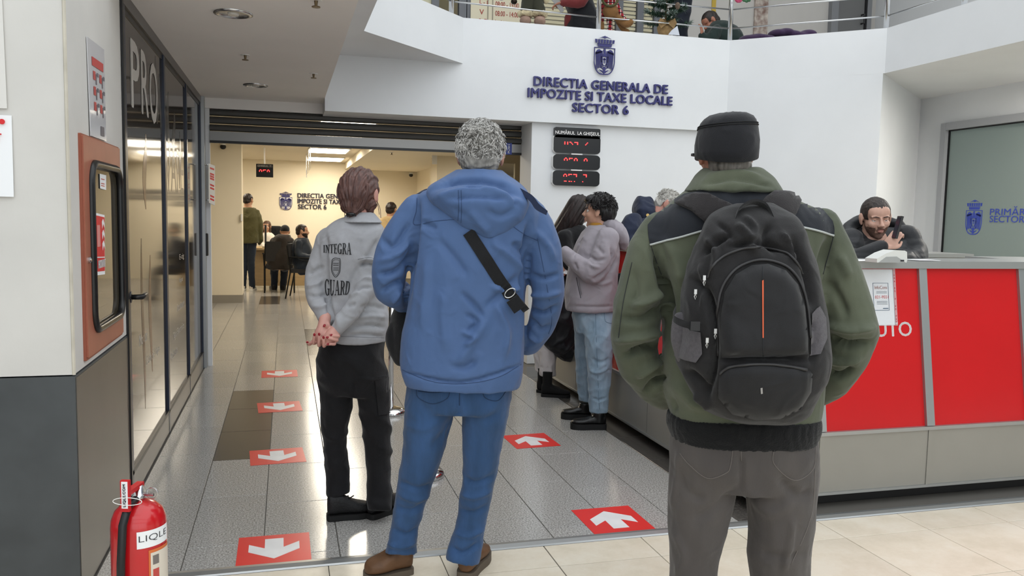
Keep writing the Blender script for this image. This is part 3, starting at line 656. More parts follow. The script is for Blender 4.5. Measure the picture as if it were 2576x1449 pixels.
MB().box((A2[0], A2[1], 0), (A2[0]+.45, A2[1]+.4, 1.14)).build('body', cgrey, cb2); MB().box((A2[0]-.01, A2[1]-.01, 1.14), (A2[0]+.46, A2[1]+.41, 1.17)).build('cabinet_top', top_m, cb2); MB().box((A2[0]+.01, A2[1]-.006, 1.02), (A2[0]+.09, A2[1], 1.13)).build('side_panel', mat('maroon', '5c1418', .4), cb2)

# sleeve with paper on the red panel
sl = thing('plastic_sleeve', 'clear plastic sleeve holding a printed sheet, hung on the red counter front', 'notice', fpt(2.85, .88))
SXL, SXR, SZB, SZT = 2.79, 3.005, .885, 1.172
def fq(x0, x1, z0, z1, k0, k1, name, m): c = [fpt(x0, z0, k0), fpt(x1, z0, k0), fpt(x1, z1, k0), fpt(x0, z1, k0)]; MB().hexa(c+[q+fn*(k1-k0) for q in c]).build(name, m, sl)
fq(SXL, SXR-.015, SZB+.004, SZT-.004, .002, .003, 'sheet', paper); fq(SXL-.004, SXR, SZB, SZT, .0032, .0038, 'sleeve', mat('sleeve', 'dfe2e6', .15, alpha=.25, spec=.8)); fq(SXR-.017, SXR-.0155, SZB, SZT, .004, .0045, 'sleeve_fold', mat('fold_line', '7c6f74', .4))
for k, z in enumerate((1.14, 1.125, 1.108, 1.075, 1.06, 1.02, .985, .97, .935, .918, .905)): fq(SXR-.010, SXR-.006, z-.0035 if k not in (3, 4, 6, 7) else z-.005, z+.0025, .004, .0046, 'punch_hole', mat('hole_red', '9c2730', .5))
bl = mat('print_blue', '4a5d72', .5)
fx0, fx1, fz0, fz1 = 2.865, 2.958, .962, 1.1
for c in ((fx0, fx1, fz1-.0015, fz1), (fx0, fx1, fz0, fz0+.002), (fx1-.002, fx1, fz0, fz1), (fx0, fx0+.002, fz0, fz1)): fq(*c, .004, .0046, 'print_frame', bl)
def fl_text(s_, x0, x1, z, h, m, b=0.):
    V, F = text_geo(s_, 1., b); V[:, 0] -= V[:, 0].min(); V[:, 0] *= (x1-x0)/V[:, 0].max(); V[:, 1] *= h/V[:, 1].max(); V = np.array([fpt(x0+p[0], z+p[1], .0048) for p in V]); add_obj('lettering', V, F, m, sl)
fl_text('InfoCons', 2.875, 2.95, 1.07, .016, mat('print_rust', '9a6a62', .5)); fl_text('021-9551', 2.875, 2.955, 1.022, .015, mat('print_red', 'c25550', .5))
for z in (1.055, 1.048, 1.006, 1.0, .993): fq(2.885, 2.948, z, z+.003, .004, .0046, 'print_line', mat('print_grey', '9aa0a6', .5))
fq(2.92, 2.952, .97, .974, .004, .0046, 'print_line', bl)

# card terminal and papers
ctm = thing('card_terminal', 'light grey card payment terminal lying on the counter', 'card terminal', (3.0, 3.66, 1.212))
prof = [(0, 0), (.20, 0), (.205, .012), (.20, .052), (.185, .058), (.12, .060), (.06, .044), (.0, .018)]
TO = on_z(2213, 661, 1.212); o = MB().prism([(a, b) for a, b in prof], TO+Y_*.02, X_*.86, Z_*1.02, Y_*.085).build('body', mat('terminal_grey', 'cfd0cc', .45), ctm)
MB().prism([(.01, .0), (.195, 0), (.13, .03), (.06, .028)], TO+Y_*.018, X_*.86, Z_, Y_*.004).build('side_panel', mat('terminal_dark', '9a9c9b', .5), ctm)
MB().box(tuple(TO+np.array([.135, .016, .006])), tuple(TO+np.array([.155, .022, .014]))).build('port', dark_print, ctm)
MB().prism([(.125, .061), (.185, .059), (.185, .062), (.125, .064)], TO+Y_*.03, X_*.86, Z_*1.02, Y_*.06).build('screen', black_plastic, ctm)
for k, (x, y, dx, dy, rz) in enumerate(((2.72, 3.56, .21, .15, .1), (2.9, 3.54, .2, .14, -.15), (3.22, 3.58, .14, .1, .05))):
    R = np.array([[math.cos(rz), math.sin(rz), 0], [-math.sin(rz), math.cos(rz), 0], [0, 0, 1]])
    setp(MB().obox((x, y, 1.2135+.0012*k), (dx, dy, .0012), R).build('paper_sheet', paper), ['white sheet lying on the counter by the green jacket', 'white sheet lying under the card terminal', 'small white sheet on the counter right of the terminal'][k], 'paper', 'sheets on the counter')

# ---- number display
nd = thing('number_display', 'black three-panel queue number display with red digits on white wall', 'display', (2.65, 7.44, 1.70))
led = mat('led_red', 'ff2a2a', .4, emit=6.0); disp = mat('display_black', '0d0e11', .22)
def module(z0, z1, nm):
    P = rrect(2.425, 2.885, z0, z1, .03, 5); P = [(a+(.012*math.sin((b-z0)/(z1-z0)*math.pi) * (1 if a > 2.65 else -1)), b) for a, b in P]
    MB().prism(P, (0, 7.45, 0), X_, Z_, NY*.03).build('housing', white_plastic, nd)
    MB().prism([(2.655+(a-2.655)*.985+.004, z0+(b-z0)*.98+.002) for a, b in P], (0, 7.42, 0), X_, Z_, NY*.012).build('screen', disp, nd)
module(2.005, 2.175, 'a'); module(1.855, 1.995, 'b'); module(1.70, 1.845, 'c')
MB().prism(rrect(2.432, 2.888, 2.15, 2.245, .015), (0, 7.45, 0), X_, Z_, NY*.042).build('header', disp, nd)
V, F = text_fit('NUMĂRUL  LA GHIŞEUL', (2.437, 7.4065, 2.172), X_, Z_, NY, width=.445, height=.05, bold=.02); add_obj('lettering', V, F, wl, nd)
for z in (1.998, 1.848): MB().box((2.6, 7.40, z-.004), (2.71, 7.412, z+.006)).build('bracket', white_plastic, nd)
D0 = ['.##.', '#..#', '#..#']; D5 = ['####', '#...', '....']; D7 = ['####', '...#', '...#']; D1 = ['...#', '..#.', '.#..']; DU = ['#..#', '#..#', '#..#']; D3 = ['##..', '..#.', '...#']; BL = ['....']*3
def digits(rows, x, z, s=.0092):
    mb = MB(); k = 0
    for g in rows:
        for r_, row in enumerate(g):
            for c_, ch in enumerate(row):
                if ch == '#': mb.box((x+k+c_*s, 7.4035, z-r_*s), (x+k+c_*s+s*.72, 7.4075, z-r_*s+s*.72))
        k += 5.4*s
    mb.build('red_digits', led, nd)
digits([DU, D3, D7, BL, D1], 2.53, 2.105); digits([D0, D5, D0, BL, D0], 2.53, 1.955); digits([D0, D5, D7, BL, D7], 2.527, 1.805)
digits([['###.'], ['##.#'], ['.#..'], ['....'], ['#...']], 2.535, 1.74, .0085)

# ---- emblem and lettering on the balcony fascia
be = thing('wall_emblem', 'navy heraldic shield with crown mounted on the white fascia', 'emblem', (2.893, 7.39, 2.744))
MB().prism(np.array([(.5, .55), (.5, -.1), (.35, -.45), (0, -.75), (-.35, -.45), (-.5, -.1), (-.5, .55)])*[.208, .194], (2.893, 7.39, 2.89), X_, Z_, NY*.012).build('shield_back', white_plastic, be)
emblem(MB(), (2.893, 7.378, 2.89), X_, Z_, NY, .210, .194, .010).build('navy_relief', navy_letter, be)
FYL = 7.372
for k, (s_, p0, p1, lab) in enumerate((('DIRECTIA GENERALA DE', (1343, 215), (1679, 233), 'top'), ('IMPOZITE SI TAXE LOCALE', (1328, 244), (1690, 266), 'middle'), ('SECTOR 6', (1440, 281), (1580, 289), 'bottom'))):
    a = on_y(*p0, FYL); b = on_y(*p1, FYL); t = thing('wall_lettering', f'raised navy capitals on the white fascia, {lab} line of the office name', 'lettering', (a[0], 7.39, a[2]), 'office name on the fascia')
    V, F = text_fit(s_, (a[0], FYL+.012, a[2]), X_, Z_, NY, width=b[0]-a[0], height=.083, ext=.15, spacing=1.05); V[:, 1] = FYL+.018-(FYL+.012-V[:, 1])*.1
    for v_, f_ in split_parts(V, F): n_ = len(v_); D_ = [(0, 0), (-.0028, 0), (.0028, 0), (0, .002), (0, -.002)]; add_obj('letter', np.vstack([v_+np.array([d[0], .0003*q, d[1]]) for q, d in enumerate(D_)]), [tuple(i+k*n_ for i in f) for k in range(5) for f in f_], navy_letter, t)

# ---- frosted glass with emblem on the right
gw = thing('window_2', 'frosted grey glass wall with blue emblem behind the counter', 'window', (6.7, 5, .5)); gw['kind'] = 'structure'
fl_m = mat('window_frame_grey', 'a9abaf', .45, .2)
MB().box((6.66, 7.20, .5), (6.699, 7.268, 2.463)).build('frame_side', fl_m, gw); MB().box((6.66, -5.5, 2.39), (6.76, 7.198, 2.464)).build('frame_head', fl_m, gw)
MB().box((6.70, 7.185, .5), (6.73, 7.20, 2.39)).build('seal', black_plastic, gw); MB().box((6.70, -5.5, 2.378), (6.73, 7.2, 2.39)).build('seal', black_plastic, gw)
fgm = mat('frosted_glass', '8f9894', .12, spec=.5); nt = fgm.node_tree; tb = nt.nodes.new('ShaderNodeBsdfTranslucent'); tb.inputs[0].default_value = lin('b4bdb8'); ms = nt.nodes.new('ShaderNodeMixShader'); ms.inputs[0].default_value = .5
nt.links.new(nt.nodes['Principled BSDF'].outputs[0], ms.inputs[1]); nt.links.new(tb.outputs[0], ms.inputs[2]); nt.links.new(ms.outputs[0], nt.nodes['Material Output'].inputs[0])   # daylight from the room behind comes through
MB().box((6.715, -5.5, .5), (6.735, 7.19, 2.38)).build('pane', fgm, gw)
blue_film = mat('blue_film', '3446a8', .4)
a = on_x(2449, 550, 6.71); gw_em = emblem(MB(), (6.713, a[1], a[2]-.02), -Y_, Z_, -X_, .205, .205*.93, .002); gw_em.build('blue_emblem', blue_film, gw)
for s_, p0, w, in (('PRIMĂRIA', (2490, 541), .52), ('SECTORULUI 6', (2489, 559), .72)):
    a = on_x(*p0, 6.712); V, F = text_fit(s_, a, -Y_, Z_, -X_, width=w, height=.065 if 'S' == s_[0] else .085, bold=.012); add_obj('lettering', V, F, blue_film, gw)

# ---- roller shutter
sh = thing('roller_shutter', 'grey roller shutter raised above the office opening', 'shutter', (.8, 7.81, 2.0))
slat = mat('shutter_grey', '565654', .35, .5); lip = mat('shutter_bar', '8b8a88', .35, .6)
for k, (za, zb) in enumerate(((2.235, 2.30), (2.165, 2.235), (2.10, 2.165))):
    MB().prism([(0, zb-.004), (.018, zb-.012), (.026, (za+zb)/2+.005), (.016, za+.012), (0, za+.006), (-.05, za+.006), (-.05, zb-.004)], (-.645, 7.83-.012*k, 0), NY, Z_, X_*2.865).build('slat', slat, sh)
MB().box((-.645, 7.79, 2.02), (2.22, 7.83, 2.10)).build('bottom_bar', lip, sh); MB().box((-.645, 7.785, 1.998), (2.22, 7.835, 2.02)).build('rubber_seal', black_plastic, sh)
bs = MB().box((2.06, 7.782, 2.0), (2.12, 7.789, 2.11)); bs.build('blue_sticker', mat('blue_sticker', '2b3c8c', .4), sh)
V, F = text_fit('PUSH', (2.10, 7.7815, 2.012), Z_, -X_, NY, width=.085, height=.02, bold=.01); add_obj('lettering', V, F, paper, sh)

# ---- ceiling fittings
for k, (x, y, rr_, lab) in enumerate(((-.25, 4.45, .095, 'round chrome downlight in corridor ceiling over the shop front\'s near pane'), (-.225, 6.87, .095, 'round chrome downlight in corridor ceiling close to the roller shutter'))):
    t = thing('downlight', lab, 'ceiling light', (x, y, 2.39), 'corridor downlights')
    MB().lathe([(rr_*.72, -.001), (rr_*.78, -.012), (rr_, -.008), (rr_, .0)], (x, y, 2.39), 32, cap=False).build('trim_ring', steel, t, True)
    MB().lathe([(rr_*.74, -.003), (rr_*.3, -.0025)], (x, y, 2.39), 32).build('reflector', mat('reflector', 'b9b9b8', .25, .6), t); MB().lathe([(rr_*.28, -.012), (rr_*.3, -.002)], (x, y, 2.39), 20).build('lamp', mat('lamp_off', 'dcd9d2', .3), t)
for k, (x, y) in enumerate(((6.2, 5.25), (6.2, 4.2))):  # added lamps out of view, there to brighten the wall behind the counter
    t = thing('downlight', ['lit round downlight under the balcony by the frosted glass, deeper in', 'lit round downlight under the balcony by the frosted glass, at its end'][k], 'ceiling light', (x, y, 2.763), 'balcony downlights')
    MB().lathe([(.075, -.001), (.08, -.012), (.105, -.008), (.105, .0)], (x, y, 2.763), 32, cap=False).build('trim_ring', steel, t, True)
    MB().lathe([(.078, -.006), (.07, -.004)], (x, y, 2.763), 24).build('lamp', mat('lamp_lit', 'fff8ee', .3, emit=FILL_EMIT), t)
def sprinkler(p, lab, z):
    t = thing('sprinkler', lab, 'sprinkler', (p[0], p[1], z), 'ceiling sprinklers'); c = np.array([p[0], p[1], z])
    MB().lathe([(.028, -.004), (.028, 0)], c, 18).build('escutcheon', white_plastic, t); MB().lathe([(.006, -.03), (.009, -.004)], c, 10).build('stem', mat('brass', '6a5a42', .4, .7), t); MB().lathe([(.02, -.034), (.02, -.03)], c, 14).build('deflector', mat('brass', '6a5a42', .4, .7), t)
sprinkler(on_z(795, 0, 2.39), 'small sprinkler near the free edge of the corridor ceiling', 2.39); sprinkler(on_z(617, 138, 2.39), 'small sprinkler between the two corridor downlights', 2.39); sprinkler(on_z(789, 185, 2.39), 'small sprinkler near ceiling edge before the shutter', 2.39)
sprinkler((1.55, 12.6), 'small sprinkler under the dropped office ceiling', 2.33)

# ---- railing
rl = thing('balcony_railing', 'stainless steel railing with thin rails along the balcony edge', 'railing', (3, 7.43, 3.165))
path = [(.62, 3.0), (.62, 4.6), (.62, 6.35), (1.43, 7.22), (1.50, 7.44), (2.85, 7.44), (4.22, 7.43), (5.29, 6.47), (5.29, 4.9), (5.29, 3.0)]
path = [(.62, 3.9), (.62, 5.1), (.62, 6.34), (1.42, 7.34), (2.85, 7.44), (4.225, 7.42), (5.285, 6.50), (5.285, 5.6), (5.285, 4.75)]
for x, y in path: MB().lathe([(.0225, 0), (.0225, .9)], (x, y, 3.165), 16).build('post', steel, rl, True)
for k in range(4):
    z = 3.285+.182*k
    for (a, b), (c, d) in zip(path[:-1], path[1:]): MB().tube([(a, b, z), (c, d, z)], .0075, 8).build('rail', steel, rl, True)
for (a, b), (c, d) in zip(path[:-1], path[1:]): MB().tube([(a, b, 4.07), (c, d, 4.07)], .022, 12).build('handrail', steel, rl, True)

# ---- stanchions
def stanchion(px, lab):
    p = on_z(*px); t = thing('stanchion', lab, 'stanchion', p, 'queue stanchions')
    MB().lathe([(.105, 0), (.108, .012), (.10, .03), (.06, .045), (.03, .05)], p, 36).build('base', mat('chrome', 'd8d8d8', .12, 1.), t, True); MB().lathe([(.019, .04), (.019, .90)], p, 18).build('pole', mat('chrome', 'd8d8d8', .12, 1.), t, True); MB().lathe([(.026, .86), (.028, .93), (.02, .95)], p, 18).build('cap', mat('chrome', 'd8d8d8', .12, 1.), t, True)
stanchion((1068, 1198), 'chrome stanchion whose round base stands between the guard and the blue jacket man')
stanchion((983, 1040), 'chrome stanchion beside the guard\'s right hip, further from metal strip')

# ---- office furnishings
for k, (x0, x1, y0, y1, lab) in enumerate(((.40, 1.02, 14.0, 15.0, 'bright ceiling panel over the queue in the office'), (.43, 1.08, 16.3, 17.3, 'bright ceiling panel close to the office back wall'), (.40, 1.02, 9.0, 10.0, 'bright ceiling panel just inside the shutter'), (.40, 1.02, 11.5, 12.5, 'bright ceiling panel in the middle of the office'), (-1.6, -1.0, 15.0, 16.0, 'bright ceiling panel behind the wall stub'), (3.5, 4.1, 11.5, 12.5, 'bright ceiling panel behind the glass door'))):
    t = thing('ceiling_panel_light', lab, 'ceiling light', ((x0+x1)/2, (y0+y1)/2, 2.44), 'office ceiling panels'); zc = 2.33 if x0 > 3 else 2.47
    MB().box((x0-.03, y0-.03, zc-.018), (x1+.03, y1+.03, zc-.002)).build('frame', white_plastic, t)
    MB().box((x0, y0, zc-.022), (x1, y1, zc-.017)).build('diffuser', mat('panel_glow', 'fff4e0', .5, emit=OFFICE_EMIT), t)
md = thing('counter_monitor', 'black hanging display reading ghiseul 7 with red digits in the office', 'display', (-.34, 14.5, 1.98))
MB().bbox((-.475, 14.47, 1.975), (-.20, 14.54, 2.195), .006).build('housing', disp, md); MB().lathe([(.012, 0), (.012, .28)], (-.34, 14.5, 2.19), 10).build('rod', white_plastic, md); MB().box((-.46, 14.462, 2.14), (-.215, 14.47, 2.185)).build('header', mat('header_grey', '3a3b3c', .4), md)
V, F = text_fit('GHISEUL  7', (-.45, 14.4605, 2.148), X_, Z_, NY, width=.215, height=.028, bold=.01); add_obj('lettering', V, F, mat('dim_white', 'b0b0ae', .5), md)
mb = MB()
for i, g in enumerate((D0, D5, D0)):
    for r_, row in enumerate(g):
        for c_, ch in enumerate(row):
            if ch == '#': mb.box((-.425+i*.062+c_*.0115, 14.463, 2.09-r_*.0125), (-.425+i*.062+c_*.0115+.0095, 14.468, 2.09-r_*.0125+.0105))
mb.build('red_digits', led, md)
oe = thing('office_emblem', 'navy shield emblem with crown on the cream office wall', 'emblem', (0, 17.95, 1.45))
a = on_y(703, 505, 17.95); b = on_y(735, 505, 17.95); wd = b[0]-a[0]; zt = on_y(719, 482, 17.95)[2]; zb = on_y(719, 528, 17.95)[2]; sy = (zt-zb)/1.85
MB().prism(np.array([(.5, .55), (.5, -.1), (.35, -.45), (0, -.75), (-.35, -.45), (-.5, -.1), (-.5, .55)])*[wd, sy], ((a[0]+b[0])/2, 17.95, zb+.75*sy), X_, Z_, NY*.01).build('shield_back', white_plastic, oe)
emblem(MB(), ((a[0]+b[0])/2, 17.94, zb+.75*sy), X_, Z_, NY, wd, sy, .008).build('navy_relief', navy_letter, oe)
for s_, p0, w, lab in (('DIRECTIA GENERALA DE', (749, 497), (861-749)/13*20, 'top'), ('IMPOZITE SI TAXE LOCALE', (749, 511), (861-749)/15*23, 'middle'), ('SECTOR 6', (750, 525), 823-750, 'bottom')):
    a = on_y(*p0, 17.94); b = on_y(p0[0]+w, p0[1], 17.94); t = thing('office_lettering', f'dark capitals on the cream office wall, {lab} line', 'lettering', (a[0], 17.95, a[2]), 'office name on the cream wall')
    V, F = text_fit(s_, a, X_, Z_, NY, width=(b[0]-a[0])*.97, height=.095, ext=.1, spacing=1.05); V[:, 1] = 17.948-(17.94-V[:, 1])*.1
    for v_, f_ in split_parts(V, F): n_ = len(v_); D_ = [(0, 0), (-.005, 0), (.005, 0)]; add_obj('letter', np.vstack([v_+np.array([d[0], .0005*q, d[1]]) for q, d in enumerate(D_)]), [tuple(i+k*n_ for i in f) for k in range(3) for f in f_], mat('dark_letter', '2a2836', .4), t)
hs = thing('hanging_sign', 'thin hanging sign seen edge-on below the office ceiling', 'sign', (.385, 14.5, 2.0))
for k, (y, z0, z1) in enumerate(((13.3, 2.19, 2.469), (14.3, 2.10, 2.469), (15.6, 2.04, 2.469))):
    MB().lathe([(.008, 0), (.008, z1-z0)], (.375-.004*k, y, z0), 10).build('rod', steel, hs)
MB().box((.37, 13.4, 2.10), (.385, 15.5, 2.2)).build('panel', mat('clear_panel', 'cfc8b4', .2, alpha=.3), hs)
dsk = thing('office_desk', 'light wooden office desk with closed front in the office', 'desk', (0, 15.9, 0))
wood = mat('light_wood', 'b79c72', .45, noise=.15, nscale=5, stretch=(1, 1, 6))
MB().box((-.66, 15.5, .71), (.42, 16.3, .745)).build('desk_top', wood, dsk); MB().box((-.64, 15.62, .05), (.40, 15.645, .71)).build('front_panel', wood, dsk)
for x in (-.64, .37): MB().box((x, 15.55, 0), (x+.03, 16.25, .71)).build('side_panel', wood, dsk)
cm = thing('desk_monitor', 'black computer monitor seen from the side on the office desk', 'monitor', (-.36, 15.8, .745))
MB().box((-.375, 15.7, .83), (-.345, 16.0, 1.16)).build('screen', black_plastic, cm); MB().box((-.37, 15.82, .745), (-.35, 15.88, .9)).build('stand', black_plastic, cm); MB().box((-.42, 15.76, .745), (-.30, 15.94, .755)).build('base', black_plastic, cm)
wc = MB().tube([(-.645, 13.19, 1.27), (-.645, 13.19, 1.33)], .02, 8)
setp(MB().bbox((-.66, 13.16, 1.25), (-.632, 13.2, 1.36), .006).build('wall_switch', white_plastic), 'white switch on the edge of the cream wall stub', 'switch')
def cam_dome(p, lab, w):
    t = thing('security_camera', lab, 'camera', p, 'office cameras'); MB().ell(np.array(p)+[0, 0, -.03], (.045, .045, .04)).build('dome', black_plastic, t, True); MB().lathe([(.035, -.02), (.04, 0.02)], p, 14).build('mount', white_plastic, t)
cam_dome(on_y(561, 364, 13.15), 'small dark security camera on the cream wall stub', 0); cam_dome(on_y(1034, 437, 17.85), 'small dark security camera at the office\'s far corner', 0)
pb = MB().bbox(tuple(on_y(1091, 402, 12.88)-[.03, .03, .07]), tuple(on_y(1091, 402, 12.88)+[.05, 0, .07]), .008).build('alarm_box', white_plastic); setp(pb, 'small white alarm sensor high on the office wall', 'sensor')
def chair(p, ang, lab, arms=True):
    t = thing('office_chair', lab, 'chair', (p[0], p[1], 0), 'black visitor chairs'); c, s_ = math.cos(ang), math.sin(ang)
    def L(x, y, z): return np.array([p[0]+x*c-y*s_, p[1]+x*s_+y*c, z])
    R = np.array([[c, s_, 0], [-s_, c, 0], [0, 0, 1]]); fab = mat('chair_black', '1c1b1c', .8); mtl = mat('chair_metal', '111112', .4, .5)
    MB().obox(L(0, 0, .45), (.46, .44, .06), R).build('seat', fab, t); MB().obox(L(0, -.23, .72), (.46, .05, .34), R).build('backrest', fab, t)
    for sx in (-1, 1):
        MB().tube([L(sx*.25, .2, 0), L(sx*.25, .17, .44)], .012, 8).build('leg', mtl, t); MB().tube([L(sx*.25, -.28, 0), L(sx*.25, -.2, .44), L(sx*.23, -.26, .86)], .012, 8).build('leg', mtl, t)
        if arms: MB().tube([L(sx*.26, .2, .44), L(sx*.27, .18, .66), L(sx*.27, -.22, .68)], .014, 8).build('armrest', mtl, t)
# ================================================================== people
from mathutils import geometry as MG
def mesh_obj_tmp(V, F):
    me = bpy.data.meshes.new('tmp'); me.from_pydata(np.asarray(V).tolist(), [], [list(f) for f in F]); me.update()
    o = bpy.data.objects.new('tmp', me); COL.objects.link(o); return o
def remesh(mb, voxel=.008, it=4, fac=.5):
    V, F = mb.arrays(); o = mesh_obj_tmp(V, F)
    m = o.modifiers.new('r', 'REMESH'); m.mode = 'VOXEL'; m.voxel_size = voxel; m.adaptivity = 0
    if it: s_ = o.modifiers.new('s', 'SMOOTH'); s_.factor = fac; s_.iterations = it
    dg = bpy.context.evaluated_depsgraph_get(); me = bpy.data.meshes.new_from_object(o.evaluated_get(dg))
    n = len(me.vertices); V = np.empty(n*3); me.vertices.foreach_get('co', V); V = V.reshape(-1, 3)
    F = np.empty(len(me.loops), np.int32); me.loops.foreach_get('vertex_index', F)
    cnt = np.empty(len(me.polygons), np.int32); me.polygons.foreach_get('loop_total', cnt)
    if (cnt == 4).all(): F = F.reshape(-1, 4)
    else: st_ = np.concatenate([[0], np.cumsum(cnt)]); F = [F[a:b] for a, b in zip(st_[:-1], st_[1:])]
    old = o.data; bpy.data.objects.remove(o); bpy.data.meshes.remove(old); bpy.data.meshes.remove(me); return V, F
def vnorm(V, F):
    F = np.asarray(F); fn_ = np.cross(V[F[:, 2]]-V[F[:, 0]], V[F[:, 3]]-V[F[:, 1]]); N = np.zeros_like(V)
    for k in range(4): np.add.at(N, F[:, k], fn_)
    return N/(np.linalg.norm(N, axis=1, keepdims=True)+1e-12)
def waves(P, seed, freq, stretch=(1, 1, 1), k=7):
    r = np.random.RandomState(seed); s_ = np.zeros(len(P)); Q = P*np.array(stretch)
    for i in range(k):
        d = r.normal(size=3); d /= np.linalg.norm(d); s_ += np.sin(Q@d*freq*(.6+.9*r.rand())+r.rand()*6.28+.8*np.sin(Q@np.roll(d, 1)*freq*.5+r.rand()*6))
    return s_/math.sqrt(k)
def ridged(P, seed, freq, stretch=(1, 1, 1)): return 1-2*np.clip(np.abs(waves(P, seed, freq, stretch)), 0, 1)
def strokes(V, N, S):
    px = to_px(V); view = V-EYE; view /= np.linalg.norm(view, axis=1, keepdims=True)
    face = np.clip(-(N*view).sum(1)*1.6+.15, 0, 1); D = np.zeros(len(V))
    for s_ in S:
        pts, w, dep = s_; pts = np.array(pts, float) if len(pts) < 3 else spline(pts, 4)
        L = np.linalg.norm(np.diff(pts, axis=0), axis=1); tot = L.sum(); acc = 0; best = np.full(len(V), 1e9); tt = np.zeros(len(V))
        for a, b, l in zip(pts[:-1], pts[1:], L):
            t = np.clip(((px-a)@(b-a))/(l*l), 0, 1); d = np.linalg.norm(px-(a+t[:, None]*(b-a)), axis=1)
            u = d < best; best[u] = d[u]; tt[u] = (acc+t[u]*l)/tot; acc += l
        D += dep*1.9*np.exp(-(best/w)**2)*np.clip(np.sin(np.pi*np.clip(tt*.94+.03, 0, 1))*1.6, 0, 1)
    return D*face
def spline(pts, n=6):
    P = np.array(pts, float); out = []
    for i in range(len(P)-1):
        p0 = P[max(i-1, 0)]; p1 = P[i]; p2 = P[i+1]; p3 = P[min(i+2, len(P)-1)]
        for t in np.linspace(0, 1, n, endpoint=False): out.append(.5*((2*p1)+(-p0+p2)*t+(2*p0-5*p1+4*p2-p3)*t*t+(-p0+3*p1-3*p2+p3)*t**3))
    out.append(P[-1]); return np.array(out)
class Fig:
    def __init__(s, D): s.D = D; s.k = D/FPX
    def P(s, x, y, dd=0.): return on_d(x, y, s.D+dd)
    def loft(s, mb, rows, n=32, grow=0., p=.8, sm=3):   # rows: y, xl, xr, depth towards camera, depth away, [centre offset]
        R = spline([r if len(r) == 6 else tuple(r)+(0.,) for r in rows], sm); V = []
        for (y, xl, xr, df, db, c) in R:
            o = s.P((xl+xr)/2, y, c); hw = (xr-xl)/2*s.k+grow
            for i in range(n):
                a = 2*math.pi*i/n; ca, sa = math.cos(a), math.sin(a); x = math.copysign(abs(ca)**p, ca); y_ = math.copysign(abs(sa)**p, sa)
                V.append(o+HR*hw*x+HF*((db if y_ > 0 else df)+grow)*y_)
        m = len(R); F = [(i*n+k, (i+1)*n+k, (i+1)*n+(k+1) % n, i*n+(k+1) % n) for i in range(m-1) for k in range(n)]
        F += [tuple(range(n)), tuple(reversed([(m-1)*n+k for k in range(n)]))]
        mb.add(V, F)
    def limb(s, mb, pts, grow=0., n=16, sm=5, cap=True):   # pts: x, y, dd, r px
        Q = spline(pts, sm); P = [s.P(x, y, d) for x, y, d, r in Q]; R = [max(.004, r*s.k+grow) for *_, r in Q]
        mb.tube(P, R, n)
        if cap:
            mb.ell(P[0], (R[0],)*3, n=12, m=8)
            if cap != 'start': mb.ell(P[-1], (R[-1],)*3, n=12, m=8)
def cloth(mb, voxel, it, fn=None, S=None, fold=0., seed=0, freq=22., stretch=(1, 1, 1), post=2):
    V, F = remesh(mb, voxel, it); F = np.asarray(F); N = vnorm(V, F); d = np.zeros(len(V))
    if fold: d += 1.5*fold*(ridged(V, seed, freq, stretch)*.6+.4*ridged(V, seed+5, freq*2.1, stretch))
    if S: d += strokes(V, N, S)
    if fn is not None: d += fn(V, N)
    V = V+N*d[:, None]
    return V, F
def bvh_of(V, F): return BVHTree.FromPolygons([Vector(v) for v in V], [list(map(int, f)) for f in F])
def cast_px(bv, x, y, off=.003, default=None):
    d = Vector(ray(x, y)).normalized(); h = bv.ray_cast(Vector(EYE), d)
    if h[0] is None: return default
    n = h[1] if h[1].dot(d) < 0 else -h[1]
    return np.array(h[0])+np.array(n)*off*.6-np.array(d)*off*.4
def decal(name, bv, poly, m, parent, off=.003, res=10, holes=None, smooth=True):   # panel sewn on a surface, outline given in pixels
    poly = np.array(poly, float); B = []
    for a, b in zip(poly, np.roll(poly, -1, 0)):
        n = max(1, int(np.linalg.norm(b-a)/res)); B += [a+(b-a)*t for t in np.linspace(0, 1, n, endpoint=False)]
    nB = len(B); x0, y0 = poly.min(0); x1, y1 = poly.max(0)
    G = [(x, y) for x in np.arange(x0+res*.5, x1, res) for y in np.arange(y0+res*.5, y1, res)]
    r = MG.delaunay_2d_cdt([Vector((float(a), float(b))) for a, b in list(B)+G], [], [list(range(nB))], 1, 1e-4)
    pts = [cast_px(bv, v.x, v.y, off) for v in r[0]]
    good = [p for p in pts if p is not None]
    if not good: return None
    F = [tuple(f) for f in r[2] if all(pts[i] is not None for i in f)]
    V = [p if p is not None else good[0] for p in pts]
    if not F: return None
    o = add_obj(name, V, F, m, parent, smooth)
    return o
def seam(name, bv, line, m, parent, r=.0014, off=.001, step=8, smooth=True):
    L = spline(np.array(line, float), 6); pts = [cast_px(bv, x, y, off) for x, y in L]; pts = [p for p in pts if p is not None]
    if len(pts) < 2: return None
    return MB().tube(pts, r, 6).build(name, m, parent, True)
def skinmat(name, c): 
    m = mat(name, c, .5, noise=.12, nscale=14, bump=.04, bscale=60); b = m.node_tree.nodes['Principled BSDF']; b.inputs['Subsurface Weight'].default_value = .12; b.inputs['Subsurface Radius'].default_value = (.02, .008, .005); return m
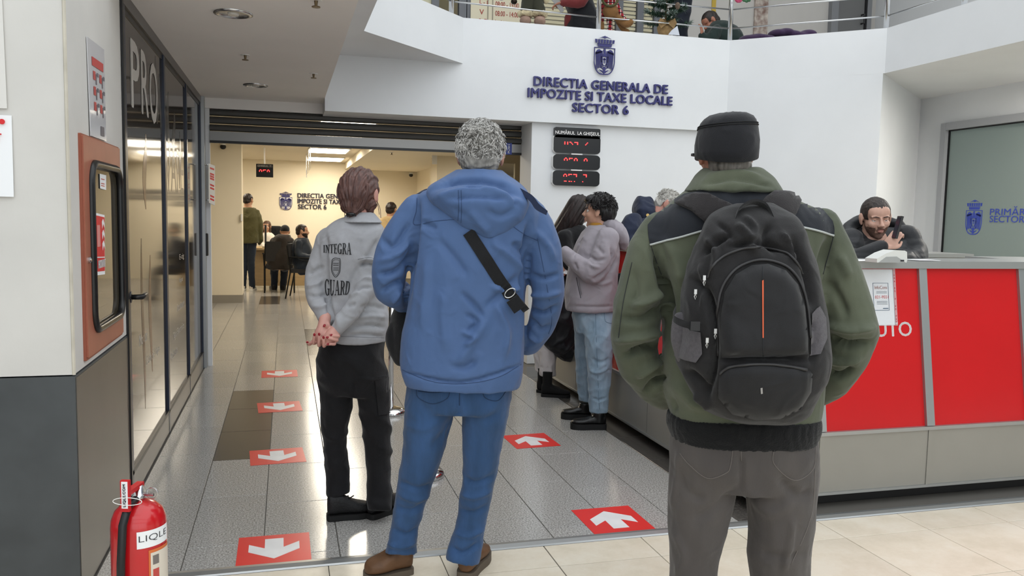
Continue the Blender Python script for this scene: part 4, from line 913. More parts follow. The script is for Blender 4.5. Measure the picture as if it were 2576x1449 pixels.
class Head:
    def __init__(s, c, fwd, h=.225, up=(0, 0, 1)):
        s.c = np.array(c, float); f = np.array(fwd, float); f /= np.linalg.norm(f); u = np.array(up, float); r = np.cross(f, u); r /= np.linalg.norm(r); u = np.cross(r, f)
        s.R = np.array([r, f, u]); s.h = h
    def w(s, p): return s.c+(np.asarray(p, float)*s.h)@s.R
    def add(s, mb, fem=False, ears=True, nose=1.):
        h = s.h; E_ = lambda c, r: mb.ell(s.w(c), np.array(r)*h, s.R)
        E_((0, -.06, .13), (.335, .42, .37)); E_((0, .08, -.10), (.275, .30, .36)); E_((0, .12, -.29), (.20 if not fem else .17, .22, .19)); E_((0, .28, -.41), (.09, .08, .07))
        E_((0, .20, .16), (.27, .17, .22))
        for x in (-1, 1):
            E_((x*.12, .325, .085), (.11, .05, .035)); E_((x*.17, .24, -.10), (.09, .10, .10)); E_((x*.045, .42, -.125), (.04, .045, .035))
            if ears:
                E_((x*.345, -.03, -.02), (.035, .09, .14)); E_((x*.36, -.055, .02), (.035, .05, .10)); E_((x*.335, -.01, -.12), (.03, .05, .06))
        mb.tube([s.w((0, .36, .07)), s.w((0, .41*1, -.03)), s.w((0, .36+.11*nose, -.105)), s.w((0, .40, -.14))], [.03*h, .04*h, .052*h, .04*h], 12)
        E_((0, .385, -.228), (.09, .04, .022)); E_((0, .378, -.268), (.075, .04, .028))
    def neck(s, mb, to, r=.062, r2=.07): mb.tube(spline([s.w((0, -.1, -.15)), s.w((0, -.09, -.45)), to], 5), [r]*6+[r2]*5, 16)
    def sockets(s, V):
        L = (V-s.c)@s.R.T/s.h; out = V.copy()
        for x in (-1, 1):
            d = np.linalg.norm((L-np.array([x*.135, .335, .015]))/np.array([.085, .12, .05]), axis=1); out -= (np.exp(-d*d)*.045*s.h)[:, None]*s.R[1]
        return out
    def eyes(s, parent, iris='3a2a20', lid=.5):
        wm_ = mat('eye_white', 'e8e4e0', .2); im = mat('iris_'+iris, iris, .15)
        for x in (-1, 1):
            c = s.w((x*.135, .275, .012)); o = MB().ell(c, (.058*s.h,)*3, s.R, 14, 10).build('eye', wm_, parent, True)
            MB().ell(s.w((x*.135, .318, .010)), np.array((.026, .017, .026))*s.h, s.R, 12, 8).build('iris', im, parent, True)
    def lids(s, parent, m, drop=.02):
        for x in (-1, 1): MB().ell(s.w((x*.135, .278, .036-drop)), np.array((.066, .066, .045))*s.h, s.R, 14, 8).build('eyelid', m, parent, True)
    def brows(s, parent, m):
        for x in (-1, 1): MB().tube([s.w((x*.05, .386, .078)), s.w((x*.13, .378, .102)), s.w((x*.215, .318, .082))], np.array([.016, .021, .010])*s.h, 8, flat=.6).build('eyebrow', m, parent, True)
    def lips(s, parent, m):
        MB().ell(s.w((0, .395, -.226)), np.array((.085, .035, .017))*s.h, s.R, 14, 8).ell(s.w((0, .388, -.265)), np.array((.072, .035, .021))*s.h, s.R, 14, 8).build('lips', m, parent, True)
def tufts(head, m, parent, n, region, length, wid, seed, comb, name='hair_tufts', jitter=.5, surf=None):
    rg = random.Random(seed); mb = MB(); c0 = np.array((0, -.06, .13)); rad = np.array((.345, .43, .38)) if surf is None else np.array(surf); V = []; F = []; k = 0
    while k < n:
        a = rg.uniform(0, 6.283); z = rg.uniform(-1, 1); q = math.sqrt(1-z*z); d = np.array([q*math.cos(a), q*math.sin(a), z]); p = c0+d*rad
        if not region(p): continue
        nn = d/rad; nn /= np.linalg.norm(nn); t = np.array(comb(p), float)+np.array([rg.gauss(0, jitter) for _ in range(3)]); t -= nn*np.dot(t, nn); t /= np.linalg.norm(t)+1e-6
        L = length*rg.uniform(.6, 1.25); s_ = np.cross(nn, t); w = wid*rg.uniform(.6, 1.3); b = len(V); lift = rg.uniform(.25, .7)
        P0 = p; P1 = p+(t*.5+nn*lift*.5)*L; P2 = p+(t*.95+nn*lift*.62+s_*rg.uniform(-.3, .3))*L
        V += [P0-s_*w, P0+s_*w, P0+nn*w, P1-s_*w*.9, P1+s_*w*.9, P1+nn*w, P2]; F += [(b, b+1, b+4, b+3), (b+1, b+2, b+5, b+4), (b+2, b, b+3, b+5), (b+3, b+4, b+6), (b+4, b+5, b+6), (b+5, b+3, b+6)]; k += 1
    V = np.array([head.w(v) for v in V]); return add_obj(name, V, F, m, parent)
def hair_mat(name, c, c2, rough=.45, stretch=(1, 1, .15), sc=60):
    return mat(name, c, rough, noise=1, nscale=sc, col2=c2, bump=.5, bscale=sc*1.3, stretch=stretch, spec=.4)
def fabric(name, c, noise=.12, ns=9, bump=.1, bs=300, rough=.85, c2=None, sheen=.15, spec=.3, stretch=(1, 1, 1), crease=.55, cs=11.):
    if name in MATS: return MATS[name]
    m = mat(name, c, rough, noise=noise, nscale=ns, bump=bump, bscale=bs, col2=c2, sheen=sheen, spec=spec, stretch=stretch)
    if crease:   # fine creases of worn cloth
        nt = m.node_tree; b = nt.nodes['Principled BSDF']; old = b.inputs['Normal'].links[0].from_node
        tc = nt.nodes.new('ShaderNodeTexCoord'); n = nt.nodes.new('ShaderNodeTexNoise'); n.noise_type = 'RIDGED_MULTIFRACTAL'
        n.inputs['Scale'].default_value = cs; n.inputs['Detail'].default_value = 2; n.inputs['Distortion'].default_value = 1.2; n.inputs['Roughness'].default_value = .4
        nt.links.new(tc.outputs['Object'], n.inputs['Vector']); bp = nt.nodes.new('ShaderNodeBump'); bp.inputs['Strength'].default_value = crease; bp.inputs['Distance'].default_value = .012
        nt.links.new(n.outputs['Fac'], bp.inputs['Height']); nt.links.new(old.outputs[0], bp.inputs['Normal']); nt.links.new(bp.outputs[0], b.inputs['Normal'])
    return m
def shoe(parent, heel, toe, w, h, m, sole_m, sole=.025, collar=None, name='shoe', boot=0., toe_up=0.):
    heel = np.array(heel, float); toe = np.array(toe, float); d = toe-heel; L = np.linalg.norm(d); d /= L; s_ = np.cross(d, Z_)
    prof = [(0, .30, .8, .0), (.03, .60, 1, 0), (.16, .72, 1.0, 0), (.33, .74, .98, 0), (.48, .84, .78, 0), (.66, 1, .58, 0), (.84, .92, .48, 0), (.95, .66, .38, 0), (1, .3, .2, 0)]
    mb = MB(); n = 16; V = []
    pr = spline(prof, 3)
    for t, wi, hi, _ in pr:
        for k in range(n):
            a = 2*math.pi*k/n; x = math.cos(a); z = math.sin(a); V.append(heel+d*L*t+s_*w/2*wi*math.copysign(abs(x)**.7, x)+Z_*(sole+(h-sole)*hi*(.5+.5*math.copysign(abs(z)**.8, z))))
    m_ = len(pr); F = [(i*n+k, i*n+(k+1) % n, (i+1)*n+(k+1) % n, (i+1)*n+k) for i in range(m_-1) for k in range(n)]+[tuple(reversed(range(n))), tuple((m_-1)*n+k for k in range(n))]
    mb.add(V, F)
    if boot: mb.tube([heel+d*L*.2+Z_*h*.5, heel+d*L*.2+Z_*(h+boot)], [w*.40, w*.44], 18)
    Vv, Ff = remesh(mb, .006, 4); o = add_obj(name, Vv, Ff, m, parent, True)
    out = [(t, wi*1.06) for t, wi, *_ in pr]; P = [(L*(t*1.03-.015), w/2*q) for t, q in out]+[(L*(t*1.03-.015), -w/2*q) for t, q in reversed(out)]
    so = MB().prism(P, heel, d, s_, Z_*sole*1.1).build('sole', sole_m, o); return o
def digit(mb, pts, r): P = spline(pts, 4); mb.tube(P, np.linspace(r, r*.8, len(P)), 10); mb.ell(P[-1], (r*.8,)*3, n=10, m=8)
def simple_hand(mb, wrist, dirv, normal, L=.18, curl=.6, side=1):
    d = np.array(dirv, float); d /= np.linalg.norm(d); n = np.array(normal, float); n -= d*np.dot(n, d); n /= np.linalg.norm(n); s_ = np.cross(d, n)*side; w = np.array(wrist, float)
    mb.ell(w+d*L*.26, (L*.23, L*.30, L*.09), np.array([s_, d, n])); mb.tube([w-d*L*.1, w+d*L*.15], L*.15, 12)
    for k in range(4):
        b = w+d*L*.48+s_*L*(.16-.105*k); l = L*(.40, .47, .44, .34)[k]; c = curl
        digit(mb, [b-d*L*.1, b+d*l*.4-n*l*.12*c*2, b+d*l*(.75-.3*c)-n*l*.5*c, b+d*l*(1-.8*c)-n*l*.85*c], L*.048)
    b = w+d*L*.12+s_*L*.2; digit(mb, [b-s_*L*.05, b+d*L*.15+s_*L*.08-n*L*.05, b+d*L*.34+s_*L*.03-n*L*.14*curl*1.5], L*.055)
def make_body(fg, hd, rows, arms, legs, m, parent, neck_to, extra=None, grow=-.040, voxel=.0065, fem=False, ears=True, nr=.06, af=1.):
    mb = MB(); hd.add(mb, fem, ears); hd.neck(mb, neck_to, nr, nr*1.15)
    fg.loft(mb, rows, grow=grow)
    for a in arms: fg.limb(mb, a, grow=grow*af)
    for l in legs: fg.limb(mb, l, grow=grow, cap='start')
    if extra: extra(mb)
    V, F = remesh(mb, voxel, 1 if voxel < .004 else 2, .4); V = hd.sockets(V); return add_obj('body', V, F, m, parent, True)
stitch = mat('stitch_dark', '26282c', .8)

# ------------------------------------------------------------------ man in the blue jacket
B = Fig(3.10); feetB = B.P(1075, 1452)
blue = thing('person', 'person with short grey hair in blue hooded jacket and jeans, standing with hands in pockets', 'person', (feetB[0], feetB[1], 0))
jb = fabric('blue_jacket', '47618c', .06, 5, .06, 260, .62, sheen=.1, spec=.35)
rowsB = [(438, 1150, 1262, .06, .07), (470, 1095, 1310, .10, .09), (500, 1048, 1352, .125, .11), (560, 1035, 1362, .15, .13), (650, 1036, 1332, .16, .15), (780, 1024, 1322, .155, .165), (860, 1008, 1322, .155, .17), (930, 1007, 1320, .16, .17), (968, 1018, 1312, .155, .165)]
armBL = [(1052, 532, 0, 46), (1008, 600, .0, 47), (980, 680, .0, 45), (985, 728, .03, 42), (1012, 745, .11, 38), (1040, 775, .18, 34)]
armBR = [(1338, 545, 0, 44), (1362, 610, 0, 46), (1374, 690, .0, 44), (1376, 755, .01, 40), (1362, 815, .05, 36), (1342, 858, .09, 30), (1325, 872, .12, 26)]
mb = MB(); B.loft(mb, rowsB); B.limb(mb, armBL); B.limb(mb, armBR)
SB = [([(1050, 500), (1044, 600), (1030, 700), (1022, 780)], 9, -.016), ([(1330, 560), (1326, 640), (1318, 730), (1316, 790)], 9, -.016),
      ([(1310, 690), (1260, 740), (1220, 775)], 11, -.006), ([(1318, 720), (1275, 735), (1235, 720)], 8, .006), ([(1245, 760), (1275, 830), (1268, 900)], 10, .007), ([(1225, 800), (1190, 860), (1150, 920)], 14, .006),
      ([(1160, 735), (1200, 775), (1215, 800)], 7, -.006), ([(1170, 790), (1200, 810), (1175, 835)], 6, -.006), ([(1160, 835), (1195, 850), (1165, 870)], 6, .006), ([(1135, 920), (1170, 925), (1200, 905)], 10, -.006),
      ([(1120, 720), (1115, 800), (1125, 890)], 16, .005), ([(1075, 640), (1070, 740), (1060, 830)], 14, .005), ([(1100, 600), (1150, 660), (1175, 700)], 12, -.005), ([(1060, 560), (1100, 575)], 8, -.005),
      ([(945, 690), (1000, 680), (1035, 640)], 8, -.010), ([(950, 660), (1000, 640), (1038, 600)], 8, .006), ([(955, 735), (990, 715), (1025, 705)], 8, -.009), ([(985, 760), (1005, 730)], 7, .008), ([(960, 600), (990, 620), (1030, 560)], 9, -.006),
      ([(1335, 690), (1365, 700), (1408, 690)], 7, -.007), ([(1330, 740), (1370, 745), (1412, 735)], 7, .007), ([(1325, 770), (1365, 790), (1405, 770)], 7, -.008), ([(1330, 800), (1360, 830), (1390, 820)], 7, -.007), ([(1330, 840), (1350, 858), (1365, 850)], 6, .007), ([(1345, 580), (1380, 620), (1395, 660)], 10, .006), ([(1290, 610), (1320, 640)], 9, -.006), ([(1240, 610), (1300, 660), (1320, 690)], 10, .006), ([(1010, 935), (1160, 962), (1320, 915)], 4, -.006)]
SB = [(a_, b_*.85, c_*1.35) for a_, b_, c_ in SB]
V, F = cloth(mb, .007, 4, S=SB, fold=.0028, seed=3, freq=17., stretch=(1, 1, .6))
jk = add_obj('jacket', V, F, jb, blue, True); bvB = bvh_of(V, F)
for L in ([(1049, 498), (1047, 530), (1042, 565), (1095, 556), (1150, 552)], [(1288, 568), (1320, 590), (1352, 605)], [(1352, 600), (1372, 700), (1388, 800), (1380, 840)], [(1012, 930), (1080, 958), (1160, 966), (1250, 950), (1318, 912)]): seam('seam', bvB, L, mat('seam_blue', '2f4468', .8), jk, .0011)
# hood
mb = MB(); B.loft(mb, [(428, 1148, 1262, .10, .06, -.01), (448, 1120, 1290, .13, .07, -.02), (475, 1078, 1322, .14, .08, -.04), (505, 1084, 1330, .13, .08, -.08), (540, 1120, 1318, .10, .08, -.10), (572, 1162, 1290, .07, .07, -.11), (598, 1208, 1252, .04, .05, -.12)], p=.9)
SH = [([(1085, 480), (1150, 455), (1250, 462), (1320, 500)], 7, -.012), ([(1090, 500), (1160, 480), (1240, 480), (1315, 515)], 7, .008), ([(1130, 500), (1200, 495), (1280, 500)], 5, -.007), ([(1170, 470), (1215, 474)], 5, -.008), ([(1225, 530), (1265, 545), (1300, 520)], 9, -.006), ([(1180, 530), (1215, 570), (1230, 590)], 10, .006), ([(1140, 520), (1170, 545)], 9, -.004), ([(1280, 480), (1305, 520)], 6, -.006)]
V, F = cloth(mb, .007, 5, S=SH, fold=.0025, seed=8, freq=24.); hood = add_obj('hood', V, F, jb, jk, True); bvH = bvh_of(V, F)
for L in ([(1153, 478), (1154, 520), (1152, 555)], [(1160, 478), (1161, 520), (1160, 560)]): seam('seam', bvH, L, mat('seam_blue', '2f4468', .8), jk, .0010)
lining = fabric('navy_lining', '222c44', .05, 5)
MB().ribbon(spline([B.P(1268, 452, -.02), B.P(1305, 478, -.10), B.P(1335, 498, -.13), B.P(1352, 520, -.13), B.P(1376, 536, -.13)], 5), Z_*.9+HR*.3, np.concatenate([np.linspace(.012, .028, 14), np.linspace(.027, .016, 7)]), .016, -HF).build('hood_lining', lining, jk)
mb = MB(); mb.tube(spline([B.P(1105, 480, -.02), B.P(1072, 486, -.02), B.P(1046, 496, .02)], 4), [.02, .02, .018, .017, .016, .014, .012, .01, .008], 10); mb.build('hood_lining', lining, jk)
# jeans
jean = fabric('jeans_blue', '35537d', .35, 14, .2, 220, .85, c2='27405f', stretch=(1, 1, .25))
legBL = [(1095, 930, 0, 64), (1084, 1010, 0, 66), (1068, 1110, 0, 56), (1045, 1210, .0, 45), (1024, 1300, .0, 38), (1013, 1360, -.01, 39), (1010, 1392, -.02, 42)]
legBR = [(1232, 930, 0, 64), (1222, 1010, 0, 66), (1214, 1110, 0, 52), (1204, 1200, 0, 44), (1187, 1300, 0, 39), (1172, 1370, -.01, 43), (1164, 1412, -.02, 46)]
mb = MB(); B.limb(mb, legBL, cap='start'); B.limb(mb, legBR, cap='start'); B.loft(mb, [(900, 1035, 1300, .12, .13), (980, 1028, 1288, .125, .13), (1030, 1040, 1280, .11, .11)])
SJ = [([(1154, 990), (1155, 1030), (1154, 1060)], 6, -.005), ([(1155, 1030), (1120, 1090), (1080, 1130)], 12, -.006), ([(1000, 1210), (1050, 1230), (1095, 1215)], 7, -.007), ([(1000, 1240), (1045, 1258), (1085, 1240)], 7, .007), ([(995, 1275), (1035, 1285), (1070, 1265)], 7, -.007), ([(985, 1330), (1025, 1345), (1060, 1325)], 6, -.007), ([(970, 1365), (1010, 1378), (1050, 1360)], 6, .008), ([(1160, 1200), (1200, 1215), (1245, 1195)], 7, -.007), ([(1155, 1240), (1195, 1250), (1240, 1230)], 7, .007), ([(1150, 1280), (1190, 1290), (1230, 1270)], 7, -.007), ([(1140, 1340), (1180, 1350), (1220, 1330)], 6, .007), ([(1130, 1375), (1165, 1390), (1210, 1365)], 6, -.008), ([(1010, 1060), (1060, 1080), (1110, 1060)], 10, .004), ([(1215, 1060), (1255, 1040)], 9, -.005)]
V, F = cloth(mb, .0075, 5, S=SJ, fold=.0025, seed=12, freq=20.); tr = add_obj('jeans', V, F, jean, blue, True); bvJ = bvh_of(V, F)
st_j = mat('jean_stitch', '1f3350', .8)
for L in ([(1048, 978), (1052, 1000), (1088, 1016), (1124, 1003), (1132, 982)], [(1212, 982), (1222, 1002), (1252, 1008), (1272, 985)], [(1156, 980), (1156, 1020)], [(1052, 984), (1090, 988), (1130, 984)]): seam('pocket_stitch', bvJ, L, st_j, tr, .0012)
# head, hair
hB = Head(B.P(1209, 390, .01), HF+HR*.05, .236); skB = skinmat('skin_blue', 'b98a78')
make_body(B, hB, rowsB[1:], [armBL, armBR], [legBL, legBR], skB, blue, B.P(1208, 470, .0))
gh = hair_mat('grey_hair', '9a9893', '5c5a57', sc=45)
reg = lambda p: (p[2] > .0 or p[1] < -.12) and p[2] > -.33-.0*p[1] and not (p[1] > .22 and p[2] < .25)
mb = MB(); mb.ell(hB.w((0, -.07, .13)), np.array((.355, .44, .395))*hB.h, hB.R, 28, 20); mb.ell(hB.w((0, -.2, -.1)), np.array((.315, .29, .28))*hB.h, hB.R, 24, 16)
V, F = remesh(mb, .006, 3); F = np.asarray(F); N = vnorm(V, F); V = V+N*(.0035*ridged(V, 4, 130.)+.003*waves(V, 9, 70.))[:, None]
L_ = (V-hB.c)@hB.R.T/hB.h; keep = ~((L_[:, 1] > .24) & (L_[:, 2] < .28)) & ~((np.abs(L_[:, 0]) > .28) & (L_[:, 2] < -.05) & (L_[:, 1] > -.12)); F = F[keep[F].all(1)]
hr = add_obj('hair', V, F, gh, blue, True)
tufts(hB, mat('hair_light', 'b4b2ae', .5), hr, 2300, reg, .13, .011, 1, lambda p: (p[0]*.9, -.6 if p[2] > .2 else -.15, -.6 if p[2] < .25 else .2))
tufts(hB, mat('hair_dark', '6b6965', .5), hr, 1500, reg, .12, .011, 2, lambda p: (p[0]*.9, -.5, -.55))
# boots
brn = mat('boot_leather', '6a4a30', .6, noise=.35, nscale=18, bump=.15, bscale=60); solm = mat('boot_sole', '5a5044', .7)
h0 = B.P(1035, 1415, .03); t0 = B.P(918, 1438, -.05); b1 = shoe(blue, (h0[0], h0[1], 0), (t0[0], t0[1], 0), .11, .125, brn, solm, .022, boot=.05, name='boot')
MB().tube([np.array([h0[0], h0[1], .0])+HR*-.02+Z_*.15, np.array([h0[0], h0[1], .0])+HR*-.045+Z_*.16], [.055, .055], 18).build('boot_collar', mat('boot_collar', '2e2a26', .8), b1)
h1 = B.P(1168, 1470, -.05); shoe(blue, (h1[0], h1[1], 0), tuple(np.array([h1[0], h1[1], 0])+HF*.25+HR*.06), .10, .10, brn, solm, .03, boot=.07, name='boot')
# shoulder bag worn across the back
bagm = fabric('bag_black', '16171a', .2, 20, .3, 300, .8)
sb = thing('shoulder_bag', 'black shoulder bag on a wide strap slung across the blue jacket', 'bag', tuple(B.P(1010, 900)))
SP = spline([(1178, 583), (1215, 640), (1250, 695), (1285, 745), (1318, 785)], 7); pts = [cast_px(bvB, x, y, .004, B.P(x, y, -.15)) for x, y in SP]
MB().ribbon(pts, (HR*.80+Z_*.58), .044, .004, -HF).build('strap', bagm, sb)
c = cast_px(bvB, 1283, 737, .009, B.P(1283, 737, -.16)); MB().tube([c+(HR*.8+Z_*.58)*.022*math.cos(t)+(HR*.5-Z_*.85)*.014*math.sin(t) for t in np.linspace(0, 6.283, 20)], .0022, 8).build('buckle', steel, sb)
MB().obox(c+(HR*.45-Z_*.8)*.05, (.05, .012, .05), np.array([HR*.8+Z_*.58, -HF, HR*.58-Z_*.8])).build('strap_adjuster', bagm, sb)
mb = MB(); mb.ell(B.P(1012, 842, .17), (.055, .10, .13)); B.limb(mb, [(1000, 800, .15, 12), (993, 850, .14, 26), (1010, 900, .15, 24)]); V, F = remesh(mb, .007, 4); add_obj('pouch', V, F, bagm, sb, True)

# ------------------------------------------------------------------ guard
G = Fig(3.70); fg_ = G.P(900, 1300)
guard = thing('person', 'person with auburn bun in grey polo shirt and black trousers, hands clasped behind the back', 'person', (fg_[0], fg_[1], 0))
gs = fabric('grey_polo', '9fa0a4', .06, 60, .12, 400, .9, spec=.2)
rowsG = [(545, 872, 938, .05, .05), (558, 842, 955, .075, .075), (585, 814, 972, .10, .09), (620, 806, 972, .115, .11), (680, 808, 966, .115, .125), (740, 814, 964, .11, .12), (785, 820, 976, .115, .12), (825, 826, 977, .125, .125), (858, 832, 970, .125, .12)]
armGR = [(945, 600, 0, 30), (940, 648, -.01, 30), (936, 700, -.05, 27), (912, 742, -.11, 24), (876, 792, -.15, 21), (846, 830, -.165, 17)]
armGL = [(826, 600, 0, 29), (808, 650, -.01, 29), (792, 712, -.04, 27), (797, 750, -.07, 25), (810, 780, -.10, 22), (820, 806, -.12, 18)]
mb = MB(); G.loft(mb, rowsG); G.limb(mb, armGR); G.limb(mb, armGL)
SG = [([(820, 590), (818, 660), (824, 740), (832, 800)], 6, -.014), ([(955, 600), (925, 650), (905, 680)], 7, -.008), ([(905, 655), (930, 652), (958, 662)], 5, .009), ([(905, 668), (930, 664), (955, 672)], 4, -.009), ([(775, 690), (795, 680), (812, 670)], 5, -.007), ([(770, 720), (795, 715), (815, 700)], 5, .007), ([(775, 745), (800, 745), (822, 738)], 5, -.007), ([(785, 770), (808, 772), (828, 762)], 5, .006),
      ([(895, 720), (918, 700), (940, 705)], 5, .007), ([(890, 735), (912, 722), (935, 725)], 4, -.007), ([(880, 745), (905, 735)], 4, .006), ([(870, 770), (895, 765)], 5, -.006), ([(905, 775), (940, 770), (975, 780)], 6, -.006), ([(890, 800), (935, 795), (975, 800)], 6, .006), ([(880, 822), (930, 818), (972, 825)], 5, -.007), ([(870, 845), (920, 842), (968, 848)], 4, -.006), ([(860, 740), (890, 700), (905, 660)], 8, -.006), ([(840, 760), (850, 800), (855, 840)], 7, .005), ([(850, 590), (870, 640)], 10, .003), ([(905, 600), (895, 640)], 10, -.003)]
V, F = cloth(mb, .007, 4, S=SG, fold=.002, seed=21, freq=26.); sh_ = add_obj('polo_shirt', V, F, gs, guard, True); bvG = bvh_of(V, F)
mb = MB(); G.loft(mb, [(534, 876, 940, .055, .055, -.005), (545, 868, 950, .07, .07, -.01), (560, 856, 962, .085, .08, -.015)], p=1.); V, F = cloth(mb, .006, 2, fold=.001, seed=2); add_obj('collar', V, F, gs, sh_, True)
for L in ([(900, 652), (930, 648), (958, 656)], [(846, 846), (900, 848), (966, 850)]): seam('seam', bvG, L, mat('seam_grey', '7b7c80', .9), sh_, .0009)
# lettering printed on the back: simple serif capitals
def serif(ch):
    T, n_ = .20, .07; Q = []
    def st_(x, w=T): Q.append([(x, 0), (x+w, 0), (x+w, 1), (x, 1)]); Q.append([(x-.09, 0), (x+w+.09, 0), (x+w+.09, .06), (x-.09, .06)]); Q.append([(x-.09, .94), (x+w+.09, .94), (x+w+.09, 1), (x-.09, 1)])
    def arc(cx, cy, rx, ry, a0, a1, tk, tn, n=12):
        for i in range(n):
            A0 = math.radians(a0+(a1-a0)*i/n); A1 = math.radians(a0+(a1-a0)*(i+1)/n); w0 = tn+(tk-tn)*abs(math.cos(A0)); w1 = tn+(tk-tn)*abs(math.cos(A1))
            Q.append([(cx+rx*math.cos(A0), cy+ry*math.sin(A0)), (cx+rx*math.cos(A1), cy+ry*math.sin(A1)), (cx+(rx-w1)*math.cos(A1), cy+(ry-w1*.8)*math.sin(A1)), (cx+(rx-w0)*math.cos(A0), cy+(ry-w0*.8)*math.sin(A0))])
    w = .7
    if ch == 'I': st_(.12); w = .45
    if ch == 'N': st_(.1, n_); st_(.68, n_); Q.append([(.06, 1), (.3, 1), (.75, 0), (.62, 0)]); w = .88
    if ch == 'T': st_(.30); Q.append([(.02, .93), (.78, .93), (.78, 1), (.02, 1)]); Q.append([(.02, .74), (.07, .74), (.1, .95), (.02, .95)]); Q.append([(.73, .74), (.78, .74), (.78, .95), (.7, .95)]); w = .82
    if ch == 'E':
        st_(.1); Q.append([(.2, .93), (.65, .93), (.65, 1), (.2, 1)]); Q.append([(.2, 0), (.68, 0), (.68, .07), (.2, .07)]); Q.append([(.25, .48), (.5, .48), (.5, .54), (.25, .54)]); Q.append([(.6, .76), (.65, .76), (.65, .95), (.56, .95)]); Q.append([(.62, .05), (.68, .05), (.68, .25), (.64, .25)]); Q.append([(.46, .38), (.5, .38), (.5, .64), (.46, .64)]); w = .74
    if ch == 'G': arc(.45, .5, .42, .52, 50, 340, T, n_, 18); Q.append([(.62, .02), (.82, .02), (.82, .42), (.62, .42)]); Q.append([(.5, .38), (.9, .38), (.9, .44), (.5, .44)]); Q.append([(.68, .74), (.76, .68), (.76, .98), (.71, .98)]); w = .94
    if ch in 'RD':
        st_(.1)
        if ch == 'R': arc(.38, .74, .32, .26, -90, 90, T, n_, 10); Q.append([(.2, .94), (.4, .94), (.4, 1), (.2, 1)]); Q.append([(.2, .48), (.4, .48), (.4, .54), (.2, .54)]); Q.append([(.34, .5), (.52, .5), (.86, 0), (.64, 0)]); w = .88
        else: arc(.36, .5, .46, .5, -90, 90, T, n_, 12); Q.append([(.2, .94), (.38, .94), (.38, 1), (.2, 1)]); Q.append([(.2, 0), (.38, 0), (.38, .06), (.2, .06)]); w = .88
    if ch == 'A': Q.append([(.36, 1), (.50, 1), (.88, 0), (.64, 0)]); Q.append([(.36, 1), (.44, 1), (.17, 0), (.10, 0)]); Q.append([(.24, .30), (.68, .30), (.68, .36), (.24, .36)]); Q.append([(0, 0), (.28, 0), (.28, .06), (0, .06)]); Q.append([(.55, 0), (.96, 0), (.96, .06), (.55, .06)]); w = .96
    if ch == 'U': Q.append([(.1, .3), (.3, .3), (.3, 1), (.1, 1)]); Q.append([(.68, .3), (.75, .3), (.75, 1), (.68, 1)]); arc(.425, .32, .325, .34, 180, 360, T*.8, n_*1.3, 12); Q.append([(0, .94), (.4, .94), (.4, 1), (0, 1)]); Q.append([(.56, .94), (.88, .94), (.88, 1), (.56, 1)]); w = .9
    return Q, w
blk = mat('shirt_print', '17171b', .7)
def shirt_text(s_, quad, name):   # quad TL TR BR BL in pixels
    TL, TR, BR, BL_ = [np.array(q, float) for q in quad]; tot = sum(serif(c)[1] for c in s_); x = 0; V = []; F = []
    for c in s_:
        Q, w = serif(c)
        for q in Q:
            q2 = []
            for a, b in zip(q, q[1:]+q[:1]): q2 += [np.array(a)+(np.array(b)-np.array(a))*t for t in np.linspace(0, 1, 3, endpoint=False)]
            idx = []
            for p in q2:
                u = (x+p[0])/tot; v = p[1]; px_ = (BL_*(1-u)+BR*u)*(1-v)+(TL*(1-u)+TR*u)*v; c3 = cast_px(bvG, px_[0], px_[1], .0035)
                if c3 is None: idx = None; break
                V.append(c3); idx.append(len(V)-1)
            if idx: F.append(tuple(idx))
        x += w
    add_obj(name, V, F, blk, sh_)
shirt_text('INTEGRA', [(813, 617), (885, 610), (884, 641), (813, 635)], 'lettering')
shirt_text('GUARD', [(816, 702), (883, 708), (879, 741), (817, 744)], 'lettering')
shp = [(836, 653), (842, 649), (852, 650), (856, 653), (856, 676), (853, 688), (845, 697), (838, 690), (834, 676)]
seam('printed_shield', bvG, shp+shp[:1], blk, sh_, .0012, .003); seam('printed_shield', bvG, [(845+(x-845)*.8, 672+(y-672)*.82) for x, y in shp+shp[:1]], blk, sh_, .0008, .003)
for y in (662, 667, 674, 679): seam('shield_print', bvG, [(839, y), (845, y), (852, y)], blk, sh_, .0013, .003)
# trousers
bt = fabric('black_trousers', '131316', .2, 20, .2, 250, .8)
legGL = [(848, 850, 0, 48), (846, 930, 0, 48), (846, 1020, 0, 40), (842, 1100, 0, 31), (846, 1170, 0, 30), (852, 1244, -.01, 30)]
legGR = [(926, 850, 0, 40), (930, 930, 0, 44), (942, 1020, 0, 40), (950, 1100, 0, 36), (954, 1180, 0, 32), (955, 1282, -.04, 30)]
mb = MB(); G.limb(mb, legGL, cap='start'); G.limb(mb, legGR, cap='start'); G.loft(mb, [(835, 812, 970, .11, .11), (900, 800, 970, .125, .11), (960, 803, 978, .11, .10), (990, 815, 976, .09, .09)])
V, F = cloth(mb, .0075, 4, fold=.005, seed=31, freq=24., S=[([(890, 960), (888, 1000)], 5, -.005), ([(905, 950), (940, 955), (985, 945)], 3, .004)]); tr = add_obj('trousers', V, F, bt, guard, True); bvT = bvh_of(V, F)
decal('cargo_pocket', bvT, [(942, 950), (984, 944), (985, 1040), (952, 1045)], bt, tr, .005)
blks = mat('shoe_black', '121214', .6, noise=.3, nscale=40, bump=.3, bscale=120); bso = mat('shoe_sole_black', '0d0d0e', .7)
a = G.P(824, 1285, -.05); b = G.P(934, 1262, .03); s1 = shoe(guard, (a[0], a[1], 0), (b[0], b[1], 0), .092, .118, blks, bso, .024)
MB().tube([np.array([b[0], b[1], 0])*.45+np.array([a[0], a[1], 0])*.55+Z_*.098+HR*.012*k+HF*(-.02 if k % 2 else .02) for k in range(-2, 3)], .003, 6).build('lace', blks, s1)
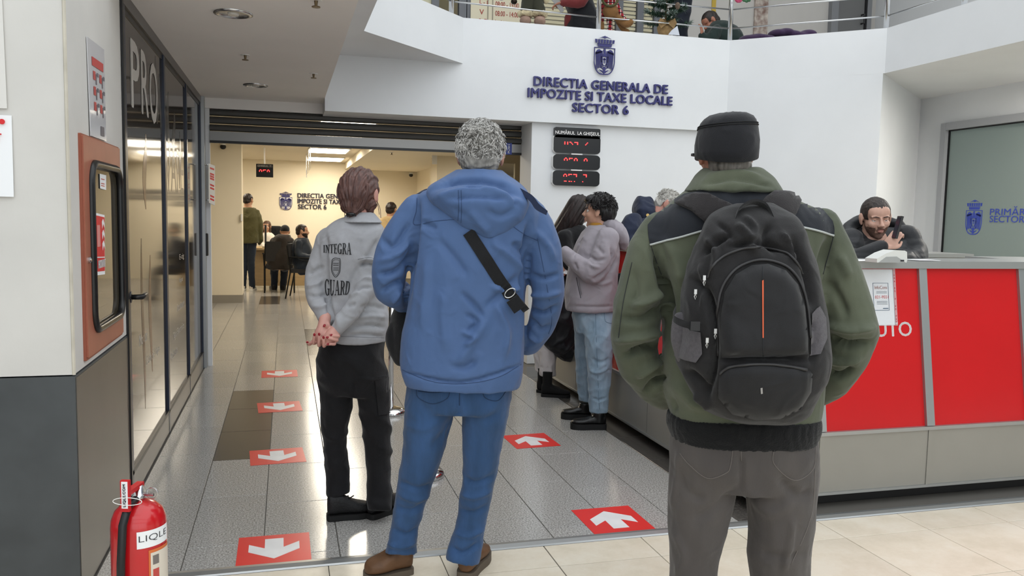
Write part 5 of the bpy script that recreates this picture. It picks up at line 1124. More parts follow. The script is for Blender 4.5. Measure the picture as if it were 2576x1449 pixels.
a = G.P(928, 1322, -.03); s2 = shoe(guard, (a[0], a[1], 0), tuple(np.array([a[0], a[1], 0])+HR*.15+HF*.2), .092, .118, blks, bso, .024)
# head, bun and hands
hG = Head(G.P(908, 487, .01), HF*.95+HR*.28, .222); skG = skinmat('skin_guard', 'c9968a')
HX = []   # nail positions
def guard_hands(mb):
    def F_(pts, r): digit(mb, [G.P(x, y, d) for x, y, d in pts], r)
    # left hand: palm hangs below the wrist, fingers curl up towards the viewer
    G.limb(mb, [(818, 800, -.125, 15), (815, 818, -.145, 15), (812, 836, -.16, 19), (806, 848, -.165, 18)]); G.limb(mb, [(822, 838, -.16, 16), (812, 852, -.165, 15)])
    for k, (b, m1, tip) in enumerate((((790, 856, -.16), (779, 866, -.185), (773, 860, -.205)), ((798, 858, -.165), (789, 864, -.20), (791, 841, -.217)), ((810, 862, -.17), (802, 869, -.205), (803, 840, -.220)), ((822, 862, -.17), (815, 871, -.205), (814, 848, -.217)))):
        F_([b, m1, ((m1[0]+tip[0])/2, (m1[1]+tip[1])/2, (m1[2]+tip[2])/2-.006), tip], .0082); HX.append((G.P(tip[0], tip[1]+1, tip[2]-.0075), G.P(*tip)-G.P(*m1)))
    F_([(824, 812, -.15), (826, 822, -.17), (817, 818, -.185)], .0098); HX.append((G.P(816, 819, -.193), np.array([-.3, 0, -.4])))
    # right hand coming from the other sleeve, lying in the first
    G.limb(mb, [(846, 830, -.165, 15), (836, 842, -.18, 16), (828, 850, -.185, 15)])
    for b, m1, tip in (((838, 842, -.18), (852, 846, -.195), (832, 843, -.212)), ((834, 850, -.185), (848, 856, -.20), (822, 849, -.216)), ((830, 858, -.185), (842, 865, -.20), (824, 866, -.21))):
        F_([b, m1, ((m1[0]+tip[0])/2, (m1[1]+tip[1])/2, tip[2]-.003), tip], .0082); HX.append((G.P(tip[0]+2, tip[1], tip[2]-.0075), G.P(*tip)-G.P(*m1)))
bodyG = make_body(G, hG, rowsG[1:], [armGR, armGL], [legGL, legGR], skG, guard, G.P(906, 556, 0), guard_hands, grow=-.030, voxel=.0034, fem=True, nr=.05, af=.65)
nail = mat('red_nail', '8c1524', .2)
for c, d in HX:
    d = d/np.linalg.norm(d); n_ = -HF; n_ = n_-d*np.dot(n_, d); n_ /= np.linalg.norm(n_); MB().ell(c, (.0055, .0078, .0025), np.array([np.cross(d, n_), d, n_]), 10, 8).build('nail', nail, bodyG, True)
ah = hair_mat('auburn_hair', '6d4f48', '3e2a27', stretch=(1, 1, .22), sc=70, rough=.38)
mb = MB(); E_ = lambda c, r: mb.ell(hG.w(c), np.array(r)*hG.h, hG.R, 28, 20)
E_((0, -.07, .13), (.375, .45, .40)); E_((0, -.22, .0), (.345, .32, .36)); E_((-.02, -.28, -.22), (.27, .22, .22)); E_((0, -.33, -.38), (.15, .12, .13)); E_((.22, -.05, -.1), (.13, .2, .3)); E_((-.22, -.05, -.1), (.13, .2, .3))
V, F = remesh(mb, .005, 4); F = np.asarray(F); N = vnorm(V, F); Lc = (V-hG.c)@hG.R.T/hG.h
ang = np.arctan2(Lc[:, 0], -(Lc[:, 2]+.45)*0-.001+np.hypot(Lc[:, 1], 0)*0+(.62+Lc[:, 2])) # strands run to the nape
V = V+N*(.0030*np.sin(ang*42+2*np.sin(Lc[:, 2]*6))+.0022*np.sin(ang*85+Lc[:, 1]*9)+.002*waves(V, 3, 40.))[:, None]
keep = ~((Lc[:, 1] > .2) & (Lc[:, 2] < .25)); F = F[keep[F].all(1)]; hg = add_obj('hair', V, F, ah, guard, True)
for k in range(34):
    rg = random.Random(k); x = rg.uniform(-.33, .36); top = np.array([x, -.25-.2*(1-abs(x)*2), .35-.5*abs(x)]); P = spline([hG.w(top), hG.w((x*1.05, -.45+.5*abs(x)**1.5, .0)), hG.w((x*.7, -.50+.35*abs(x), -.25)), hG.w((x*.3+.0, -.45, -.40))], 6); MB().tube(P, np.linspace(.004, .003, len(P)), 6).build('hair_strand', ah, hg, True)
for k, (x, y) in enumerate(((958, 548), (954, 540), (868, 548))): P = spline([G.P(948 if x > 900 else 868, 505, -.02), G.P(x-2, 525, -.03), G.P(x, y, -.03)], 5); MB().tube(P, .0014, 5).build('hair_strand', ah, hg)
MB().tube([hG.w((.07*math.cos(t), -.42+.05*math.sin(t), -.42)) for t in np.linspace(0, 6.28, 14)], .008, 8).build('hair_tie', black_plastic, hg)

# ------------------------------------------------------------------ man in the green work jacket
W = Fig(2.60); fw = W.P(1850, 1667)
green = thing('person', 'person in black cap, green work jacket with black yoke and grey trousers, wearing a backpack', 'person', (fw[0], fw[1], 0))
gj = fabric('green_jacket', '595e4e', .16, 5, .12, 300, .85, c2='474c3e'); yk = fabric('black_yoke', '23262c', .1, 12, .12, 320, .85); rib = fabric('rib_knit', '111214', .1, 30, .3, 200, .95)
rowsW = [(462, 1765, 1935, .07, .08), (485, 1725, 1975, .10, .10), (515, 1685, 2035, .12, .12), (560, 1642, 2082, .135, .135), (640, 1648, 2076, .14, .15), (760, 1668, 2066, .145, .16), (900, 1668, 2068, .15, .17), (1000, 1674, 2066, .15, .17), (1048, 1684, 2058, .145, .165)]
armWL = [(1662, 580, 0, 52), (1632, 660, 0, 60), (1606, 760, -.005, 62), (1594, 850, .0, 60), (1606, 915, .03, 54), (1640, 970, .08, 46), (1672, 1000, .14, 40)]
armWR = [(2066, 570, 0, 50), (2096, 650, 0, 56), (2124, 740, -.005, 60), (2142, 820, .0, 62), (2134, 890, .03, 56), (2098, 950, .08, 46), (2062, 985, .14, 40)]
mb = MB(); W.loft(mb, rowsW); W.limb(mb, armWL); W.limb(mb, armWR)
SW = [([(1640, 620), (1668, 700), (1682, 780), (1680, 860)], 10, -.018), ([(2086, 600), (2066, 690), (2058, 770), (2066, 850)], 10, -.018), ([(1560, 800), (1620, 800), (1672, 770)], 10, -.010), ([(1580, 770), (1630, 760), (1670, 730)], 9, .010), ([(1545, 860), (1610, 850), (1675, 830)], 9, .010), ([(1560, 900), (1620, 880), (1672, 862)], 9, -.014), ([(1600, 950), (1640, 920), (1675, 900)], 8, .010), ([(1620, 990), (1650, 960), (1680, 945)], 7, -.012), ([(1590, 680), (1600, 740), (1570, 800)], 12, -.005),
      ([(2070, 840), (2130, 870), (2200, 860)], 10, -.015), ([(2080, 815), (2140, 830), (2200, 820)], 9, .010), ([(2070, 900), (2120, 910), (2170, 900)], 8, .009), ([(2075, 930), (2110, 945), (2150, 930)], 8, -.013), ([(2075, 700), (2115, 760), (2130, 800)], 12, -.006), ([(2110, 640), (2140, 700)], 12, .005), ([(1690, 960), (1740, 1010), (1790, 1035)], 14, .006), ([(2040, 1000), (2020, 1040)], 10, -.005), ([(1685, 1000), (1700, 1035)], 8, -.006), ([(1660, 590), (1700, 650), (1720, 720)], 12, .005)]
SW = [(a_, b_, c_*1.5) for a_, b_, c_ in SW]
V, F = cloth(mb, .0075, 4, S=SW, fold=.005, seed=41, freq=13.); jw = add_obj('jacket', V, F, gj, green, True); bvW = bvh_of(V, F)
yoke = [(1634, 614), (1706, 596), (1790, 572), (1990, 566), (2050, 578), (2098, 592), (2094, 556), (2070, 528), (2019, 502), (1968, 482), (1900, 474), (1800, 474), (1722, 488), (1680, 512), (1650, 542), (1630, 566)]
decal('yoke', bvW, yoke, yk, jw, .004, 9); pip = mat('reflective_piping', 'a9adab', .35)
seam('piping', bvW, [(1634, 616), (1706, 598), (1790, 574)], pip, jw, .0035, .004); seam('piping', bvW, [(1990, 566), (2050, 579), (2098, 593)], pip, jw, .0035, .004)
for L in ([(1630, 568), (1636, 614), (1668, 700)], [(2094, 556), (2097, 594), (2070, 690)], [(1590, 660), (1568, 760), (1556, 850)]): seam('seam', bvW, L, stitch, jw, .0012)
mb = MB(); W.loft(mb, [(424, 1772, 1914, .075, .07), (444, 1752, 1940, .10, .085, -.005), (466, 1736, 1958, .115, .10, -.01), (486, 1722, 1972, .115, .11, -.01)], p=.95); V, F = cloth(mb, .007, 3, fold=.003, seed=5, freq=20., S=[([(1765, 462), (1850, 448), (1945, 470)], 6, -.007), ([(1780, 440), (1850, 432), (1920, 446)], 5, .005)]); co = add_obj('collar', V, F, gj, jw, True)
mb = MB(); W.loft(mb, [(1040, 1680, 2060, .15, .17), (1070, 1676, 2062, .152, .172), (1108, 1690, 2050, .14, .16)])
V, F = remesh(mb, .007, 2); F = np.asarray(F); N = vnorm(V, F); u = np.arctan2((V-W.P(1866, 1070))@HF, (V-W.P(1866, 1070))@HR); V = V+N*(.0016*np.sin(u*150))[:, None]; add_obj('rib_hem', V, F, rib, jw, True)
# trousers
gp_ = fabric('grey_trousers', '55504d', .14, 7, .15, 300, .85, c2='474342', stretch=(1, 1, .3))
legWL = [(1772, 1110, 0, 88), (1768, 1200, 0, 92), (1760, 1290, 0, 82), (1748, 1380, 0, 68), (1742, 1460, 0, 62), (1738, 1560, 0, 58), (1736, 1640, 0, 58)]
legWR = [(1962, 1110, 0, 90), (1964, 1200, 0, 95), (1964, 1290, 0, 86), (1961, 1380, 0, 80), (1960, 1460, 0, 76), (1958, 1560, 0, 66), (1956, 1640, 0, 62)]
mb = MB(); W.limb(mb, legWL, cap='start'); W.limb(mb, legWR, cap='start'); W.loft(mb, [(1080, 1690, 2050, .13, .14), (1150, 1682, 2056, .145, .14), (1220, 1690, 2050, .12, .11)])
ST = [([(1862, 1140), (1864, 1190), (1862, 1240)], 8, -.006), ([(1862, 1220), (1800, 1280), (1740, 1310)], 14, -.007), ([(1700, 1180), (1730, 1240), (1780, 1260)], 12, -.006), ([(1880, 1240), (1940, 1290), (2000, 1260)], 14, .006), ([(1960, 1200), (2010, 1250), (2050, 1230)], 12, -.008), ([(1690, 1330), (1720, 1400), (1700, 1449)], 10, .006), ([(1995, 1300), (1985, 1380), (1970, 1440)], 8, .008), ([(1900, 1380), (1960, 1400), (2030, 1390)], 12, -.006), ([(1710, 1130), (1700, 1200), (1690, 1280)], 8, .006)]
V, F = cloth(mb, .008, 5, S=ST, fold=.004, seed=45, freq=15.); tw = add_obj('trousers', V, F, gp_, green, True); bvTw = bvh_of(V, F)
sg = mat('trouser_stitch', '6d6763', .8)
for L in ([(1845, 1115), (1838, 1170), (1826, 1190), (1780, 1203), (1735, 1170), (1710, 1140)], [(1952, 1118), (1946, 1165), (1998, 1208), (2045, 1180), (2052, 1120)], [(1864, 1112), (1865, 1160)], [(2050, 1180), (2040, 1300), (1990, 1420)]): seam('stitch_line', bvTw, L, sg, tw, .0012)
for x in (1738, 1956): a = W.P(x, 1655); shoe(green, (a[0]-HF[0]*.08, a[1]-HF[1]*.08, 0), tuple(np.array([a[0], a[1], 0])+HF*.2+HR*(.03 if x > 1800 else -.03)), .105, .09, blks, bso, .025)
# head and cap
hW = Head(W.P(1824, 387, .01), HF+HR*-.10, .23); skW = skinmat('skin_green', 'a5705c')
make_body(W, hW, rowsW[1:], [armWL, armWR], [legWL, legWR], skW, green, W.P(1838, 480, 0), nr=.064, af=1.6, grow=-.045)
mb = MB(); mb.ell(hW.w((0, -.08, .05)), np.array((.345, .425, .36))*hW.h, hW.R, 24, 16); mb.ell(hW.w((0, -.2, -.18)), np.array((.30, .27, .20))*hW.h, hW.R); V, F = remesh(mb, .006, 3); F = np.asarray(F); N = vnorm(V, F); V = V+N*(.0018*ridged(V, 3, 120.))[:, None]; Lc = (V-hW.c)@hW.R.T/hW.h; keep = ~((Lc[:, 1] > .15)) & ~((np.abs(Lc[:, 0]) > .27) & (Lc[:, 2] < -.02) & (Lc[:, 1] > -.14)); F = F[keep[F].all(1)]
hw_ = add_obj('hair', V, F, hair_mat('salt_hair', '6f6a64', '36332f', sc=60), green, True)
capm = fabric('black_cap', '1d1e22', .15, 14, .15, 300, .9)
cp = [(.428, -.06), (.438, .04), (.437, .13), (.428, .22), (.412, .30), (.394, .36), (.374, .41), (.336, .458), (.27, .497), (.16, .52), (.01, .53)]
mb = MB(); V = []; F = []; n = 36
for i, (r_, z) in enumerate(cp):
    for k in range(n):
        a = 2*math.pi*k/n; yb = math.sin(a); V.append(hW.w((r_*.96*math.cos(a), -.05+r_*1.14*yb, z+.02-(.11*max(0, -yb) if i == 0 else .05*max(0, -yb) if i == 1 else 0)-.03*max(0, yb)+.028*(r_/.4)*math.cos(a))))
F = [(i*n+k, i*n+(k+1) % n, (i+1)*n+(k+1) % n, (i+1)*n+k) for i in range(len(cp)-1) for k in range(n)]+[tuple((len(cp)-1)*n+k for k in range(n)), tuple(reversed(range(n)))]
V = np.array(V); V = V+np.random.RandomState(1).normal(size=V.shape)*.0008; capo = add_obj('cap', V, F, capm, green, True)
for z, q in ((.36, 1.04), (.335, 1.055)): MB().tube([hW.w((.383*q*math.cos(a)*.965, -.05+.383*q*1.14*math.sin(a), z+.02+.027*math.cos(a)-.02*max(0, math.sin(a)))) for a in np.linspace(0, 6.283, 48)], .0022, 6).build('cap_seam', mat('cap_seam', '121316', .8), capo)
MB().tube([hW.w((.26*math.cos(a)*1.0, -.05-.45*abs(math.sin(a))**.5*1.02, -.02+.17*math.sin(a))) for a in np.linspace(.25, 2.89, 18)], .004, 6).build('cap_strap', capm, capo)
br = [(.36*math.cos(a), .28+.36*math.sin(a)*.9) for a in np.linspace(-.15, math.pi+.15, 20)]
MB().prism(br, hW.w((0, .05, .02)), hW.R[0]*hW.h, hW.R[1]*hW.h, hW.R[2]*-.006).build('cap_brim', capm, capo)
MB().obox(hW.w((.335, -.285, .03)), (.012, .004, .016), np.array([hW.R[1], hW.R[0], hW.R[2]])).build('cap_buckle', brushed, capo)

# ------------------------------------------------------------------ backpack
bpk = thing('backpack', 'black backpack with orange stripe and grey mesh side pockets on the green jacket', 'backpack', tuple(W.P(1890, 1060, -.25)))
bk = fabric('pack_black', '1d1c1d', .2, 16, .25, 500, .75); bk2 = fabric('pack_black_smooth', '1a1a1c', .12, 25, .2, 600, .65); mesh_g = fabric('mesh_grey', '5b585c', .25, 120, .5, 500, .9)
C0 = -.19
mb = MB(); W.loft(mb, [(508, 1858, 1942, .03, .04, C0+.03), (530, 1812, 1972, .06, .06, C0+.02), (565, 1784, 2004, .085, .07, C0), (675, 1738, 2036, .13, .07, C0), (780, 1722, 2056, .155, .07, C0), (860, 1714, 2064, .165, .07, C0), (915, 1716, 2062, .165, .07, C0), (985, 1742, 2040, .15, .07, C0), (1035, 1788, 2014, .12, .06, C0+.01), (1060, 1850, 1960, .06, .05, C0+.02)], p=.75)
SP_ = [([(1740, 700), (1780, 740), (1800, 830), (1795, 930), (1775, 1010)], 9, -.014), ([(1768, 640), (1800, 610), (1840, 590)], 7, -.010), ([(1850, 560), (1880, 590), (1900, 640)], 10, .008), ([(1940, 560), (1925, 600), (1960, 640)], 10, -.008), ([(1990, 600), (2030, 690), (2045, 780)], 8, -.010), ([(1720, 930), (1760, 960), (1780, 1000)], 8, -.008), ([(1800, 905), (1920, 900), (2040, 905)], 6, -.012), ([(1775, 600), (1800, 640), (1790, 700)], 8, .007), ([(1830, 620), (1920, 612), (1990, 640)], 6, -.008), ([(1750, 985), (1790, 1030)], 7, .008)]
SP_ = [(a_, b_, c_*1.5) for a_, b_, c_ in SP_]+[([(1800, 560), (1830, 580), (1850, 610)], 6, -.007), ([(1870, 540), (1900, 570), (1895, 610)], 7, .007), ([(1960, 580), (1990, 620), (2000, 660)], 7, .008), ([(1760, 660), (1770, 720), (1765, 780)], 6, .008), ([(2045, 800), (2050, 860), (2040, 920)], 6, -.008)]
V, F = cloth(mb, .007, 4, S=SP_, fold=.0035, seed=51, freq=16.); add_obj('main_body', V, F, bk, bpk, True); bvP = bvh_of(V, F)
def blob(poly, m, name, par, dep, base=.0, res=10):   # stuffed pocket: outline in pixels, cast on the pack and pillowed towards the viewer
    poly = np.array(poly, float); o = decal(name, bvP, poly, m, par, .002, res)
    if o is None: return None
    me = o.data; n = len(me.vertices); V = np.empty(n*3); me.vertices.foreach_get('co', V); V = V.reshape(-1, 3); wv = V+BASE[o.name]; px_ = to_px(wv)
    d = np.full(n, 1e9)
    for a, b in zip(poly, np.roll(poly, -1, 0)):
        l = np.dot(b-a, b-a); t = np.clip(((px_-a)@(b-a))/l, 0, 1); d = np.minimum(d, np.linalg.norm(px_-(a+t[:, None]*(b-a)), axis=1))
    s_ = np.clip(d/26., 0, 1); V = V-HF*(dep*np.sqrt(1-(1-s_)**2))[:, None]; me.vertices.foreach_set('co', V.ravel()); me.update(); return o
fp = [(1814, 898), (1812, 800), (1822, 735), (1850, 690), (1890, 667), (1930, 663), (1975, 680), (2005, 715), (2022, 770), (2030, 850), (2030, 890), (1925, 898)]
pk = blob(fp, bk2, 'front_pocket', bpk, .030); lp = blob([(1806, 1000), (1808, 940), (1830, 920), (1880, 912), (1960, 913), (2030, 925), (2042, 940), (2038, 985), (2010, 1030), (1960, 1052), (1900, 1055), (1840, 1040)], bk2, 'lower_pocket', bpk, .028)
def bv_obj(o): me = o.data; n = len(me.vertices); V = np.empty(n*3); me.vertices.foreach_get('co', V); V = V.reshape(-1, 3)+BASE[o.name]; return BVHTree.FromPolygons([Vector(v) for v in V], [list(p.vertices) for p in me.polygons])
bvF = bv_obj(pk); bvL = bv_obj(lp); zip_m = mat('zip_dark', '2c2b2c', .5)
seam('zip', bvP, [(1808, 895), (1805, 800), (1815, 730), (1846, 682), (1890, 658), (1932, 655), (1980, 672), (2012, 710), (2030, 770), (2038, 850)], zip_m, bpk, .0042, .004)
seam('zip', bvP, [(1780, 700), (1800, 660), (1850, 632), (1920, 622), (1985, 640), (2020, 690)], zip_m, bpk, .0038, .003)
seam('zip', bvL, [(1812, 942), (1835, 926), (1885, 919), (1960, 920), (2028, 932)], zip_m, bpk, .004, .004)
decal('orange_stripe', bvF, [(1917, 706), (1921, 704), (1921, 850), (1918, 850)], mat('orange_piping', 'c9562e', .5), pk, .002, 12); seam('pocket_seam', bvF, [(1919, 670), (1919, 706)], stitch, pk, .001); seam('pocket_seam', bvF, [(1920, 850), (1920, 896)], stitch, pk, .001)
decal('logo', bvL, [(1913, 976), (1918, 975), (1919, 990), (1914, 991)], mat('logo_grey', '9c9c9e', .3, .6), lp, .002, 5)
decal('side_pocket', bvP, [(1694, 800), (1716, 810), (1740, 832), (1764, 836), (1768, 890), (1752, 912), (1724, 905), (1700, 896)], mesh_g, bpk, .007, 8); decal('side_pocket', bvP, [(2040, 790), (2060, 770), (2075, 800), (2078, 850), (2062, 890), (2036, 896)], mesh_g, bpk, .007, 8)
mb = MB(); W.limb(mb, [(1712, 805, C0-.02, 20), (1716, 850, C0-.02, 27), (1722, 895, C0-.02, 22)]); W.limb(mb, [(2052, 790, C0-.02, 18), (2056, 840, C0-.02, 22), (2050, 890, C0-.02, 18)]); V, F = remesh(mb, .007, 4)
for sgn, nm in ((-1, 'l'), (1, 'r')):
    q = (to_px(V)[:, 0] < 1880) if sgn < 0 else (to_px(V)[:, 0] > 1880); Fq = np.asarray(F)[q[np.asarray(F)].all(1)]; u, inv = np.unique(Fq, return_inverse=True); add_obj('mesh_pocket', V[u], inv.reshape(Fq.shape), mesh_g, bpk, True)
wb = MB().ribbon(spline([W.P(1700, 778, C0-.03), W.P(1694, 800, C0-.07), W.P(1722, 815, C0-.11), W.P(1765, 822, C0-.14)], 6), Z_, .020, .003, -HF).build('compression_strap', bk2, bpk); MB().obox(W.P(1748, 820, C0-.15), (.026, .012, .026), np.array([HR, HF, Z_])).build('buckle', black_plastic, bpk)
pullm = mat('zip_pull', 'b5b5b3', .3, .9)
for x, y in ((1752, 735), (1770, 700), (1796, 833), (1780, 855)):
    p = cast_px(bvP, x, y, .008)
    if p is not None: MB().obox(p, (.008, .003, .014), np.array([HR, HF, Z_])).tube([p-Z_*.006, p-Z_*.014+HR*.003, p-Z_*.022, p-Z_*.014-HR*.003, p-Z_*.006], .0016, 6).build('zip_pull', pullm, bpk)
def strap(side, poly, nm):
    L = spline(side, 8); pts = [cast_px(bvW, x, y, .012, W.P(x, y, -.16)) for x, y in L]; return pts
wbm = fabric('strap_webbing', '2a2728', .2, 30, .35, 400, .85)
for pol in ([(1704, 516), (1726, 500), (1752, 492), (1782, 492), (1820, 508), (1856, 528), (1824, 556), (1790, 574), (1770, 556), (1740, 532)], [(1908, 520), (1922, 502), (1944, 488), (1980, 490), (2014, 500), (2004, 524), (1988, 556), (1966, 548), (1930, 540)]):
    o = decal('shoulder_strap', bvW, pol, wbm, bpk, .016, 9)
    if o: md_ = o.modifiers.new('thick', 'SOLIDIFY'); md_.thickness = .011; md_.offset = 0
MB().ribbon(spline([W.P(1842, 572, -.24), W.P(1858, 528, -.235), W.P(1892, 508, -.22), W.P(1925, 518, -.22), W.P(1945, 556, -.24)], 6), -HF*.8+Z_*.3, .03, .008, Z_*.9).build('grab_handle', bk2, bpk)

for h_, t_, b_ in ((hB, blue, 'hair_dark'), (hG, guard, 'auburn_hair'), (hW, green, 'salt_hair')):
    h_.eyes(t_); h_.brows(t_, MATS[b_]); h_.lips(t_, mat('lip_pink', 'b07068', .4))
def cut_hair(hd, ells, m, parent, keepf, voxel=.006, amp=.002, seed=1, freq=110., name='hair', extra=None):
    mb = MB()
    for c, r in ells: mb.ell(hd.w(c), np.array(r)*hd.h, hd.R, 24, 16)
    if extra: extra(mb)
    V, F = remesh(mb, voxel, 3); F = np.asarray(F); N = vnorm(V, F); V = V+N*(amp*ridged(V, seed, freq))[:, None]
    L_ = (V-hd.c)@hd.R.T/hd.h; k = keepf(L_); F = F[k[F].all(1)]; return add_obj(name, V, F, m, parent, True)
SCALP = [((0, -.065, .13), (.35, .435, .39)), ((0, -.2, -.08), (.31, .285, .26))]
short_keep = lambda L: ~((L[:, 1] > .20) & (L[:, 2] < .27)) & ~((np.abs(L[:, 0]) > .24) & (L[:, 2] < -.02) & (L[:, 1] > -.13)) & (L[:, 2] > -.32)
beard_keep = lambda L: (L[:, 2] < -.12) & (L[:, 1] > -.02) & ~((np.abs(L[:, 0]) < .10) & (L[:, 2] > -.30) & (L[:, 2] < -.19)) & ~((L[:, 2] > -.19) & (np.abs(L[:, 0]) < .2) & (L[:, 1] > .3) & (L[:, 2] > -.17))

# ------------------------------------------------------------------ woman in the lilac jacket
L = Fig(5.5); f0 = L.P(1485, 1065)
lil = thing('person', 'person with short dark hair in lilac grey jacket and light jeans, waiting at the counter', 'person', (f0[0], f0[1], 0))
lj = fabric('lilac_jacket', '928c93', .08, 8, .1, 200, .7); lje = fabric('light_jeans', '8fa3b4', .3, 16, .2, 160, .85, c2='72899c', stretch=(1, 1, .3))
rowsL = [(566, 1482, 1532, .08, .08), (588, 1464, 1550, .15, .15), (620, 1446, 1557, .18, .18), (660, 1434, 1556, .18, .18), (700, 1425, 1552, .18, .18), (740, 1420, 1550, .19, .19), (780, 1423, 1550, .19, .19)]
aL = [(1528, 600, -.15, 28), (1518, 645, -.19, 30), (1494, 684, -.20, 28), (1462, 672, -.20, 23), (1438, 650, -.18, 19), (1424, 636, -.15, 16)]; aL2 = [(1500, 600, .15, 26), (1480, 650, .18, 26), (1462, 672, .16, 22), (1430, 650, .08, 17)]
mb = MB(); L.loft(mb, rowsL); L.limb(mb, aL); L.limb(mb, aL2)
SL = [([(1538, 620), (1545, 660), (1520, 690), (1490, 704)], 5, -.016), ([(1480, 640), (1500, 655), (1525, 650)], 4, -.008), ([(1470, 655), (1490, 670), (1510, 672)], 4, .008), ([(1445, 660), (1452, 680)], 4, -.008), ([(1500, 620), (1520, 640)], 5, -.006), ([(1480, 700), (1510, 715), (1540, 705)], 5, .007), ([(1452, 700), (1458, 735), (1462, 748)], 2.2, -.009), ([(1440, 770), (1500, 772), (1548, 770)], 3, -.006), ([(1465, 590), (1455, 620), (1440, 650)], 4, -.006)]
V, F = cloth(mb, .0085, 4, S=SL, fold=.004, seed=61, freq=20.); o = add_obj('jacket', V, F, lj, lil, True); bvx = bvh_of(V, F); seam('zip', bvx, [(1450, 698), (1455, 725), (1461, 750)], stitch, o, .002)
mb = MB(); L.loft(mb, [(552, 1520, 1545, .07, .07), (566, 1514, 1568, .12, .12), (590, 1530, 1578, .13, .13), (612, 1548, 1580, .10, .10), (628, 1558, 1574, .05, .05)]); V, F = cloth(mb, .008, 4, fold=.004, seed=3, freq=26.); add_obj('hood', V, F, lj, o, True)
mb = MB(); L.loft(mb, [(560, 1484, 1522, .06, .06), (580, 1476, 1520, .075, .075)]); V, F = remesh(mb, .007, 2); add_obj('sweater_collar', V, F, fabric('mustard', 'a3762c', .1), lil, True)
nL = [(1506, 785, -.06, 36), (1506, 850, -.11, 37), (1508, 900, -.12, 32), (1507, 960, -.12, 28), (1505, 1036, -.12, 23)]; nL2 = [(1482, 785, .08, 36), (1478, 850, .14, 35), (1475, 920, .16, 28), (1474, 1008, .16, 20)]
mb = MB(); L.limb(mb, nL, cap='start'); L.limb(mb, nL2, cap='start'); L.loft(mb, [(760, 1440, 1542, .13, .13), (800, 1440, 1546, .165, .165), (835, 1448, 1544, .15, .15)]); V, F = cloth(mb, .0085, 4, fold=.005, seed=64, freq=24., S=[([(1485, 900), (1510, 912), (1535, 900)], 4, -.007), ([(1482, 930), (1505, 938), (1530, 925)], 4, .007), ([(1484, 1000), (1505, 1006), (1525, 1000)], 3, -.007)]); o = add_obj('jeans', V, F, lje, lil, True); bvx = bvh_of(V, F)
for q in ([(1498, 790), (1502, 900), (1508, 1030)], [(1520, 785), (1523, 808), (1542, 812), (1546, 790)]): seam('seam', bvx, q, mat('jean_seam', '5f7486', .8), o, .0014)
lea = mat('black_leather', '111112', .28, noise=.2, nscale=20, bump=.1, bscale=60)
for h_, t_ in (((1524, 1066, -.12), (1436, 1074, -.12)), ((1486, 1040, .14), (1412, 1050, .16))):
    a = L.P(*h_); b = L.P(*t_); so = shoe(lil, (a[0], a[1], 0), (b[0], b[1], 0), .095, .095, lea, bso, .035, boot=.02)
hL = Head(L.P(1506, 532, .0), -HR*.95+HF*.30+Z_*.02, .225); skL = skinmat('skin_lilac', 'c69a84')
make_body(L, hL, rowsL[1:], [aL, aL2], [nL, nL2], skL, lil, L.P(1508, 590, 0), voxel=.0065, fem=True, nr=.052)
dkh = hair_mat('black_hair', '1d1a1b', '0e0d0e', sc=60, rough=.35)
o = cut_hair(hL, [((0, -.06, .15), (.385, .46, .42)), ((0, -.20, -.02), (.36, .34, .34)), ((0, .2, .32), (.30, .24, .17))], dkh, lil, lambda q: ~((q[:, 1] > .13) & (q[:, 2] < .22)) & ~((q[:, 2] < .05) & (q[:, 1] > -.04)) & ~((q[:, 2] < -.12) & (q[:, 1] > -.14)), seed=7)
tufts(hL, dkh, o, 500, lambda p: p[2] > .1 and p[1] < .28, .12, .016, 5, lambda p: (p[0]*.6, .4, -.6 if p[1] < .1 else -.9), surf=(.385, .46, .41)); hL.eyes(lil); hL.brows(lil, dkh); hL.lips(lil, mat('lip_pink', 'b07068', .4))
lbg = thing('shoulder_bag', 'dark bag hanging behind the lilac jacket at the counter', 'bag', tuple(L.P(1556, 720, .1))); MB().tube(spline([L.P(1553, 690, .1), L.P(1562, 720, .1), L.P(1556, 750, .1)], 4), .03, 10).build('pouch', bagm, lbg, True); MB().ribbon(spline([L.P(1548, 640, .05), L.P(1553, 670, .08), L.P(1556, 700, .1)], 4), HF, .025, .004, HR).build('strap', bagm, lbg)

# ------------------------------------------------------------------ dark-clad woman leaning at the counter
K = Fig(6.45); f0 = K.P(1385, 985)
kw = thing('person', 'person with long brown hair in black top and white trousers, bent over the counter', 'person', (f0[0], f0[1], 0))
bkf = fabric('black_wool', '151517', .2, 14, .15, 200, .9)
rowsK = [(566, 1424, 1472, .10, .10), (590, 1394, 1478, .17, .17), (640, 1388, 1474, .18, .18), (720, 1382, 1460, .18, .18), (800, 1376, 1452, .19, .19), (850, 1368, 1448, .18, .18)]
aK = [(1420, 600, -.16, 22), (1425, 650, -.2, 21), (1450, 672, -.2, 18), (1480, 660, -.1, 14)]
mb = MB(); K.loft(mb, rowsK[:5]); K.limb(mb, aK); V, F = cloth(mb, .01, 4, fold=.004, seed=3); add_obj('top', V, F, bkf, kw, True)
mb = MB(); K.loft(mb, [(740, 1378, 1455, .19, .19), (800, 1364, 1452, .21, .21), (860, 1364, 1450, .2, .2), (890, 1392, 1446, .15, .15), (906, 1420, 1436, .08, .08)]); V, F = cloth(mb, .01, 4, fold=.012, seed=9, freq=17.); add_obj('puffer_coat', V, F, fabric('puffer_black', '14151a', .1, 8, .1, 100, .45), kw, True)
lK = [(1385, 800, -.06, 26), (1378, 870, -.06, 23), (1377, 945, -.06, 20)]; lK2 = [(1372, 800, .08, 25), (1364, 870, .08, 22), (1362, 935, .08, 18)]
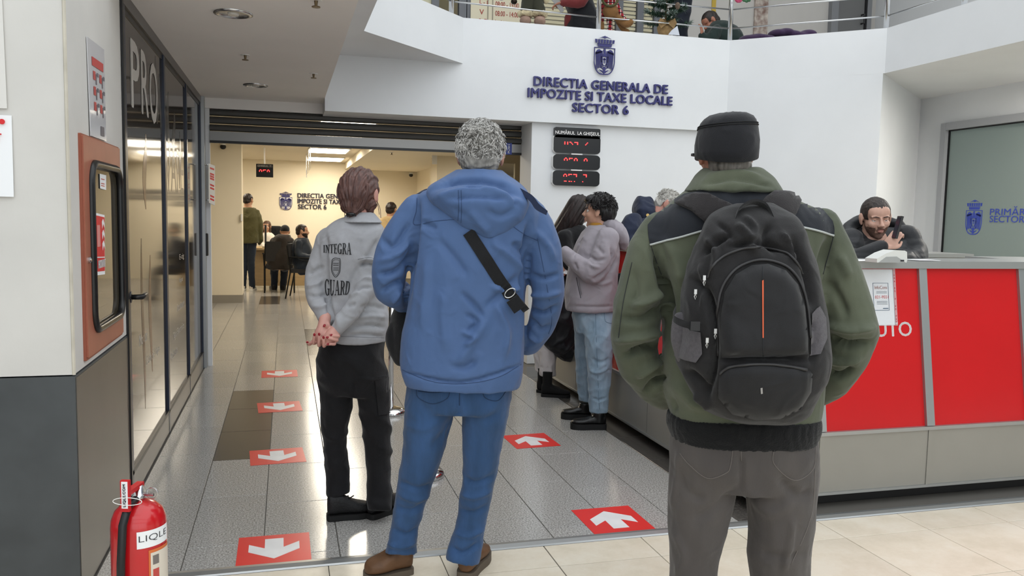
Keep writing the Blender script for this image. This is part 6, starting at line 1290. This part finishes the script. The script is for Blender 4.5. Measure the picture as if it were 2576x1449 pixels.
mb = MB(); K.limb(mb, lK, cap='start'); K.limb(mb, lK2, cap='start'); V, F = cloth(mb, .01, 3, fold=.006, seed=2, freq=28.); add_obj('white_trousers', V, F, fabric('white_trousers', 'cfc9c9', .08), kw, True)
sud = mat('black_suede', '0f0f10', .95)
for h_, t_ in (((1352, 975, .06), (1410, 985, -.02)), ((1362, 985, -.1), (1434, 992, -.12))): a = K.P(*h_); b = K.P(*t_); shoe(kw, (a[0], a[1], 0), (b[0], b[1], 0), .09, .10, sud, bso, .02, boot=.10, name='boot')
hK = Head(K.P(1458, 530, .02), HR*.8+HF*.35-Z_*.45, .222, Z_*.9+HR*.4)
make_body(K, hK, rowsK[1:5], [aK], [lK, lK2], skL, kw, K.P(1440, 590, 0), voxel=.009, fem=True, nr=.05)
brh = hair_mat('brown_long_hair', '2e2220', '16100f', sc=40, stretch=(1, 1, .2)); mb = MB()
K.loft(mb, [(489, 1448, 1468, .05, .05), (500, 1432, 1478, .1, .1), (520, 1420, 1480, .125, .12), (545, 1405, 1474, .13, .12), (570, 1392, 1462, .12, .11), (592, 1382, 1446, .10, .08), (606, 1388, 1425, .06, .05)], p=1.)
V, F = remesh(mb, .008, 4); F = np.asarray(F); N = vnorm(V, F); q = to_px(V); V = V+N*(.003*np.sin((q[:, 0]+.62*(q[:, 1]-490))*.55))[:, None]; add_obj('hair', V, F, brh, kw, True)
pp = thing('paper_form', 'white form held over the counter by the dark-clad person', 'paper', tuple(K.P(1412, 680, -.25))); MB().prism([(0, 0), (.14, -.03), (.15, .05), (.02, .09)], K.P(1400, 684, -.24), HR, Z_, HF*.002).build('sheet', paper, pp)
mb = MB(); simple_hand(mb, K.P(1398, 662, -.24), HR*.5+Z_*-.6, -HF, .15, .5); V, F = remesh(mb, .006, 2); add_obj('hand', V, F, skL, kw, True)

# ------------------------------------------------------------------ man in navy jacket leaning on the counter
N_ = Fig(6.5); f0 = N_.P(1640, 600)
nv = thing('person', 'person with white hair in navy hooded coat, bent over the counter top', 'person', (f0[0], f0[1], 0))
nvf = fabric('navy_coat', '20283d', .1, 8, .12, 200, .75)
rowsN = [(546, 1604, 1660, .10, .12), (558, 1585, 1700, .17, .18), (580, 1568, 1715, .2, .2), (620, 1564, 1720, .2, .2), (700, 1570, 1716, .18, .18), (800, 1580, 1706, .17, .17)]
aN = [(1592, 560, -.18, 24), (1580, 590, -.22, 24), (1592, 606, -.24, 19), (1640, 608, -.24, 18)]; aN2 = [(1690, 560, -.1, 22), (1705, 590, -.2, 22), (1680, 608, -.24, 16)]
mb = MB(); N_.loft(mb, rowsN); N_.limb(mb, aN); N_.limb(mb, aN2); V, F = cloth(mb, .009, 4, fold=.007, seed=71, freq=18.); o = add_obj('coat', V, F, nvf, nv, True)
mb = MB(); N_.loft(mb, [(495, 1604, 1638, .05, .06, .02), (508, 1596, 1644, .09, .10, .02), (530, 1592, 1648, .12, .12), (560, 1600, 1650, .12, .12)]); V, F = cloth(mb, .008, 4, fold=.005, seed=4); add_obj('hood', V, F, nvf, o, True); MB().lathe([(.012, 0), (.012, .006)], N_.P(1629, 541, -.13), 14, -HF).build('button', mat('brass_button', 'b79a62', .3, .9), o)
lN = [(1620, 800, -.08, 28), (1620, 900, -.08, 24), (1620, 985, -.08, 20)]; lN2 = [(1670, 800, .08, 28), (1670, 900, .08, 24), (1670, 985, .08, 20)]
mb = MB(); N_.limb(mb, lN); N_.limb(mb, lN2); V, F = remesh(mb, .012, 3); add_obj('trousers', V, F, bkf, nv, True)
hN = Head(N_.P(1681, 517, -.04), HR*.78-Z_*.55-HF*.32, .228, Z_*.8+HR*.5); skN = skinmat('skin_navy', 'c58f80')
make_body(N_, hN, rowsN, [aN, aN2], [lN, lN2], skN, nv, N_.P(1645, 560, 0), voxel=.0075); whh = hair_mat('white_hair', 'c9c6c0', '97948d', sc=60)
o = cut_hair(hN, SCALP, whh, nv, short_keep, seed=3, amp=.0025); tufts(hN, whh, o, 400, lambda p: p[2] > .05 and p[1] < .25, .14, .014, 9, lambda p: (p[0]*.5, .3, .3)); hN.eyes(nv); hN.brows(nv, whh)
for x in (1620, 1670): a = N_.P(x, 1000); shoe(nv, (a[0]-.05, a[1], 0), tuple(np.array([a[0], a[1], 0])+HR*.2), .1, .09, blks, bso, .025)

# ------------------------------------------------------------------ young man with the phone
Yg = Fig(4.78); f0 = Yg.P(2210, 640)
ym = thing('person', 'person with cropped hair and beard in black puffer jacket, holding a phone', 'person', (f0[0], f0[1], 0))
pf = fabric('black_puffer', '14161a', .1, 8, .1, 120, .5)
rowsY = [(572, 2146, 2266, .05, .06, .09), (600, 2150, 2262, .06, .12, .02), (615, 2135, 2282, .10, .16), (632, 2120, 2304, .16, .17), (650, 2112, 2322, .18, .17), (720, 2120, 2316, .16, .17), (820, 2130, 2300, .14, .16)]
aY = [(2140, 610, -.05, 34), (2126, 650, -.12, 34), (2150, 655, -.22, 30), (2185, 642, -.26, 25), (2214, 622, -.27, 20)]; aY2 = [(2278, 600, 0, 34), (2302, 640, -.06, 34), (2296, 664, -.14, 28), (2250, 668, -.2, 22)]
aY2 = [(2278, 600, 0, 34), (2302, 636, -.06, 32), (2300, 650, -.14, 22), (2262, 654, -.2, 18)]
mb = MB(); Yg.loft(mb, rowsY); Yg.limb(mb, aY); Yg.limb(mb, aY2)
V, F = cloth(mb, .008, 4, fold=.004, seed=81, freq=16., fn=lambda V, N: .006*np.abs(np.sin(V[:, 2]*38))-.003); o = add_obj('jacket', V, F, pf, ym, True)
mb = MB(); Pq = spline([Yg.P(2232, 662, -.15), Yg.P(2272, 625, -.08), Yg.P(2268, 575, .05), Yg.P(2205, 552, .12), Yg.P(2140, 568, .06), Yg.P(2140, 618, -.06), Yg.P(2188, 662, -.15)], 6); mb.tube(Pq, .034, 12); V, F = cloth(mb, .008, 4, fold=.005, seed=5, freq=24.); add_obj('hood', V, F, pf, o, True)
hY = Head(Yg.P(2203, 548, -.02), -HF*.97-HR*.06-Z_*.20, .232, Z_+HR*-.05); skY = skinmat('skin_young', 'c39a88')
def yh(mb):
    simple_hand(mb, Yg.P(2230, 628, -.275), HR*.45+Z_*.8, -HF*.6-HR*.6, .165, .75, 1)
lY = [(2180, 820, -.05, 40), (2175, 900, -.15, 36)]; lY2 = [(2260, 820, -.05, 40), (2265, 900, -.15, 36)]
by = make_body(Yg, hY, rowsY, [aY, aY2], [lY, lY2], skY, ym, Yg.P(2203, 610, .02), yh, voxel=.0048)
bkh = hair_mat('cropped_hair', '3b302c', '1d1715', sc=120)
cut_hair(hY, [((0, -.06, .135), (.345, .43, .378)), ((0, -.2, -.08), (.31, .285, .26))], bkh, ym, short_keep, .005, .0012, 3, 200.)
mb = MB(); hY.add(mb, ears=False, nose=.2); V, F = remesh(mb, .005, 2); F = np.asarray(F); N = vnorm(V, F); V = V+N*(.0022+.0008*ridged(V, 5, 260.))[:, None]; q = (V-hY.c)@hY.R.T/hY.h; kp = beard_keep(q) & (q[:, 2] > -.52) & (q[:, 2] < -.17); F = F[kp[F].all(1)]; add_obj('beard', V, F, mat('beard_brown', '6d5145', .8, noise=.4, nscale=90), ym, True)
hY.eyes(ym); hY.lids(ym, skY, .008); hY.brows(ym, bkh); hY.lips(ym, mat('lip_pink', 'b07068', .4))
MB().tube(spline([hY.w((-.09, .405, -.205)), hY.w((0, .425, -.185)), hY.w((.09, .405, -.205))], 4), .0045, 6).build('moustache', MATS['beard_brown'], ym, True)
ph = thing('phone', 'dark phone held upright at the face of the seated bearded person', 'phone', tuple(Yg.P(2246, 605, -.3))); R = np.array([HR*.6+HF*.8, -HF*.6+HR*.8, Z_]); MB().obox(Yg.P(2258, 572, -.30), (.012, .05, .125), np.array([HR*.97-Z_*.22, HF, Z_*.97+HR*.22])).build('case', black_plastic, ph)
MB().obox(Yg.P(2255, 572, -.30), (.002, .044, .11), np.array([HR*.97-Z_*.22, HF, Z_*.97+HR*.22])).build('screen', mat('phone_screen', '2a2f38', .1), ph)
stl = thing('office_stool', 'dark swivel stool under the seated person behind the counter', 'stool', (f0[0], f0[1]+.1, 0)); MB().lathe([(.19, .62), (.2, .66), (.18, .68)], (f0[0], f0[1]+.05, 0), 24).build('seat', MATS['bag_black'], stl, True); MB().lathe([(.03, .03), (.03, .63)], (f0[0], f0[1]+.05, 0), 12).build('column', black_plastic, stl); MB().lathe([(.24, 0), (.24, .03)], (f0[0], f0[1]+.05, 0), 24).build('base', black_plastic, stl)

# ------------------------------------------------------------------ people in the office
def far_person(lab, D, head_px, fwd, rows, arms, legs, top, bottom, skin, hair, hairells=SCALP, keep=short_keep, hh=.225, vox=.012, up=Z_, fem=False, shoes=None, foot=None, fold=.006, neck=None, topname='jacket'):
    f = Fig(D); p = f.P(*foot); t = thing('person', lab, 'person', (p[0], p[1], 0 if foot[1] > 400 else 3.165)); mb = MB(); f.loft(mb, rows)
    for a in arms: f.limb(mb, a)
    V, F = cloth(mb, vox, 3, fold=fold, seed=len(lab), freq=15.); add_obj(topname, V, F, top, t, True)
    if legs:
        mb = MB()
        for l in legs: f.limb(mb, l)
        V, F = cloth(mb, vox, 3, fold=.004, seed=5, freq=18.); add_obj('trousers', V, F, bottom, t, True)
    h = Head(f.P(*head_px), fwd, hh, up); make_body(f, h, rows, arms, legs, skin, t, neck if neck is not None else f.P(head_px[0], rows[0][0]+6, head_px[2] if len(head_px) > 2 else 0), voxel=.008, fem=fem)
    if hair: cut_hair(h, hairells, hair, t, keep, .007, .002, 3, 90.)
    if shoes:
        for (a, b, m, s_) in shoes: pa = f.P(*a); pb_ = f.P(*b); shoe(t, (pa[0], pa[1], 0), (pb_[0], pb_[1], 0), .1, .09, m, s_, .03)
    return t, h, f
brn_h = hair_mat('dark_brown_hair', '2c211c', '17110f', sc=60); olive = fabric('olive_jacket', '4f4c2c', .15, 6, .1, 60, .7); navyj = fabric('navy_jeans', '1f2836', .15, 8); tan_skin = skinmat('skin_far', 'b58a70')
wsh = mat('white_shoe', 'd9d4cc', .5)
far_person('person in olive jacket and dark jeans standing at the office desk, seen from behind', 14.55, (625, 503, 0), HF*.9+HR*.3, [(521, 606, 640, .10, .10), (530, 598, 648, .13, .13), (560, 594, 654, .15, .15), (590, 594, 652, .15, .15), (611, 595, 651, .15, .15)], [[(646, 535, 0, 9), (653, 570, 0, 9), (655, 600, .05, 7), (653, 613, .08, 5)], [(602, 535, 0, 9), (597, 570, .05, 8), (610, 600, .15, 6)]], [[(612, 606, 0, 12), (612, 660, 0, 10), (612, 722, 0, 8)], [(634, 606, 0, 12), (632, 660, 0, 9), (634, 720, 0, 8)]], olive, navyj, tan_skin, brn_h, foot=(630, 730), shoes=[((632, 731, -.05), (640, 727, .2), wsh, white_plastic), ((612, 731, -.05), (612, 727, .2), wsh, white_plastic)])
t, h, f = far_person('clerk with long brown hair in white top sitting behind the office desk', 16.3, (671, 570, 0), -HF, [(585, 664, 680, .08, .08), (592, 656, 690, .13, .13), (612, 654, 693, .15, .15), (640, 656, 692, .15, .15)], [[(689, 598, 0, 6), (692, 612, -.1, 6), (680, 620, -.3, 5)], [(658, 598, 0, 6), (655, 612, -.1, 6), (664, 620, -.3, 5)]], [[(668, 640, 0, 12), (668, 655, -.3, 10)], [(680, 640, 0, 12), (680, 655, -.3, 10)]], fabric('white_top', 'd3ccc2', .08), navyj, tan_skin, hair_mat('light_brown_hair', '5d4230', '33241b', sc=50), [((0, -.06, .13), (.37, .45, .40)), ((.28, .0, -.3), (.1, .16, .5)), ((-.28, .0, -.3), (.1, .16, .5)), ((0, -.25, -.3), (.3, .2, .5))], lambda L: ~((L[:, 1] > .16) & (np.abs(L[:, 0]) < .24) & (L[:, 2] < .24)), fem=True, foot=(671, 700), topname='top')
h.eyes(t); h.lips(t, mat('lip_pink', 'b07068', .4))
swc = thing('swivel_chair', 'black high-backed swivel chair behind the office clerk', 'chair', (.05, 17.1, 0)); p = on_d(690, 585, 16.6); MB().bbox((p[0]-.28, p[1]-.05, .5), (p[0]+.14, p[1]+.05, 1.12), .04).build('backrest', MATS['bag_black'], swc); MB().bbox((p[0]-.3, p[1]-.5, .42), (p[0]+.16, p[1]-.02, .5), .03).build('seat', MATS['bag_black'], swc); MB().lathe([(.03, 0), (.03, .42)], (p[0]-.07, p[1]-.25, 0), 10).build('column', black_plastic, swc); MB().lathe([(.26, 0), (.26, .04)], (p[0]-.07, p[1]-.25, 0), 20).build('base', black_plastic, swc)
t, h, f = far_person('person in black knit cap and dark brown jacket seated at the office desk', 14.35, (717, 583, .05), HF*.95-HR*.2, [(590, 702, 730, .1, .1), (598, 690, 732, .14, .14), (625, 678, 736, .16, .16), (655, 672, 736, .17, .17), (678, 674, 734, .17, .17)], [[(730, 605, 0, 9), (734, 635, .05, 9), (724, 645, .3, 6)], [(688, 605, 0, 9), (680, 635, .05, 9), (690, 640, .3, 6)]], [[(690, 672, .05, 12), (690, 672, .4, 11), (690, 722, .42, 8)], [(716, 672, .05, 12), (716, 672, .4, 11), (712, 722, .42, 8)]], fabric('dark_brown_jacket', '26201c', .15, 6, .1, 60, .7), navyj, tan_skin, None, foot=(705, 727), shoes=[((690, 727, .36), (690, 725, .6), blks, bso), ((712, 727, .36), (712, 725, .6), blks, bso)])
mb = MB(); mb.ell(h.w((0, -.05, .18)), np.array((.36, .45, .36))*h.h, h.R); V, F = remesh(mb, .008, 2); add_obj('knit_cap', V, F, rib, t, True)
t, h, f = far_person('person with dark beard in navy jacket seated sideways on a chair in the office', 13.5, (761, 582, 0), HR*.95+HF*.15, [(597, 752, 772, .1, .1), (606, 740, 776, .15, .15), (630, 734, 784, .17, .17), (660, 738, 782, .17, .17), (684, 742, 780, .17, .17)], [[(752, 612, -.15, 9), (752, 640, -.18, 9), (776, 648, -.18, 8), (790, 640, -.1, 6)]], [[(758, 680, -.1, 12), (800, 684, -.1, 11), (806, 735, -.1, 8)], [(758, 680, .1, 12), (800, 684, .1, 11), (806, 735, .1, 8)]], fabric('navy_puffer', '18222f', .12, 6, .1, 60, .6), navyj, tan_skin, brn_h, foot=(770, 740), shoes=[((802, 744, -.1), (830, 746, -.1), blks, bso)])
mb = MB(); h.add(mb, ears=False, nose=.2); V, F = remesh(mb, .007, 2); F = np.asarray(F); V = V+vnorm(V, F)*.005; q = (V-h.c)@h.R.T/h.h; F = F[(beard_keep(q) & (q[:, 2] > -.55))[F].all(1)]; add_obj('beard', V, F, brn_h, t, True)
far_person('person with glasses in beige shirt standing deep in the office, seen from behind', 12.6, (985, 527, 0), HF*.9+HR*.4, [(543, 976, 996, .08, .08), (550, 958, 1010, .12, .12), (580, 950, 1014, .14, .14), (640, 955, 1010, .14, .14), (680, 955, 1010, .14, .14)], [[(955, 562, 0, 9), (948, 600, 0, 8), (950, 650, 0, 6)], [(1010, 562, 0, 9), (1016, 600, 0, 8), (1014, 650, 0, 6)]], [[(970, 680, 0, 13), (970, 760, 0, 10), (970, 775, 0, 9)], [(996, 680, 0, 13), (996, 760, 0, 10), (996, 775, 0, 9)]], fabric('beige_shirt', 'a78f66', .08), navyj, tan_skin, brn_h, foot=(983, 776), topname='shirt', shoes=[((970, 778, -.05), (972, 773, .2), blks, bso), ((996, 778, -.05), (998, 773, .2), blks, bso)])
p = on_d(703, 720, 14.2); chair((p[0], p[1]+.25), 0, 'black visitor chair under the person in the knit cap')
p = on_d(752, 750, 13.5); chair((p[0]+.1, p[1]), -math.pi/2-.15, 'black visitor chair under the bearded person sitting sideways')

# ------------------------------------------------------------------ upper floor
upz = 3.165
U = 9.3
t, h, f = far_person('person in dark green jacket bent forward with face in hand upstairs', 9.3, (1787, 55, 0), -HR*.8-Z_*.65-HF*.2, [(58, 1790, 1830, .12, .12), (72, 1778, 1850, .2, .2), (95, 1772, 1866, .22, .22), (125, 1772, 1872, .22, .22)], [[(1800, 80, -.18, 16), (1782, 105, -.22, 15), (1768, 92, -.2, 11)]], [], fabric('dark_green_jacket', '1c2a27', .1, 6), None, skinmat('skin_up', 'a06a54'), brn_h, up=Z_*.75-HR*.65, foot=(1825, 130), neck=on_d(1812, 75, 9.3))
mb = MB(); simple_hand(mb, f.P(1768, 96, -.2), Z_*.9-HR*.15, HR*.6-HF*.3, .19, .35); V, F = remesh(mb, .007, 2); add_obj('hand', V, F, MATS['skin_up'], t, True)
bnc = thing('bench', 'dark bench upstairs under the bent person', 'bench', tuple(on_z(1830, 130, 3.165)+[0, 1.6, 0])); p = f.P(1825, 125); MB().box((p[0]-.5, p[1]-.25, upz+.001), (p[0]+.5, p[1]+.3, max(p[2]-.03, upz+.05))).build('seat', black_plastic, bnc)
t, h, f = far_person('person in burgundy sleeves and black vest reading papers upstairs', 9.0, (1440, -70, 0), -HR*.9-Z_*.3, [(-30, 1420, 1475, .13, .13), (0, 1418, 1488, .18, .18), (30, 1428, 1500, .2, .2), (60, 1425, 1505, .2, .2), (85, 1425, 1500, .2, .2)], [], [], fabric('black_vest', '15161a', .1, 6), None, MATS['skin_up'], brn_h, foot=(1465, 85), topname='vest')
mb = MB(); f.limb(mb, [(1475, -30, -.2, 15), (1462, 5, -.22, 14), (1430, 6, -.22, 11), (1415, 8, -.2, 9)]); V, F = cloth(mb, .009, 3, fold=.004, seed=2, freq=20.); add_obj('sleeve', V, F, fabric('burgundy', '6d2b2b', .12), t, True)
mb = MB(); simple_hand(mb, f.P(1417, 6, -.2), -HR*.9-Z_*.3, Z_, .17, .6); V, F = remesh(mb, .007, 2); add_obj('hand', V, F, MATS['skin_up'], t, True)
mb = MB(); f.limb(mb, [(1432, 45, -.1, 12), (1430, 62, -.05, 11)]); V, F = remesh(mb, .01, 3); add_obj('sweater_hem', V, F, MATS['burgundy'], t, True)
q = thing('paper_booklet', 'grey folded booklet in the hand of the reader upstairs', 'paper', tuple(f.P(1410, 15, -.2))); MB().prism([(-.10, .1), (0, .02), (.03, -.07), (0, -.09), (-.04, -.03), (-.13, .07)], f.P(1412, 10, -.22), HR, Z_, HF*.01).build('pages', mat('grey_paper', '8f8d8c', .6), q)
S_ = Fig(9.6); sp = thing('person', 'person in dark navy clothes standing upstairs behind the small fir tree', 'person', tuple(S_.P(1718, 95)))
mb = MB(); S_.limb(mb, [(1722, -150, 0, 34), (1722, -60, 0, 34), (1720, 0, 0, 22), (1716, 60, 0, 17), (1714, 130, 0, 13)]); S_.limb(mb, [(1712, -60, .1, 28), (1708, 0, .12, 18), (1706, 60, .1, 14), (1706, 130, .1, 12)]); V, F = cloth(mb, .011, 3, fold=.005, seed=3); add_obj('clothing', V, F, fabric('dark_navy', '151a26', .12, 6), sp, True)
hS = Head(S_.P(1722, -185), HR*.3+HF, .22); mb = MB(); hS.add(mb); hS.neck(mb, S_.P(1722, -140)); S_.limb(mb, [(1722, -145, 0, 28), (1722, -40, 0, 26), (1718, 60, 0, 9)]); V, F = remesh(mb, .01, 2); add_obj('body', V, F, MATS['skin_up'], sp, True)
# doll with fur boots on the ledge
dl = thing('doll', 'large doll in olive trousers and fur-topped boots standing on the balcony ledge', 'doll', (2.16, 7.62, upz)); Dd = Fig(7.85)
fur = mat('cream_fur', 'cdbf9d', .95, noise=.2, nscale=40, bump=.8, bscale=90); bo = mat('pinkish_boot', '9a7f70', .8, noise=.15, nscale=20, bump=.3, bscale=80); ol = fabric('doll_olive', '37372b', .15, 8)
for x0, x1, yb in ((1330, 1322, 52), (1352, 1358, 58)):
    mb = MB(); Dd.limb(mb, [(x0, -60, .02, 22), (x0, 0, .01, 17), (x1, 36, 0, 14)]); V, F = cloth(mb, .008, 3, fold=.004, seed=x0, freq=24.); add_obj('trouser_leg', V, F, ol, dl, True)
    mb = MB(); c = Dd.P(x1, 36, 0); 
    for k in range(12): a = k/12*6.283; mb.ell(c+HR*.052*math.cos(a)+HF*.052*math.sin(a), (.027, .027, .026))
    V, F = remesh(mb, .006, 2); F = np.asarray(F); V = V+vnorm(V, F)*(.004*ridged(V, 2, 90.))[:, None]; add_obj('fur_cuff', V, F, fur, dl, True)
    mb = MB(); c = Dd.P(x1, 36, 0); z0 = upz+.002; mb.tube([c, np.array([c[0], c[1], z0+.03])], .05, 14); mb.ell(np.array([c[0], c[1], z0+.042])-HF*.05, (.055, .085, .042), np.array([HR, HF, Z_])); V, F = remesh(mb, .007, 3); V[:, 2] = np.maximum(V[:, 2], z0); add_obj('boot', V, F, bo, dl, True)
mb = MB(); Dd.loft(mb, [(-160, 1310, 1375, .09, .09), (-100, 1300, 1385, .12, .12), (-50, 1306, 1378, .1, .1)]); V, F = remesh(mb, .01, 3); add_obj('torso', V, F, fabric('doll_red', '7c2a2a', .1), dl, True); mb = MB(); mb.ell(Dd.P(1342, -195), (.11, .11, .12)); mb.ell(Dd.P(1342, -195, -.1), (.025, .03, .025)); V, F = remesh(mb, .01, 2); add_obj('head', V, F, bo, dl, True)
MB().ell(Dd.P(1293, 4, -.02), (.03, .03, .026)).tube([Dd.P(1293, -8, -.02), Dd.P(1293, 2, -.02)], [.012, .025], 10).build('bell', mat('dark_metal', '2a211d', .3, .8), dl, True)
MB().ell(Dd.P(1374, -2, 0), (.03, .03, .045)).build('fur_mitten', fur, dl, True)
# plush animal in plaid
pl = thing('plush_toy', 'brown plush toy in red plaid trousers with a green wreath on the balcony ledge', 'toy', (2.97, 7.55, upz)); Pd = Fig(8.06); plush = mat('brown_plush', '7d5a35', .95, noise=.15, nscale=25, bump=.4, bscale=120)
def plaid():
    m = mat('red_plaid', '8e1c22', .9); nt = m.node_tree; b = nt.nodes['Principled BSDF']; tc = nt.nodes.new('ShaderNodeTexCoord'); prev = None
    for ax, sc in (('X', 26), ('Z', 26)):
        w = nt.nodes.new('ShaderNodeTexWave'); w.bands_direction = ax; w.inputs['Scale'].default_value = sc/3; nt.links.new(tc.outputs['Object'], w.inputs['Vector']); r = nt.nodes.new('ShaderNodeValToRGB'); r.color_ramp.interpolation = 'CONSTANT'; e = r.color_ramp.elements; e[0].color = (0, 0, 0, 1); e[1].position = .86; e[1].color = (1, 1, 1, 1); nt.links.new(w.outputs['Fac'], r.inputs[0])
        mx = nt.nodes.new('ShaderNodeMix'); mx.data_type = 'RGBA'; nt.links.new(r.outputs[0], mx.inputs[0]); mx.inputs[7].default_value = lin('d8d0c8') if ax == 'X' else lin('20181a')
        if prev is None: mx.inputs[6].default_value = lin('94202a')
        else: nt.links.new(prev.outputs[2], mx.inputs[6])
        prev = mx
    nt.links.new(prev.outputs[2], b.inputs['Base Color']); return m
plm = plaid()
mb = MB(); Pd.limb(mb, [(1530, -40, 0, 22), (1534, 5, -.02, 17), (1536, 30, -.03, 15)]); V, F = remesh(mb, .009, 3); add_obj('shirt', V, F, plm, pl, True)
mb = MB(); Pd.loft(mb, [(14, 1522, 1550, .05, .05, -.03), (30, 1516, 1556, .07, .07, -.03), (46, 1526, 1548, .05, .05, -.03)]); Pd.limb(mb, [(1545, 38, -.02, 10), (1562, 52, -.02, 9), (1576, 60, -.03, 10), (1586, 56, -.04, 8)]); V, F = remesh(mb, .008, 3); add_obj('plush_body', V, F, plush, pl, True)
for pts, m in (([(1520, 14, .02, 8), (1515, 40, .02, 7), (1512, 60, .02, 6)], plm), ([(1533, 45, .03, 8), (1534, 65, .03, 7), (1535, 77, .03, 7)], plm), ([(1550, 14, .02, 8), (1562, 36, .02, 6), (1572, 50, .02, 5)], plm), ([(1513, 60, .0, 7), (1513, 70, .0, 7)], plush), ([(1555, 55, .04, 6), (1566, 72, .04, 6), (1578, 79, .04, 6)], plush)):
    mb = MB(); Pd.limb(mb, pts); V, F = remesh(mb, .007, 2); add_obj('limb', V, F, m, pl, True)
mb = MB(); mb.ell(Pd.P(1530, -75), (.10, .10, .11)); mb.ell(Pd.P(1530, -62, -.09), (.05, .06, .045)); V, F = remesh(mb, .01, 2); add_obj('head', V, F, plush, pl, True)
MB().tube([Pd.P(1535+19*math.cos(a), -2+17*math.sin(a), -.10) for a in np.linspace(0, 6.283, 26)], .012, 8).build('wreath', mat('wreath_green', '5a5a38', .9, noise=.4, nscale=60, bump=1, bscale=120), pl, True)
# small fir tree
tt = thing('fir_tree', 'small frosted artificial fir tree in a burlap wrap on the balcony ledge', 'tree', (3.66, 7.5, upz)); Td = Fig(8.2); base = Td.P(1674, 84); base[2] = upz
MB().tube([base, base+Z_*.62], [.014, .006], 8).build('trunk', mat('bark', '4b3826', .9), tt)
rg = random.Random(4); gr = mat('fir_green', '20402c', .8, noise=.3, nscale=40); fro = mat('fir_frost', '8ea29a', .8, noise=.3, nscale=40)
for (nm, m, n_, prob) in (('needles', gr, 5200, 0), ('frosted_needles', fro, 1100, 1)):
    V = []; F = []
    for k in range(n_):
        br_ = rg.randrange(26); z = .10+.52*(br_/26)**.9; a = br_*2.4+rg.gauss(0, .15); Lb = .25*(1-z/.72)+.03; s_ = rg.uniform(.15, 1) if not prob else rg.uniform(.8, 1.02); d = HR*math.cos(a)+HF*math.sin(a); p = base+Z_*(z+.05*s_*s_)+d*Lb*s_
        e = d*.7+np.array([rg.gauss(0, .7) for _ in range(3)])+Z_*.2; e /= np.linalg.norm(e); l = rg.uniform(.025, .045); sd = np.cross(e, Z_+.1); sd /= np.linalg.norm(sd); i = len(V); V += [p-sd*.0045, p+sd*.0045, p+e*l*1.2]; F.append((i, i+1, i+2))
    o = add_obj(nm, V, F, m, tt); o['kind'] = 'stuff'
for br_ in range(26): z = .10+.52*(br_/26)**.9; a = br_*2.4; Lb = .25*(1-z/.72)+.03; d = HR*math.cos(a)+HF*math.sin(a); MB().tube([base+Z_*z, base+Z_*(z+.05)+d*Lb], [.004, .002], 5).build('branch', mat('bark', '4b3826', .9), tt)
bur = mat('burlap', 'a0835a', .95, noise=.3, nscale=50, bump=.6, bscale=160); mb = MB(); mb.lathe([(.05, 0), (.075, .05), (.08, .10), (.055, .13), (.075, .17)], base, 20); V, F = remesh(mb, .007, 2); F = np.asarray(F); V = V+vnorm(V, F)*(.006*ridged(V, 3, 45.))[:, None]; V[:, 2] = np.maximum(V[:, 2], upz+.001); add_obj('burlap_wrap', V, F, bur, tt, True)
for sx in (-1, 1): MB().prism([(0, 0), (sx*.07, .05), (sx*.09, .0), (sx*.06, -.05)], base+Z_*.12-HF*.085, HR, Z_, -HF*.01).build('bow', bur, tt)
MB().ell(base+Z_*.27-HF*.15+HR*.08, (.025, .025, .035)).build('pine_cone', mat('cone', '6b5a4c', .8, noise=.4, nscale=50), tt, True)
cdq = thing('white_card', 'white card leaning at the foot of the small fir tree', 'card', tuple(Td.P(1695, 88, -.12))); MB().prism([(0, 0), (.11, -.005), (.085, .085), (.03, .04)], Td.P(1681, 87, -.12), HR, Z_, HF*.002).build('sheet', mat('card_white', 'c9ced8', .6), cdq)
# purple cushions and flowers
for k, (x0, x1, y0, y1, lab) in enumerate(((1880, 1928, 92, 112, 'flat purple cushion lying upstairs next to the corner post'), (1955, 2030, 78, 108, 'humped purple cushion lying upstairs in front of the plaster wall'))):
    f = Fig(8.6); mb = MB(); 
    for j in range(5): q = j/4; mb.ell(f.P(x0+(x1-x0)*q, y1-8-(y1-y0-14)*(.4+.6*math.sin(3*q+k)**2), .0), (.09, .12, .05))
    V, F = remesh(mb, .012, 4); o = add_obj('cushion', V, F, fabric('purple_cloth', '3a2745', .15, 6)); setp(o, lab, 'cushion', 'purple cushions'); 
fb = thing('seat_base', 'low dark seat base upstairs beneath the purple cushions', 'seat', (4.9, 8.0, upz)); p = Fig(8.6).P(1885, 112); q = Fig(8.6).P(2030, 108); MB().box((p[0]-.1, p[1]-.35, upz), (q[0]+.1, p[1]+.15, min(p[2], q[2])-.01)).build('base', black_plastic, fb)
flw = thing('flower_garland', 'pink artificial flower with green leaves tied to the corner post upstairs', 'flower', (4.25, 7.4, 3.5)); f = Fig(8.1)
for k in range(6): MB().ell(f.P(1858+4*math.cos(k), 0+3*math.sin(k), -.02*k/6), (.022, .016, .016)).build('petal', mat('pink_petal', 'b8456a', .7), flw, True)
for k in range(3): MB().ell(f.P(1872+6*k, 1+2*(k % 2)), (.02, .008, .014)).build('leaf', mat('leaf_green', '2f5a3a', .6), flw, True)
